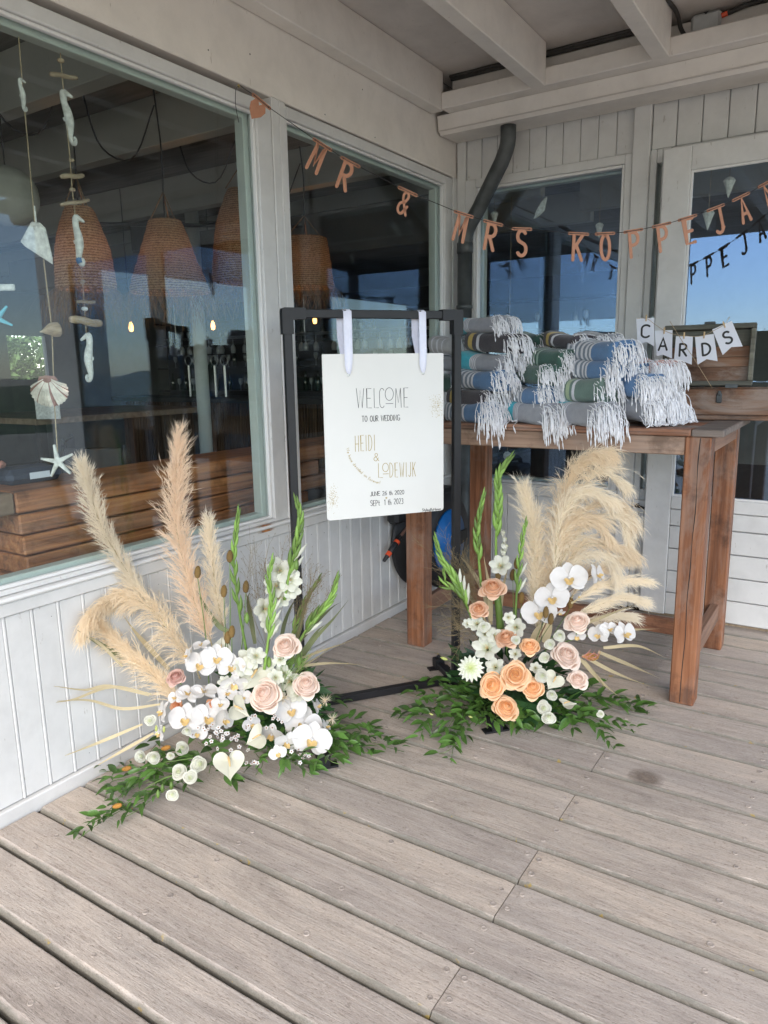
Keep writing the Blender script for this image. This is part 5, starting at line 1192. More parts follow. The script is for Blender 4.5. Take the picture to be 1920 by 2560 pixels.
# ================================================================== INSIDE THE BACK WINDOW
for (lab, xx, yt, yb, sz, kind) in (('pale wooden fish shape hanging on a string in the back window', 1170, 330, 450, 1, 'fish'), ('small crystal-like shell on a long string in the back window', 1295, 340, 487, 1, 'shell'), ('round shell hanging low in the back window, seen under the table', 1096, 900, 985, 1, 'disc'), ('twisted shell hanging behind the R letter in the back window', 1068, 380, 462, 1, 'shell')):
    c = plD(xx, yb, 1, .16); t = thing('hanging_shell', lab, 'ornament', c); b = MB(); b.tube([c + SZ * .0, (c.x, c.y, 2.40)], .0013, 4); part('string', b, 'twine', t); b = MB()
    if kind == 'fish': flatshape(b, [(-.05, -.055), (-.03, -.05), (.02, -.015), (.032, .05), (.028, .062), (.0, .04), (-.03, .0)], c, V((1, 0, 0)), SZ, .01)
    elif kind == 'shell': b.lathe([(.002, -.05), (.010, -.03), (.017, .0), (.024, .02), (.018, .03), (.006, .035)], 9, c=c - SZ * .02)
    else: flatshape(b, [(.03 * cos(a * .7), .03 * sin(a * .7)) for a in range(9)], c, V((1, 0, 0)), SZ, .01)
    part('shell', b, 'ceram', t)
for (lab, xx, yb) in (('pale shell hanging behind the J letter in the door glass', 1575, 400), ('pinecone-like shell hanging beside it in the door glass', 1530, 470)):
    c = plD(xx, yb, 1, .06); t = thing('hanging_shell', lab, 'ornament', c); b = MB(); b.tube([c, (c.x, c.y, 2.40)], .0013, 4); part('string', b, 'twine', t); b = MB(); b.lathe([(.002, -.06), (.012, -.03), (.022, .0), (.030, .02), (.018, .035), (.004, .04)], 9, c=c); part('shell', b, 'ceram', t)

# ================================================================== FLOWERS: MATERIALS
def petal(name, c, c2=None, tr=.35, ax='z', lo=0, hi=1, rough=.55, rim=False):
    """petal colour; c2 shows towards the heart of the bloom (by local radius)"""
    mt, n, b = nodes(name)
    tc = n.nodes.new('ShaderNodeTexCoord'); f = noi(n, texco(n, (1, 1, 1), True), 3.0, 4)
    if c2:
        sx = n.nodes.new('ShaderNodeSeparateXYZ'); ln(n, tc.outputs['Object'], sx.inputs[0])
        cx = n.nodes.new('ShaderNodeCombineXYZ'); ln(n, sx.outputs[0], cx.inputs[0]); ln(n, sx.outputs[1], cx.inputs[1])
        vl = n.nodes.new('ShaderNodeVectorMath'); vl.operation = 'LENGTH'; ln(n, cx.outputs[0], vl.inputs[0])
        r = ramp(n, [(lo, c2), (hi, c)]); ln(n, mathn(n, 'ADD', vl.outputs['Value'], mathn(n, 'MULTIPLY', f, .1)), r.inputs[0]); col = r.outputs[0]
    else:
        r = ramp(n, [(.3, tuple(x * .93 for x in c)), (.7, c)]); ln(n, f, r.inputs[0]); col = r.outputs[0]
    if rim:      # every rose petal is deeper coloured towards its foot and paler at its rim
        an = n.nodes.new('ShaderNodeAttribute'); an.attribute_name = 'rim'
        rq = ramp(n, [(.0, tuple(x * .78 for x in c2)), (.62, tuple(x * .95 for x in c2)), (.88, tuple((x + y) / 2 for x, y in zip(c, c2))), (1.0, tuple(min(1, x * 1.05) for x in c))]); ln(n, an.outputs['Fac'], rq.inputs[0]); col = mixc(n, .62, col, rq.outputs[0])
    oi = n.nodes.new('ShaderNodeObjectInfo'); rr = ramp(n, [(0, (.93, .91, .90)), (1, (1.05, 1.04, 1.03))]); ln(n, oi.outputs['Random'], rr.inputs[0])
    col = mixc(n, 1.0, col, rr.outputs[0], 'MULTIPLY')
    ln(n, col, b.inputs['Base Color']); b.inputs['Roughness'].default_value = rough; b.inputs['Specular IOR Level'].default_value = .3
    bump(n, b, noi(n, texco(n, (1, 1, 1), True), 14, 3), .15, .0006)
    tl = n.nodes.new('ShaderNodeBsdfTranslucent'); ln(n, col, tl.inputs[0]); ms = n.nodes.new('ShaderNodeMixShader'); ms.inputs[0].default_value = tr
    ln(n, b.outputs[0], ms.inputs[1]); ln(n, tl.outputs[0], ms.inputs[2]); ln(n, ms.outputs[0], n.nodes['Material Output'].inputs[0]); return mt
M['orchid'] = petal('white_orchid_petal', (.76, .755, .74), tr=.25)
M['orchidlip'] = petal('yellow_orchid_lip', (.78, .58, .26), tr=.2)
M['blush'] = petal('blush_rose_petal', (.87, .79, .70), (.87, .60, .48), lo=.05, hi=.55, tr=.28, rim=True)
M['peach'] = petal('peach_rose_petal', (.92, .69, .46), (.93, .46, .17), lo=.1, hi=.75, tr=.28, rim=True)
M['toffee'] = petal('toffee_rose_petal', (.72, .52, .38), (.66, .29, .13), lo=.1, hi=.9, tr=.2, rim=True)
M['dusty'] = petal('dusty_pink_rose_petal', (.64, .47, .41), (.52, .24, .20), lo=.1, hi=.9, tr=.2, rim=True)
M['orangep'] = petal('orange_rose_petal', (.75, .42, .25), (.70, .25, .10), lo=.1, hi=.9, tr=.2, rim=True)
M['creamp'] = petal('cream_white_petal', (.74, .75, .66), (.60, .66, .36), lo=.0, hi=.55)
M['glad'] = petal('gladiolus_white_petal', (.76, .78, .68), (.56, .62, .32), lo=.0, hi=.5)
M['anth'] = petal('anthurium_spathe', (.62, .62, .51), tr=.12, rough=.3)
M['spadix'] = petal('anthurium_spadix', (.70, .50, .24), tr=.1)
M['dahlia'] = petal('dahlia_petal', (.82, .85, .74), (.60, .68, .22), lo=.0, hi=.6)
def leafmat(name, c, rough=.42, tr=.18, var=.45):
    mt, n, b = nodes(name)
    oi = n.nodes.new('ShaderNodeObjectInfo'); f = noi(n, texco(n, (1, 1, 1), True), 12, 3)
    m_ = mathn(n, 'ADD', mathn(n, 'MULTIPLY', oi.outputs['Random'], .5), mathn(n, 'MULTIPLY', f, .5))
    r = ramp(n, [(.2, tuple(x * (1 - var) for x in c)), (.8, tuple(x * (1 + var) for x in c))]); ln(n, m_, r.inputs[0])
    ln(n, r.outputs[0], b.inputs['Base Color']); b.inputs['Roughness'].default_value = rough
    tl = n.nodes.new('ShaderNodeBsdfTranslucent'); ln(n, r.outputs[0], tl.inputs[0]); ms = n.nodes.new('ShaderNodeMixShader'); ms.inputs[0].default_value = tr
    ln(n, b.outputs[0], ms.inputs[1]); ln(n, tl.outputs[0], ms.inputs[2]); ln(n, ms.outputs[0], n.nodes['Material Output'].inputs[0]); return mt
M['leaf'] = leafmat('smilax_leaf', (.070, .150, .030), .36, .2, .6)
M['leafd'] = leafmat('dark_leaf', (.025, .075, .022))
M['gladg'] = leafmat('gladiolus_green', (.20, .34, .07), .45, .2, .5)
M['stemg'] = leafmat('green_stem', (.12, .20, .05), .5, .1)
M['olive'] = leafmat('olive_blade', (.17, .19, .09), .6, .15, .3)
M['driedleaf'] = leafmat('dried_palm_blade', (.50, .42, .26), .75, .2, .2)
M['pampas'] = leafmat('pampas_plume', (.86, .74, .56), .85, .45, .08)
M['pampasp'] = leafmat('peach_pampas_plume', (.88, .72, .55), .85, .45, .10)
M['pampasl'] = leafmat('light_pampas_plume', (.88, .80, .65), .85, .45, .10)
M['grass'] = leafmat('wispy_grass', (.26, .20, .11), .8, .2, .35)
M['egg'] = leafmat('brown_teasel_head', (.14, .085, .025), .9, .0, .4)
M['eggo'] = leafmat('orange_teasel_head', (.34, .16, .03), .9, .0, .3)
M['bud'] = petal('yellow_green_bud', (.50, .55, .18), tr=.2)
M['waxc'] = simple('wax_flower_heart', (.25, .12, .06), .8, 0, bmp=0)

# ------------------------------------------------------------------ flower prototypes, unit radius, facing +z
def patch(mb, f, nu=5, nv=5, mi=0):
    if hasattr(mb, 'pv'): mb.pv[len(mb.v)] = (nu, nv)
    vs = [f(-1 + 2 * i / (nu - 1), j / (nv - 1)) for j in range(nv) for i in range(nu)]
    mb.add(vs, [(j * nu + i, j * nu + i + 1, (j + 1) * nu + i + 1, (j + 1) * nu + i) for j in range(nv - 1) for i in range(nu - 1)], mi)
def rose_mesh(name, mat, seed=0, open_=1.0, layers=7):
    """overlapping cupped petals of uneven size round a tight heart, rims rolling outwards and pointed further out"""
    rnd = random.Random(seed); mb = MB(); mb.pv = {}; az = rnd.uniform(0, 6)
    for L in range(layers):
        t = L / (layers - 1); n = 2 if L == 0 else (3 if L < 5 else 5)
        for k in range(n):
            Rt = (.07 + .80 * t ** .95 * open_ ** .3) * rnd.uniform(.90, 1.10); zt = .56 - .60 * t ** 1.5; Rb = .03 + .42 * t ** 1.2
            az += 2 * pi / n + rnd.uniform(-.28, .28) + (.8 if k == 0 else 0); half = pi / n * 1.45 * rnd.uniform(.85, 1.1)
            if n == 2: half = 1.6
            roll = (0 if L < 2 else .26 * t) * rnd.uniform(.6, 1.5); ph = rnd.uniform(0, 6); dz = rnd.uniform(-.09, .07); bulge = (.10 + .12 * t) * rnd.uniform(.6, 1.3); skew = rnd.uniform(-.18, .18)
            def f(u, v, az=az, half=half, roll=roll, ph=ph, dz=dz, Rt=Rt, Rb=Rb, zt=zt, bulge=bulge, t=t, skew=skew):
                ang = az + u * half * (.60 + .40 * min(1, v * 1.5)) + skew * v; pt = 1 - (.10 + .22 * t) * abs(u) ** 1.5; h = v * pt
                rr = Rb + (Rt - Rb) * h + bulge * sin(pi * h) * (1 - .35 * u * u) + (.07 * u if t > .1 else .03 * u)
                z = -.55 + (zt + dz + .55) * h ** .9
                if h > .74: q = (h - .74) / .26; rr += roll * q; z -= roll * .9 * q * q
                rr += (.02 + .025 * t) * sin(u * 4 + ph) * v; z += .03 * sin(u * 5 + ph * 2) * v * t
                return V((rr * cos(ang), rr * sin(ang), z))
            patch(mb, f, 11, 9)
    mb.lathe([(.86 * q ** 1.1, .60 - .62 * q ** 1.4 - .16 - .05 * q) for q in (1, .9, .8, .7, .6, .5, .4, .3, .2, .1, .02)], 20, cap=False)
    for k in range(5):      # green sepals
        a = 2 * pi * k / 5
        patch(mb, lambda u, v, a=a: V((cos(a + u * .35 * (1 - v)) * (.2 + .75 * v), sin(a + u * .35 * (1 - v)) * (.2 + .75 * v), -.6 - .10 * v + .1 * v * v)), 3, 4, 1)
    me = mb.mesh(name, [mat, 'stemg'], True); at_ = me.attributes.new('rim', 'FLOAT', 'POINT'); vals = [0.0] * len(mb.v)
    for o_, (nu, nv) in mb.pv.items():
        for j in range(nv):
            for i in range(nu): vals[o_ + j * nu + i] = j / (nv - 1)
    at_.data.foreach_set('value', vals); return me
def orchid_mesh(name, seed=0):
    rnd = random.Random(seed); mb = MB()
    def pet(az, L, Wd, cup, z0, back=0, mi=0):
        def f(u, v):
            w = Wd * sin(pi * min(1, v * .93 + .05)) ** .62; r = .06 + L * v
            zz = z0 + cup * v * v - back * v * (1 - v) + .05 * sin(3 * v + az) + u * u * w * .22
            x, y = r, u * w; return V((x * cos(az) - y * sin(az), x * sin(az) + y * cos(az), zz))
        patch(mb, f, 7, 7, mi)
    pet(pi / 2, .88, .36, -.05, -.05); pet(pi / 2 + 2.18, .88, .34, -.05, -.06); pet(pi / 2 - 2.18, .88, .34, -.05, -.06)
    pet(.18, 1.0, .62, .08, .03); pet(pi - .18, 1.0, .62, .08, .03)
    pet(-pi / 2, .34, .20, .22, .10, mi=1); pet(-pi / 2 + .95, .24, .15, .35, .12, mi=1); pet(-pi / 2 - .95, .24, .15, .35, .12, mi=1)
    t = MB(); mb.lathe([(.02, .05), (.08, .10), (.09, .18), (.05, .25), (.01, .26)], 8, c=(0, .05, 0), cap=False)
    return mb.mesh(name, ['orchid', 'orchidlip'], True)
def lisi_mesh(name, mat, seed=0):
    rnd = random.Random(seed); mb = MB(); az = 0
    for L in range(4):
        t = L / 3; n = 3 + L
        for k in range(n):
            az += 2 * pi / n + rnd.uniform(-.15, .15); half = pi / n * 1.5; R = .12 + .5 * t; ph = rnd.uniform(0, 6)
            def f(u, v, az=az, half=half, R=R, t=t, ph=ph):
                ang = az + u * half * (.5 + .5 * v); rr = R * (.3 + .7 * v) + .3 * t * v * v + .06 * sin(u * 7 + ph) * v
                return V((rr * cos(ang), rr * sin(ang), -.6 + (1.2 - .25 * t) * v ** .8 * (1 - .22 * u * u) + .08 * sin(u * 9 + ph) * v))
            patch(mb, f, 7, 5)
    mb.lathe([(.05, -.85), (.22, -.7), (.25, -.5)], 8, 1, cap=False)
    return mb.mesh(name, [mat, 'stemg'], True)
def star_mesh(name, mat, n=6, seed=0):     # open gladiolus / lily bloom, funnel of ruffled petals
    rnd = random.Random(seed); mb = MB()
    for k in range(n):
        a = 2 * pi * k / n + rnd.uniform(-.1, .1); z0 = .05 * (k % 2); L = rnd.uniform(.85, 1.05); ph = rnd.uniform(0, 6)
        def f(u, v, a=a, z0=z0, L=L, ph=ph):
            w = .42 * sin(pi * min(1, v * .88 + .06)) ** .7; r = .08 + L * v; z = -.7 + 1.05 * v ** .6 - .28 * v * v + z0 + .05 * sin(u * 6 + v * 5 + ph) * v - u * u * w * .2
            return V((r * cos(a) - u * w * sin(a), r * sin(a) + u * w * cos(a), z))
        patch(mb, f, 7, 6)
    for k in range(3): mb.tube([V((0, 0, -.6)), V((.12 * cos(k * 2.1), .12 * sin(k * 2.1), .15))], .03, 4, 1)
    return mb.mesh(name, [mat, 'spadix'], True)
def anth_mesh(name):
    mb = MB()
    def f(u, v):      # heart-shaped blade, point towards -y
        a = pi * (v * 2 - 1) ; r = (1 + u) / 2
        x = .98 * sin(a) ** 3 if False else 16 * sin(a) ** 3 / 17; y = (13 * cos(a) - 5 * cos(2 * a) - 2 * cos(3 * a) - cos(4 * a)) / 17
        z = .30 * (1 - r) ** 1.3 * -1 + .012 * sin(a * 14) * r + .10 * r * r * (1 - abs(x)) + .03 * sin(a * 5) * r
        return V((x * r, y * r * 1.05 + .25 * (1 - r) - .0, z))
    patch(mb, f, 7, 41)
    mb.tube([V((0, .42, .0)), V((.0, .30, .12)), V((.02, .05, .20)), V((.03, -.22, .27))], [.05, .075, .07, .04], 8, 1)
    return mb.mesh(name, ['anth', 'spadix'], True)
def dahlia_mesh(name):
    mb = MB(); rnd = random.Random(3)
    for L in range(6):
        t = L / 5; n = int(8 + 8 * t)
        for k in range(n):
            a = 2 * pi * k / n + L * .37; R = .15 + .85 * t; el = 1.2 - 1.15 * t
            def f(u, v, a=a, R=R, el=el):
                w = .17 * sin(pi * min(1, v * .85 + .1)) * (.6 + .5 * R); r = R * v; z = .15 + .25 * (1 - t) + R * v * sin(el) * .35 + u * u * w * .8 - .15 * t
                return V((r * cos(a) - u * w * sin(a), r * sin(a) + u * w * cos(a), z))
            patch(mb, f, 3, 5)
    return mb.mesh(name, 'dahlia', True)
def egg_mesh(name, mat):
    mb = MB(); mb.lathe([(.02, -1), (.32, -.85), (.5, -.3), (.46, .3), (.3, .8), (.05, 1.0)], 12, cap=False)
    rnd = random.Random(2)
    for i in range(150):
        z = rnd.uniform(-.9, .95); r = .5 * sqrt(max(.02, 1 - (z * .95) ** 2)); a = rnd.uniform(0, 6.28); p = V((r * cos(a), r * sin(a), z)); q = V((r * 1.3 * cos(a), r * 1.3 * sin(a), z + .08)); s = V((-sin(a), cos(a), 0)) * .035
        mb.add([p - s, p + s, q], [(0, 1, 2)])
    return mb.mesh(name, mat, False)
def bud_mesh(name, mat): mb = MB(); mb.lathe([(.02, -1), (.3, -.7), (.45, -.1), (.36, .5), (.12, 1), (.01, 1.05)], 9, cap=False); return mb.mesh(name, mat, True)
def wax_mesh(name):
    mb = MB()
    for k in range(5):
        a = 2 * pi * k / 5; patch(mb, lambda u, v, a=a: V((cos(a) * (.2 + .8 * v) - u * .38 * sin(pi * (v * .8 + .15)) * sin(a), sin(a) * (.2 + .8 * v) + u * .38 * sin(pi * (v * .8 + .15)) * cos(a), .1 * v)), 3, 4)
    mb.lathe([(.32, .0), (.30, .12), (.1, .14)], 8, 1); return mb.mesh(name, ['orchid', 'waxc'], False)
PR = {}
for nm, mt_ in (('blush', 'blush'), ('peach', 'peach'), ('toffee', 'toffee'), ('dusty', 'dusty'), ('orange', 'orangep')):
    PR[nm] = [rose_mesh('rose', mt_, 10 + i * 7 + len(nm), .9 + .2 * i) for i in range(2)]
PR['orchid'] = [orchid_mesh('orchid', i) for i in range(2)]
PR['lisi'] = [rose_mesh('lisianthus', 'creamp', 40 + i, .9 + .1 * i, 5) for i in range(3)]
PR['glad'] = [star_mesh('gladiolus_bloom', 'glad', 6, i) for i in range(3)]
PR['anth'] = [anth_mesh('anthurium')]; PR['dahlia'] = [dahlia_mesh('dahlia')]
PR['egg'] = [egg_mesh('teasel_head', 'egg')]; PR['eggo'] = [egg_mesh('teasel_head', 'eggo')]; PR['bud'] = [bud_mesh('flower_bud', 'bud')]; PR['gbud'] = [bud_mesh('flower_bud', 'gladg')]; PR['wax'] = [wax_mesh('wax_flower')]
FN = {'blush': 'rose', 'peach': 'rose', 'toffee': 'rose', 'dusty': 'rose', 'orange': 'rose', 'orchid': 'orchid', 'lisi': 'lisianthus', 'glad': 'gladiolus_bloom', 'anth': 'anthurium', 'dahlia': 'dahlia', 'egg': 'teasel_head', 'eggo': 'teasel_head', 'bud': 'flower_bud', 'gbud': 'flower_bud', 'wax': 'wax_flower'}
FL = {'blush': 'open pale blush rose', 'peach': 'peach-orange rose', 'toffee': 'toffee-brown rose with many petals', 'dusty': 'dusty pink rose', 'orange': 'small orange rose', 'orchid': 'white moth orchid with yellow lip', 'egg': 'dark brown teasel head', 'eggo': 'orange-brown teasel head'}
# leaf meshes (a fold along the midrib)
def leaf_mesh(name, mat, ar=.36, n=6, droop=.12):
    mb = MB(); vs = []
    for i in range(n + 1):
        t = i / n; w = ar * .5 * sin(pi * min(1, t ** .8)) ** .9 if 0 < t < 1 else 0; z = .05 * sin(pi * t) - droop * t * t
        vs += [(t, -w, z + w * .35), (t, 0, z), (t, w, z + w * .35)]
    mb.add(vs, [(i * 3 + j, i * 3 + j + 1, (i + 1) * 3 + j + 1, (i + 1) * 3 + j) for i in range(n) for j in range(2)])
    return mb.mesh(name, mat, True)
LEAF = [leaf_mesh('leaf', 'leaf', .31), leaf_mesh('leaf', 'leaf', .25, droop=.3), leaf_mesh('leaf', 'leaf', .38, droop=.05)]
LEAFD = leaf_mesh('leaf', 'leafd', .45)

class Arr:
    def __init__(s, label, base, seed):
        s.b = V(base); s.rnd = random.Random(seed); s.t = thing('flower_arrangement', label, 'flowers', base, 'two flower arrangements at the feet of the sign stand'); s.nleaf = 0
        d = s.b - CAM; d.z = 0; s.n = d.normalized()
    def W(s, px, py, off=0.0, zmin=.035):
        """point on the upright plane through the base that faces the camera, moved off metres towards it"""
        d = ray(px, py); o = s.b - s.n * off; t = (o - CAM).dot(s.n) / d.dot(s.n); P = CAM + d * t
        if P.x < .045: P = CAM + d * ((.045 - CAM.x) / d.x)
        if P.z < zmin: P = CAM + d * ((zmin - CAM.z) / d.z)
        return P
    def G(s, px, py, z=.03):
        d = ray(px, py); P = CAM + d * ((z - CAM.z) / d.z)
        if P.x < .035: P = CAM + d * ((.035 - CAM.x) / d.x)
        return P
    def put(s, kind, px, py, size, off=.08, face=None, tilt=.35, roll=None, wp=None):
        """size = full width in photo pixels"""
        P = wp or s.W(px, py, off, .105 if kind != 'anth' else .125); r = size * mpp(P) / 2
        if face is None:
            f = (CAM - P).normalized(); f = (f + V((s.rnd.uniform(-tilt, tilt), s.rnd.uniform(-tilt, tilt), s.rnd.uniform(-tilt * .4, tilt)))).normalized()
        else:      # face: (right, up, towards camera) in view terms
            v = (CAM - P).normalized(); f = (RR * face[0] + RU * face[1] + v * face[2]).normalized()
        up = RU; rl = s.rnd.uniform(-.35, .35) if roll is None else roll
        if kind in ('blush', 'peach', 'toffee', 'dusty', 'orange', 'lisi', 'dahlia', 'wax'): rl = s.rnd.uniform(0, 6)
        ex = up.cross(f).normalized(); ey = f.cross(ex); e1 = ex * cos(rl) + ey * sin(rl); e2 = -ex * sin(rl) + ey * cos(rl)
        me = s.rnd.choice(PR[kind]); sc = r * {'egg': 2.0, 'eggo': 2.0, 'bud': 2.0, 'gbud': 2.0}.get(kind, 1.0) / (1 if kind not in ('egg', 'eggo', 'bud', 'gbud') else 2.0)
        if kind in ('egg', 'eggo', 'bud', 'gbud'):    # upright heads: long axis is local z
            ff = face and (RR * face[0] + RU * face[1]).normalized() or RU; ex = ff.orthogonal().normalized(); e1, e2, f = ex, ff.cross(ex), ff; sc = r * 1.9
        if kind in ('peach', 'blush', 'toffee', 'dusty', 'orange'): sc *= 1.0
        return link(FN[kind], me, s.t, frame(P, e1, e2, f, sc), FL.get(kind))
    def stem(s, pts, r, mat='stemg', nm='stem', n=6, parent=None):
        mb = MB(); pp = bez(pts, max(6, len(pts) * 4)); k = len(pp); mb.tube(pp, [r * (1 - .4 * i / k) for i in range(k)], n); return part(nm, mb, mat, parent or s.t, smooth=True)
    def pampas(s, path, wid, mat, seed, dens=1700, hair=.09, side=0.0, lab=None, off=.02, wild=.0, droop=.25):
        """path: photo points from the foot of the plume to its tip; wid: widths in photo px; side: hairs lean to one side"""
        rnd = random.Random(seed); P = bez([s.W(x, y, off) for x, y in path], 60); mb = MB(); k_ = mpp(P[30]); view = s.n
        mb.tube(P[::3], [.004 * (1 - .7 * i / 20) for i in range(len(P[::3]))], 5, 1)
        nb = max(60, int(dens / 10))
        for i in range(nb):
            u = (i + rnd.random()) / nb; x = u * 60; j = min(int(x), 59); p = P[j].lerp(P[j + 1], x - j); t = (P[min(j + 3, 60)] - P[max(j - 2, 0)]).normalized()
            wj = u * (len(wid) - 1); a = min(int(wj), len(wid) - 2); w = (wid[a] + (wid[a + 1] - wid[a]) * (wj - a)) * k_ / 2 * .80
            ang = i * 2.4 + rnd.uniform(-.6, .6); e1 = t.cross(view).normalized(); e2 = t.cross(e1); o = (e1 * cos(ang) + e2 * sin(ang) * .75)
            if side and rnd.random() < .75: o = (o + e1 * (1 if side > 0 else -1) * rnd.uniform(.2, 1) * min(1, abs(side) * 2)).normalized()
            wildb = rnd.random() < .10 + wild; L = hair * rnd.uniform(.75, 1.25) * (rnd.uniform(1.1, 1.5) if wildb else 1) * (1 - .45 * max(0, u - .75) / .25); sp_ = min(w / max(L, .02), 1.2) * (1.5 if wildb else 1)
            d = (t + o * rnd.uniform(.45, .95) * sp_ * 1.15 + V((rnd.uniform(-.08, .08), rnd.uniform(-.08, .08), rnd.uniform(-.08, .08)))).normalized(); q = p.copy(); br_ = [q.copy()]
            for k in range(6):
                d = (d + t * .05 + V((0, 0, -1)) * droop * .11 * k + o * rnd.uniform(-.03, .07)).normalized(); q = q + d * L / 6
                if q.x < .028: q.x = .028
                br_.append(q.copy())
            mb.ribbon(br_, [.0011, .001, .0009, .0008, .0007, .0005, .0002], d.cross(view).normalized())
            nh = int(24 * rnd.uniform(.8, 1.3)) if not wildb else 14
            for h_ in range(nh):
                y_ = rnd.uniform(.05, 5.9); k = int(y_); pp = br_[k].lerp(br_[k + 1], y_ - k); bt = (br_[k + 1] - br_[k]).normalized(); rv = V((rnd.uniform(-1, 1), rnd.uniform(-1, 1), rnd.uniform(-1, .7)))
                dd = (bt + rv * rnd.uniform(.2, .8)).normalized(); l_ = rnd.uniform(.018, .042) * hair / .09; q1 = pp + dd * l_ * .5; dd = (dd + V((0, 0, -.25 * droop)) + bt * .15).normalized(); q2 = q1 + dd * l_ * .5
                for q_ in (q1, q2):
                    if q_.x < .026: q_.x = .026
                wd = rnd.uniform(.0008, .0017); sd = dd.cross(view + V((rnd.uniform(-.5, .5), rnd.uniform(-.5, .5), rnd.uniform(-.5, .5)))).normalized()
                mb.ribbon([pp, q1, q2], [wd, wd * .8, wd * .12], sd)
        return part('pampas_plume', mb, [mat, 'driedleaf'], s.t, label=lab, kind='stuff')
    def glad(s, path, size=26, off=.05, tipn=13, blooms=0):
        tipn = int(tipn * 1.35)
        """a gladiolus spike: stem and alternating pointed bud sheaths"""
        P = bez([s.W(x, y, off) for x, y in path], 40); k_ = mpp(P[20]); mb = MB(); mb.tube(P[::2], [.0055 * (1 - .75 * i / 20) for i in range(len(P[::2]))], 6)
        sp = part('gladiolus_spike', mb, 'gladg', s.t, smooth=True)
        for i in range(tipn):
            u = .22 + .76 * i / (tipn - 1); x = u * 40; j = min(int(x), 39); p = P[j].lerp(P[j + 1], x - j); t = (P[min(j + 1, 40)] - P[max(j - 1, 0)]).normalized()
            sg_ = 1 if i % 2 else -1; sd = t.cross(s.n).normalized() * sg_; L = size * k_ * (1.75 - .95 * u) * 1.05; w = L * .115; d = (t + sd * (.26 - .16 * u)).normalized(); b = MB()
            q = [p - t * .004, p + d * L * .3 + sd * L * .05, p + d * L * .65 + sd * L * .04, p + d * L]
            b.tube(q, [w * .5, w, w * .75, w * .06], 6); part('bud_sheath', b, 'gladg', sp, smooth=True)
            if i < blooms * 2 and i % 2 == 0:
                b = MB(); q2 = p + sd * .006; b.tube([q2, q2 + d * L * .6 + sd * L * .12, q2 + d * L * .98 + sd * L * .2], [w * .5, w * .9, w * .2], 6); part('white_bud', b, 'glad', sp, smooth=True)
        return sp
    def blade(s, path, w, mat='driedleaf', off=.05, twist=.8, ground=False):
        P = bez([(s.G(x, y, .03) if ground else s.W(x, y, off)) for x, y in path], 18); k_ = mpp(P[9]); mb = MB(); n = len(P); tw = s.rnd.uniform(0, 3)
        for i, p in enumerate(P): p.x = max(p.x, .024 + .004 * s.rnd.random()); p.z = max(p.z, .008)
        sides = []
        for i in range(n):
            t = (P[min(i + 1, n - 1)] - P[max(i - 1, 0)]).normalized(); e = t.cross(s.n).normalized(); f = t.cross(e); a = tw * .15 + twist * i / n * 1.2; sides.append(e * cos(a) + f * sin(a))
        mb.ribbon(P, [w * k_ * (.6 + .4 * sin(pi * min(i / n * 1.3, 1))) * (1 - (i / n) ** 3) + .0006 for i in range(n)], sides); return part('long_leaf', mb, mat, s.t)
    def wisps(s, cx, cy, rx, ry, root, n, seed, mat='grass', off=.03, dens=16):
        rnd = random.Random(seed); mb = MB(); R0 = s.W(root[0], root[1], off)
        for i in range(n):
            tip = s.W(cx + rnd.gauss(0, rx * .5), cy + rnd.gauss(0, ry * .5), off + rnd.uniform(-.05, .05)); mid = R0.lerp(tip, .5) + V((rnd.uniform(-.03, .03), rnd.uniform(-.03, .03), rnd.uniform(0, .04))); P = bez([R0, mid, tip], 14)
            mb.tube(P[::2], .0006, 3, cap=False)
            for k in range(dens):
                p = P[rnd.randint(6, 14)]; d = ((tip - mid).normalized() + V((rnd.uniform(-1, 1), rnd.uniform(-1, 1), rnd.uniform(-.6, 1)))).normalized(); L = rnd.uniform(.02, .06); q = p + d * L; q.x = max(q.x, .03)
                mb.tube([p, p.lerp(q, .6) + V((0, 0, -.002)), q], .0004, 3, cap=False)
                e = (q - p).normalized(); mb.tube([q, q + e * .0035, q + e * .007], [.0004, .0011, .0002], 4, cap=False)
        return part('wispy_grass', mb, mat, s.t, kind='stuff')
    def vine(s, path, nl, size=46, z=.03, up=False, ground=True, lab=None):
        """a smilax strand: thin stem with alternate pointed leaves"""
        P = bez([(s.G(x, y, z + .012 * sin(i * 1.7)) if ground else s.W(x, y, .1)) for i, (x, y) in enumerate(path)], 30); mb = MB(); mb.tube(P, .0013, 4); v = part('leafy_vine', mb, 'stemg', s.t)
        for i in range(nl):
            u = (i + s.rnd.random() * .6) / nl; x = u * 30; j = min(int(x), 29); p = P[j].lerp(P[j + 1], x - j) + V((s.rnd.uniform(-.012, .012), s.rnd.uniform(-.012, .012), s.rnd.uniform(0, .03))); t = (P[min(j + 2, 30)] - P[max(j - 1, 0)]).normalized()
            a = (1 if i % 2 else -1) * s.rnd.uniform(.35, 1.15); e = (Matrix.Rotation(a, 3, 'Z') @ t); e = (e + V((0, 0, s.rnd.uniform(-.1, .45)))).normalized(); L = size * .88 * mpp(p) * s.rnd.uniform(.55, 1.3) * (1.0 if u < .8 else .8)
            nrm = (SZ + V((s.rnd.uniform(-.7, .7), s.rnd.uniform(-.7, .7), 0)) + (CAM - p).normalized() * .5).normalized(); ey = nrm.cross(e).normalized(); ez = e.cross(ey)
            if p.z + e.z * L < .008: e.z = abs(e.z)
            if p.x + e.x * L < .03: continue
            s.nleaf += 1; link('leaf', s.rnd.choice(LEAF), v, frame(p, e, ey, ez, L))
        return v
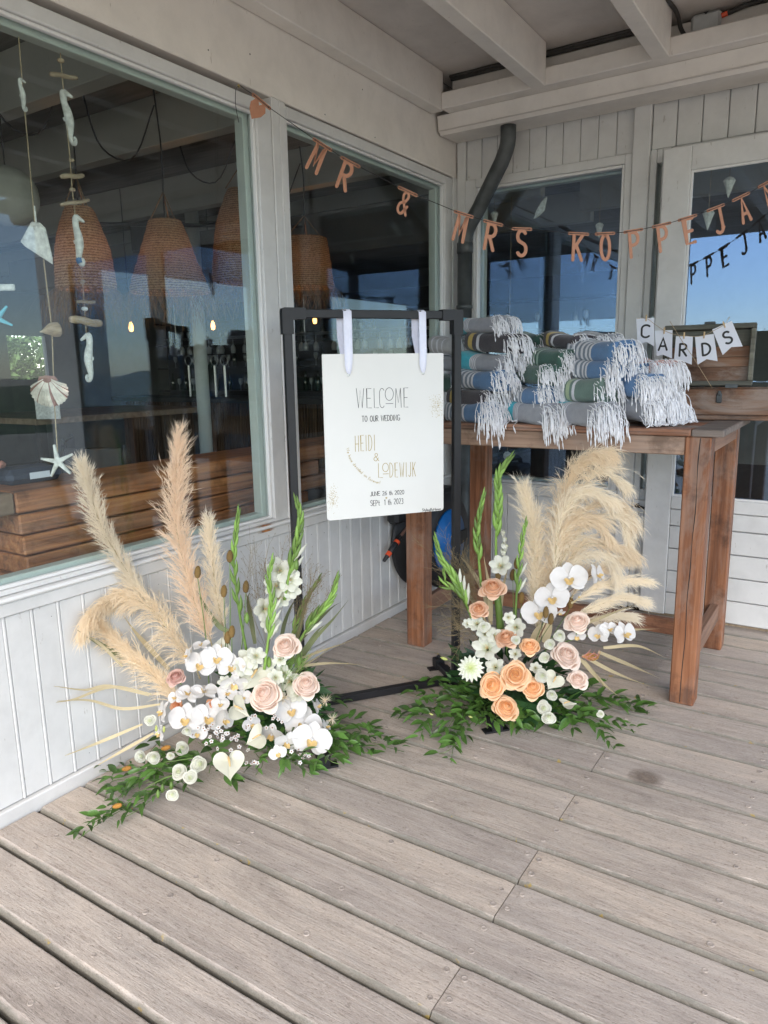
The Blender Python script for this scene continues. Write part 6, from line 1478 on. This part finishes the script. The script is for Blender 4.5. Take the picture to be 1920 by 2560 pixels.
    def filler(s, c, rx, ry, rz, n, size=.05, mat='leafd'):
        mb = MB(); rnd = s.rnd
        for i in range(n):
            a = rnd.uniform(0, 2 * pi); ph = rnd.uniform(-.2, 1.0); p = V(c) + s.n * .07 + V((rx * cos(a) * rnd.uniform(.2, 1), ry * sin(a) * rnd.uniform(.2, 1), rz * ph)); e = V((cos(a), sin(a), rnd.uniform(-.3, 1))).normalized(); ey = e.cross(V((rnd.uniform(-1, 1), rnd.uniform(-1, 1), rnd.uniform(-1, 1)))).normalized(); ez = e.cross(ey); L = size * rnd.uniform(.6, 1.3)
            for (t0, w0, t1, w1) in ((0, .02, .45, .2), (.45, .2, 1, .0)):
                q = [p + e * L * t0 - ey * L * w0, p + e * L * t0 + ey * L * w0, p + e * L * t1 + ey * L * w1, p + e * L * t1 - ey * L * w1]
                q = [V((max(v_.x, .026), v_.y, max(v_.z, .006))) for v_ in q]
                mb.add(q, [(0, 1, 2, 3)])
        return part('foliage_filler', mb, mat, s.t, kind='stuff')

# ================================================================== LEFT ARRANGEMENT
A1 = Arr('larger arrangement with five pampas plumes, white orchids and blush roses at the left foot', (.40, -2.28, 0), 21)
c1 = lambda x, y: (120 + x * .4581, 1060 + y * .4581)
c2 = lambda x, y: (140 + x * .55455, 1500 + y * .55455)
def P1(*pts): return [c1(*p) for p in pts]
def P2(*pts): return [c2(*p) for p in pts]
A1.filler((.40, -2.28, .04), .25, .14, .20, 420, .06); A1.filler((.45, -2.33, .02), .30, .14, .10, 260, .06, 'leaf')
mb = MB(); mb.box((.30, -2.36, .004), (.52, -2.20, .10), .015); part('foam_block', mb, 'leafd', A1.t)
A1.pampas(P1((800, 1330), (700, 1190), (600, 1040), (480, 960), (390, 950), (280, 1000), (205, 1100)), [70, 95, 105, 95, 65, 45, 20], 'pampas', 1, 2600, .10, -.1, 'arching pampas plume curling over to the left', .03, .08, .9)
A1.pampas(P1((560, 1010), (490, 900), (400, 750), (300, 580), (235, 400), (200, 270)), [45, 62, 66, 66, 58, 18], 'pampasl', 2, 2200, .085, 0, 'slender pale pampas plume leaning left', .0, .03, .25)
A1.pampas(P1((890, 1190), (810, 1000), (745, 780), (700, 560), (700, 340), (712, 100)), [85, 90, 88, 78, 55, 14], 'pampasp', 3, 3200, .10, -.30, 'tallest pampas plume, peach coloured', .0, .22, .3)
A1.pampas(P1((960, 1130), (930, 980), (905, 820), (890, 680), (878, 560)), [62, 70, 62, 48, 16], 'pampasl', 4, 1500, .075, 0, 'short pale pampas plume', -.05, .03, .2)
A1.pampas(P2((560, 480), (470, 370), (360, 270), (260, 180), (180, 100)), [62, 76, 72, 60, 22], 'pampas', 5, 2300, .085, -.35, 'low pampas plume fringed along its lower side', .08, .08, .5)
for pts in (P1((830, 1390), (810, 1340)), P1((900, 1230), (890, 1190)), P1((965, 1200), (960, 1130)), P1((640, 1120), (560, 1010))): A1.stem([A1.W(*pts[0], .0), A1.W((pts[0][0] + pts[1][0]) / 2, (pts[0][1] + pts[1][1]) / 2, 0), A1.W(*pts[1], .0)], .004, 'driedleaf')
A1.glad(P1((1085, 1250), (1040, 1000), (1015, 760), (1025, 600), (1040, 480)), 30, .06, 12)
A1.glad(P1((1290, 960), (1320, 800), (1360, 640), (1375, 520), (1358, 425)), 34, .08, 11, 2)
A1.glad(P1((1180, 1340), (1205, 1150), (1222, 980), (1205, 850), (1225, 745)), 30, .12, 12, 3)
A1.glad(P1((1290, 1260), (1350, 1100), (1410, 960), (1480, 845)), 26, -.02, 9); A1.glad(P1((1330, 1260), (1430, 1090), (1530, 970), (1578, 845)), 32, .02, 12, 1)
for (x, y, sz) in ((1265, 800, 105), (1320, 850, 95), (1245, 880, 95), (1325, 905, 80), (1270, 950, 85), (1190, 1010, 105), (1215, 1090, 80)): A1.put('glad', *c1(x, y), sz * .62, .08)
for (x, y) in ((1160, 1280), (1205, 1300), (1370, 1290), (1085, 1060), (1355, 770)): A1.put('gbud', *c1(x, y), 15, .1)
for p in (((1330, 1290), (1370, 1120), (1420, 950), (1500, 850)), ((1300, 1280), (1420, 1130), (1540, 1010), (1600, 970)), ((1270, 1200), (1290, 1090), (1330, 990), (1360, 960)), ((1350, 1330), (1450, 1180), (1560, 1060), (1640, 960)), ((1130, 1200), (1110, 1080), (1090, 960), (1100, 920)), ((1010, 1140), (930, 1100), (850, 980), (810, 900)), ((1310, 1330), (1400, 1230), (1470, 1130), (1520, 1090))): A1.blade(P1(*p), 13, 'olive', .0)
for p in (((160, 1125), (250, 1180), (400, 1270), (500, 1330)), ((410, 1045), (480, 1140), (560, 1230), (660, 1340))): A1.blade(P1(*reversed(p)), 13, 'olive' if p[0][0] == 160 else 'driedleaf', -.02)
for p in (((470, 470), (300, 490), (150, 452), (5, 456)), ((430, 425), (250, 392), (90, 445), (0, 462)), ((420, 430), (240, 388), (130, 405), (-10, 388)), ((390, 560), (200, 640), (40, 702)), ((440, 600), (300, 680), (170, 755)), ((300, 300), (200, 200), (95, 135))): A1.blade(P2(*p), 8, 'driedleaf', .12)
for p in (((1090, 300), (1230, 285), (1390, 292)), ((1090, 310), (1190, 250), (1330, 150)), ((1110, 260), (1240, 215), (1400, 160)), ((1080, 330), (1150, 250), (1240, 190))): A1.blade(P2(*p), 9, 'driedleaf', .03)
A1.wisps(*c1(1230, 760), 75, 80, c1(1200, 1250), 16, 3); A1.wisps(*c1(1470, 830), 60, 60, c1(1330, 1280), 13, 4); A1.wisps(*c2(1080, 300), 35, 30, c2(1020, 420), 8, 9, 'gladg', .10)
for (x, y, k) in ((992, 722, 'egg'), (817, 808, 'egg'), (1080, 888, 'egg'), (960, 912, 'egg'), (1003, 1133, 'egg'), (980, 1165, 'egg')):
    px, py = c1(x, y); A1.put(k, px, py, 17, .06, face=(.05, 1, 0)); bx = 560 + (px - 560) * .55; A1.stem([A1.W(bx, 1730, .0), A1.W((bx + px) / 2 + 4, (1730 + py) / 2, .05), A1.W(px, py + 14, .06)], .0022)
for (x, y, sz, f) in ((650, 290, 118, (0, -.1, 1)), (722, 262, 122, (.2, .1, 1)), (788, 300, 112, (.25, 0, 1)), (655, 205, 70, (-.3, .9, .5)), (596, 250, 75, (-1, .2, .5)), (800, 375, 105, (.2, -.7, .8)), (585, 535, 130, (-.1, -.1, 1)), (685, 530, 135, (.2, 0, 1)), (755, 540, 100, (.8, -.1, .6)), (600, 425, 100, (-.2, .7, .7)), (668, 415, 105, (.1, .9, .5)), (1060, 497, 125, (0, 0, 1)), (1112, 560, 150, (.1, -.05, 1)), (1152, 632, 155, (.1, -.1, 1)), (975, 605, 100, (-.3, -.5, .8)), (1040, 640, 100, (.1, -.6, .8)), (1175, 480, 70, (.9, .5, .2)), (1215, 570, 70, (1, .3, .2)), (485, 505, 95, (-.9, .1, .5)), (470, 600, 75, (-.8, -.2, .6)), (770, 420, 80, (.3, .3, .8))): A1.put('orchid', *c2(x, y), sz * .5546 * 1.14, .13, face=f)
for (x, y, sz, k) in ((940, 425, 140, 'blush'), (1128, 378, 112, 'blush'), (1032, 205, 112, 'blush'), (540, 345, 80, 'dusty'), (545, 475, 55, 'orange'), (700, 470, 46, 'orange')): A1.put(k, *c2(x, y), sz * .5546 * 1.05, .17 if k == 'blush' else .10, face=(A1.rnd.uniform(-.5, .5), A1.rnd.uniform(.1, .8), 1))
A1.put('anth', *c2(780, 738), 150 * .5546, .20, face=(.05, .25, 1), roll=.05); A1.put('anth', *c2(905, 620), 125 * .5546, .17, face=(-.6, .1, .8), roll=-.9); A1.put('anth', *c2(822, 492), 130 * .5546, .17, face=(.75, .2, .65), roll=.8); A1.put('anth', *c2(745, 215), 105 * .5546, .05, face=(.1, .4, .9), roll=3.0); A1.put('anth', *c2(890, 340), 165 * .5546, .11, face=(-.1, .3, .9), roll=-.5)
for (x, y, sz) in ((868, 270, 110), (838, 330, 90), (1050, 370, 105), (1020, 330, 80), (960, 290, 60), (1010, 440, 60)): A1.put('glad', *c2(x, y), sz * .5546, .10)
for (x, y, sz) in ((645, 740, 72), (555, 775, 68), (605, 800, 60), (525, 878, 50), (568, 668, 60), (440, 710, 58), (380, 705, 52), (423, 543, 50), (515, 703, 34), (590, 590, 40)): A1.put('lisi', *c2(x, y), sz * .5546, .16)
for (x, y) in ((480, 850), (520, 838), (460, 875)): A1.put('gbud', *c2(x, y), 12, .16)
for (x, y) in ((452, 580), (487, 583)): A1.put('bud', *c2(x, y), 9, .15)
for (x, y) in ((495, 667), (318, 760), (276, 928)):
    px, py = c2(x, y); A1.put('eggo', px, py, 13, .14, face=(-1, -.25, 0)); A1.stem([A1.G(*c2(640, 680 + (y - 660) * .3), .08), A1.G((px + c2(640, 700)[0]) / 2, (py + c2(640, 700)[1]) / 2 + 2, .07), A1.W(px + 14, py - 1, .14)], .002)
rw = random.Random(9)
for (cx, cy, rx, ry, n) in ((750, 610, 95, 45, 26), (900, 735, 30, 12, 5), (1110, 700, 40, 14, 7), (1000, 545, 35, 25, 6), (690, 585, 40, 20, 6), (860, 600, 30, 40, 5), (890, 530, 25, 15, 4)):
    for i in range(n): A1.put('wax', *c2(cx + rw.gauss(0, rx * .62), cy + rw.gauss(0, ry * .75)), 12, .17, tilt=.9)
def seedhead(A, px, py, r, off=.15):
    c = A.W(px, py, off); mb = MB(); rn = random.Random(int(px)); R_ = r * mpp(c)
    for i in range(40):
        d = V((rn.gauss(0, 1), rn.gauss(0, 1), rn.gauss(0, 1))).normalized(); d = (d + (CAM - c).normalized() * .4).normalized(); mb.tube([c, c + d * R_ * .6 + V((0, 0, -.002)), c + d * R_], [.0009, .0007, .0003], 3, cap=False)
    part('feathery_seedhead', mb, 'pampasl', A.t, kind='stuff')
for (x, y) in ((1025, 440), (1215, 450), (1015, 655), (1245, 535)): seedhead(A1, *c2(x, y), 17)
for pts, nl in (([(640, 700), (520, 730), (400, 760), (290, 770), (195, 775)], 20), ([(640, 740), (520, 790), (390, 830), (300, 880), (230, 960), (180, 1000)], 34), ([(620, 780), (500, 830), (400, 900), (290, 950), (190, 1010), (100, 1078)], 38), ([(600, 800), (470, 870), (380, 940), (290, 990)], 22), ([(650, 720), (500, 770), (370, 800), (250, 820), (220, 900)], 28), ([(560, 700), (440, 790), (330, 850), (270, 900)], 18),
                ([(1180, 580), (1280, 600), (1380, 630), (1480, 660), (1570, 685)], 30), ([(1180, 560), (1280, 560), (1380, 570), (1450, 600)], 22), ([(1190, 620), (1280, 660), (1370, 680), (1430, 700)], 16), ([(1150, 430), (1230, 450), (1310, 475)], 9), ([(640, 730), (560, 790), (600, 860)], 10), ([(480, 620), (420, 700), (470, 780)], 8)):
    A1.vine(P2(*pts), nl, 44)
for pts in ([(720, 700), (760, 790), (800, 830)], [(960, 650), (1010, 700), (1040, 750)], [(640, 640), (700, 700), (690, 780)]): A1.vine(P2(*pts), 9, 58, .05)
for pts, nl in (([(1050, 690), (1130, 730), (1190, 780)], 12), ([(980, 700), (1080, 740), (1160, 800)], 12), ([(1150, 640), (1230, 720), (1280, 740)], 12), ([(900, 690), (930, 740), (900, 790)], 8), ([(600, 690), (520, 720), (430, 740)], 14), ([(1180, 600), (1260, 640), (1330, 690)], 14)): A1.vine(P2(*pts), nl, 46, .05)
for (x, y, sz) in ((845, 300, 95), (905, 250, 80), (990, 350, 75), (1085, 420, 80), (760, 370, 60), (1010, 270, 65)): A1.put('glad', *c2(x, y), sz * .5546, .13)
for (x, y, sz, f) in ((840, 440, 85, (.1, .1, 1)), (880, 560, 80, (.2, -.2, 1)), (640, 600, 85, (-.2, -.3, 1)), (740, 470, 80, (.1, .2, 1)), (1000, 690, 80, (0, -.3, 1)), (540, 440, 75, (-.5, .3, .8))): A1.put('orchid', *c2(x, y), sz * .5546, .12, face=f)

# ================================================================== RIGHT ARRANGEMENT
A2 = Arr('smaller arrangement with peach roses and a sweeping pampas fan at the right foot', (1.12, -1.64, 0), 33)
c3 = lambda x, y: (960 + x * .44605, 1080 + y * .44605)
c4 = lambda x, y: (960 + x * .44605, 1500 + y * .44605)
def P3(*pts): return [c3(*p) for p in pts]
def P4(*pts): return [c4(*p) for p in pts]
A2.filler((1.10, -1.64, .03), .26, .15, .20, 420, .065); A2.filler((1.10, -1.66, .01), .30, .15, .08, 240, .06, 'leaf')
mb = MB(); mb.box((1.02, -1.70, .004), (1.24, -1.56, .10), .015); part('foam_block', mb, 'leafd', A2.t)
A2.pampas(P3((860, 1110), (860, 920), (850, 740), (835, 560), (790, 350)), [50, 70, 78, 66, 24], 'pampasl', 11, 2600, .10, -.15, 'upright fuzzy pampas plume', .0, .10, .25)
A2.pampas(P3((935, 1000), (945, 760), (985, 480), (1040, 300), (1110, 190), (1210, 130)), [40, 55, 75, 80, 60, 26], 'pampas', 12, 2600, .12, .75, 'topmost pampas plume sweeping over to the right', .0, .08, 1.3)
for i, (p, w, L_) in enumerate(((((960, 760), (1040, 470), (1180, 240), (1330, 280)), [25, 42, 42, 16], .10), (((960, 780), (1060, 520), (1230, 400), (1375, 480)), [25, 46, 48, 18], .11), (((955, 800), (1100, 560), (1290, 470), (1375, 620)), [25, 50, 50, 20], .11), (((970, 820), (1110, 640), (1280, 640), (1370, 670)), [25, 44, 44, 18], .09), (((980, 850), (1080, 720), (1230, 700), (1290, 800)), [25, 46, 46, 22], .09), (((960, 740), (1020, 560), (1140, 500), (1260, 580)), [25, 46, 46, 18], .09), (((950, 800), (990, 500), (1090, 360), (1260, 370)), [25, 46, 46, 18], .10))):
    A2.pampas(P3(*p), [x * .9 for x in w], 'pampas' if i % 2 else 'pampasl', 20 + i, 1050, L_, .2, 'branch of the sweeping pampas fan', .02 + .01 * i, .05, .9)
for i, (p, w) in enumerate(((((1060, 1040), (1180, 980), (1310, 935), (1430, 942)), [30, 40, 32, 8]), (((1050, 960), (1180, 880), (1320, 838), (1450, 832)), [26, 34, 26, 6]), (((1080, 1070), (1250, 1035), (1330, 1030)), [24, 32, 10]), (((1050, 930), (1110, 830), (1230, 760), (1300, 730)), [30, 42, 40, 14]))):
    A2.pampas(P3(*p), w, 'pampasl' if i != 3 else 'pampas', 40 + i, 900, .08, 0, None, .04, .03, .3)
for x0, y0, x1, y1 in ((835, 1200, 880, 1060), (905, 1180, 930, 980)): A2.blade(P3((x0, y0), ((x0 + x1) / 2, (y0 + y1) / 2), (x1, y1)), 26, 'driedleaf', .02, .2)
A2.glad(P3((545, 860), (530, 700), (522, 560), (540, 440), (560, 352)), 28, .05, 11); A2.glad(P3((630, 760), (628, 600), (640, 420), (640, 280), (665, 210), (705, 150)), 32, .05, 15)
A2.glad(P3((735, 1060), (745, 880), (760, 720), (775, 600), (796, 508)), 26, .07, 9, 2); A2.glad(P3((510, 1090), (455, 950), (400, 830), (330, 720), (290, 605)), 32, .08, 13, 3); A2.glad(P3((480, 1010), (420, 900), (350, 860), (335, 780)), 26, .07, 7, 1)
for (x, y, sz) in ((668, 565, 46), (678, 600, 46), (680, 640, 56), (672, 675, 52)):
    A2.put('lisi', *c3(x, y), sz * .446, .07, face=(.9, .3, .4))
A2.put('glad', *c3(650, 745), 120 * .446, .09, face=(-.2, .3, .9)); 
b = MB(); b.tube(bez([A2.W(*c3(650, 1110), .02), A2.W(*c3(645, 1010), .02), A2.W(*c3(635, 920), .02)], 8), .014, 10); part('thick_green_stem', b, 'gladg', A2.t, smooth=True)
for (x, y, sz, k) in ((608, 868, 130, 'toffee'), (530, 992, 98, 'toffee'), (682, 1150, 118, 'toffee'), (815, 1198, 104, 'peach'), (1082, 1062, 130, 'blush')): A2.put(k, *c3(x, y), sz * .446 * 1.05, .12, face=(A2.rnd.uniform(-.4, .3), A2.rnd.uniform(.5, 1.0), 1))
for (x, y, sz, k) in ((1022, 305, 150, 'blush'), (737, 418, 152, 'peach'), (608, 480, 145, 'peach'), (832, 490, 122, 'peach'), (682, 600, 136, 'peach'), (1085, 440, 105, 'blush')): A2.put(k, *c4(x, y), sz * .446 * 1.05, .15, face=(A2.rnd.uniform(-.45, .5), A2.rnd.uniform(-.1, .6), 1))
for (x, y, sz, f) in ((1037, 822, 185, (0, .1, 1)), (942, 930, 172, (0, 0, 1)), (870, 1012, 178, (-.1, -.05, 1)), (1190, 800, 125, (.8, .2, .6)), (1205, 1135, 115, (-.5, 0, .9)), (1258, 1108, 100, (.4, .4, .8)), (1345, 1130, 135, (.6, .1, .8)), (1080, 1142, 90, (.1, -.6, .7)), (1092, 915, 60, (.6, -.8, .3)), (985, 1010, 60, (.3, -.8, .5))): A2.put('orchid', *c3(x, y), sz * .446 * 1.08, .11, face=f, roll=.1)
A2.stem([A2.W(*c3(870, 1150), .07), A2.W(*c3(960, 980), .07), A2.W(*c3(1070, 870), .08), A2.W(*c3(1180, 790), .08)], .0025, 'chestw'); A2.stem([A2.W(*c3(1000, 1180), .06), A2.W(*c3(1150, 1140), .07), A2.W(*c3(1330, 1120), .08)], .0022)
A2.put('dahlia', *c4(487, 385), 152 * .446, .15, face=(-.1, .2, 1))
for (x, y, sz) in ((575, 262, 150), (572, 180, 105), (735, 155, 110), (620, 372, 105), (520, 130, 90), (735, 300, 70), (850, 380, 66), (620, 200, 90), (700, 100, 70), (470, 130, 60)): A2.put('glad', *c4(x, y), sz * .446, .10)
A2.put('anth', *c4(950, 450), 125 * .446, .14, face=(.2, .1, 1), roll=-.6); A2.put('anth', *c4(1028, 582), 110 * .446, .14, face=(.3, .9, .35), roll=1.2)
for (x, y, sz) in ((885, 425, 76), (895, 605, 76), (925, 658, 70), (940, 532, 58), (985, 200, 66), (930, 250, 56), (900, 325, 56), (1215, 640, 40), (560, 150, 60), (740, 225, 50)): A2.put('lisi', *c4(x, y), sz * .446, .15)
for (x, y, sz) in ((337, 328, 10), (265, 640, 6), (485, 655, 6)): A2.put('bud', *c4(x, y), sz, .15, face=(-.8, .3, 0))
A2.stem([A2.W(*c4(420, 372), .14), A2.W(*c4(385, 350), .14), A2.W(*c4(350, 336), .15)], .0016)
for k in range(14):
    A2.blade([c4(1110 + k * 3, 320), c4(1140 + k * 4, 300 + (k % 5) * 10), c4(1165 + k * 4, 270 + (k % 6) * 14)], 5, 'eggo' if k % 2 else 'coral', .12)
for (x, y) in ((1045, 957), (640, 800), (745, 735), (770, 930), (722, 800), (907, 1010), (935, 1048)):
    px, py = c3(x, y); A2.put('egg', px, py, 16, .15 if x in (907, 935) else .03, face=(.1, 1, 0)); bx = 1290 + (px - 1290) * .5; A2.stem([A2.W(bx, 1640, .02), A2.W((bx + px) / 2, (1640 + py) / 2, .03), A2.W(px, py + 12, .15 if x in (907, 935) else .03)], .0018)
A2.wisps(*c3(430, 720), 60, 85, c3(560, 1080), 22, 31, 'grass', .0, 20); A2.wisps(*c3(380, 950), 55, 70, c3(560, 1100), 16, 32, 'grass', .02, 18); A2.wisps(*c3(400, 1130), 45, 50, c3(540, 1180), 9, 33, 'grass', .05, 14)
for p in (((600, 1080), (560, 900), (480, 760), (430, 700)), ((600, 1060), (590, 880), (560, 700)), ((640, 1080), (660, 900), (700, 740)), ((580, 1090), (500, 950), (430, 850))): A2.blade(P3(*p), 14, 'driedleaf', -.02)
for p in (((1100, 330), (1220, 460), (1320, 545)), ((1110, 310), (1300, 410), (1500, 488)), ((1200, 290), (1390, 370), (1545, 438)), ((1230, 268), (1420, 258), (1575, 322)), ((1280, 168), (1430, 165), (1572, 160)), ((1140, 130), (1290, 70), (1460, 5)), ((1120, 340), (1200, 440), (1240, 500))): A2.blade(P4(*p), 12, 'driedleaf', .06)
for pts, nl in (([(560, 520), (440, 500), (330, 470), (240, 470)], 20), ([(540, 560), (400, 560), (270, 560), (150, 520)], 30), ([(520, 600), (380, 620), (240, 610), (170, 630)], 28), ([(480, 640), (330, 680), (190, 650), (60, 662)], 30), ([(330, 650), (240, 690), (200, 780)], 12), ([(560, 620), (480, 700), (400, 790), (375, 910)], 30), ([(540, 580), (420, 640), (350, 740), (360, 830)], 24), ([(420, 800), (350, 850), (310, 860)], 6), ([(560, 540), (450, 600), (440, 700), (460, 780)], 22),
                ([(1000, 540), (1150, 560), (1300, 590), (1400, 620), (1490, 632)], 34), ([(1000, 600), (1130, 650), (1260, 690), (1410, 740)], 30), ([(1050, 640), (1160, 700), (1230, 760), (1290, 840)], 24), ([(1120, 500), (1180, 480), (1240, 485)], 6), ([(980, 560), (1080, 620), (1200, 600), (1340, 560)], 24), ([(680, 650), (720, 700), (770, 750)], 10), ([(960, 620), (1040, 680), (1060, 720)], 12), ([(1180, 560), (1300, 560), (1400, 600), (1450, 590)], 16)):
    A2.vine(P4(*pts), int(nl * .82), 46)
for pts, nl in (([(560, 600), (600, 660), (660, 700)], 12), ([(640, 640), (700, 660), (760, 700)], 12), ([(500, 560), (560, 640), (580, 720)], 12), ([(850, 600), (900, 680), (960, 700)], 12)): A2.vine(P4(*pts), nl, 46, .05)
for pts in ([(620, 540), (560, 600), (600, 660)], [(700, 520), (760, 600), (800, 660)], [(900, 540), (960, 590), (1010, 640)]): A2.vine(P4(*pts), 8, 60, .06)
mb = MB(); rf_ = random.Random(5)
for i in range(260):
    c = A2.G(*c4(820 + rf_.gauss(0, 40), 640 + rf_.gauss(0, 45)), rf_.uniform(.01, .07)); d = V((rf_.uniform(-1, 1), rf_.uniform(-1, 1), rf_.uniform(-.3, .6))).normalized() * .03; mb.ribbon([c, c + d * .5, c + d], [.0012, .001, .0003], V((0, 0, 1)).cross(d).normalized())
part('asparagus_fern', mb, 'leafd', A2.t, kind='stuff')
print('LEAVES', A1.nleaf, A2.nleaf)
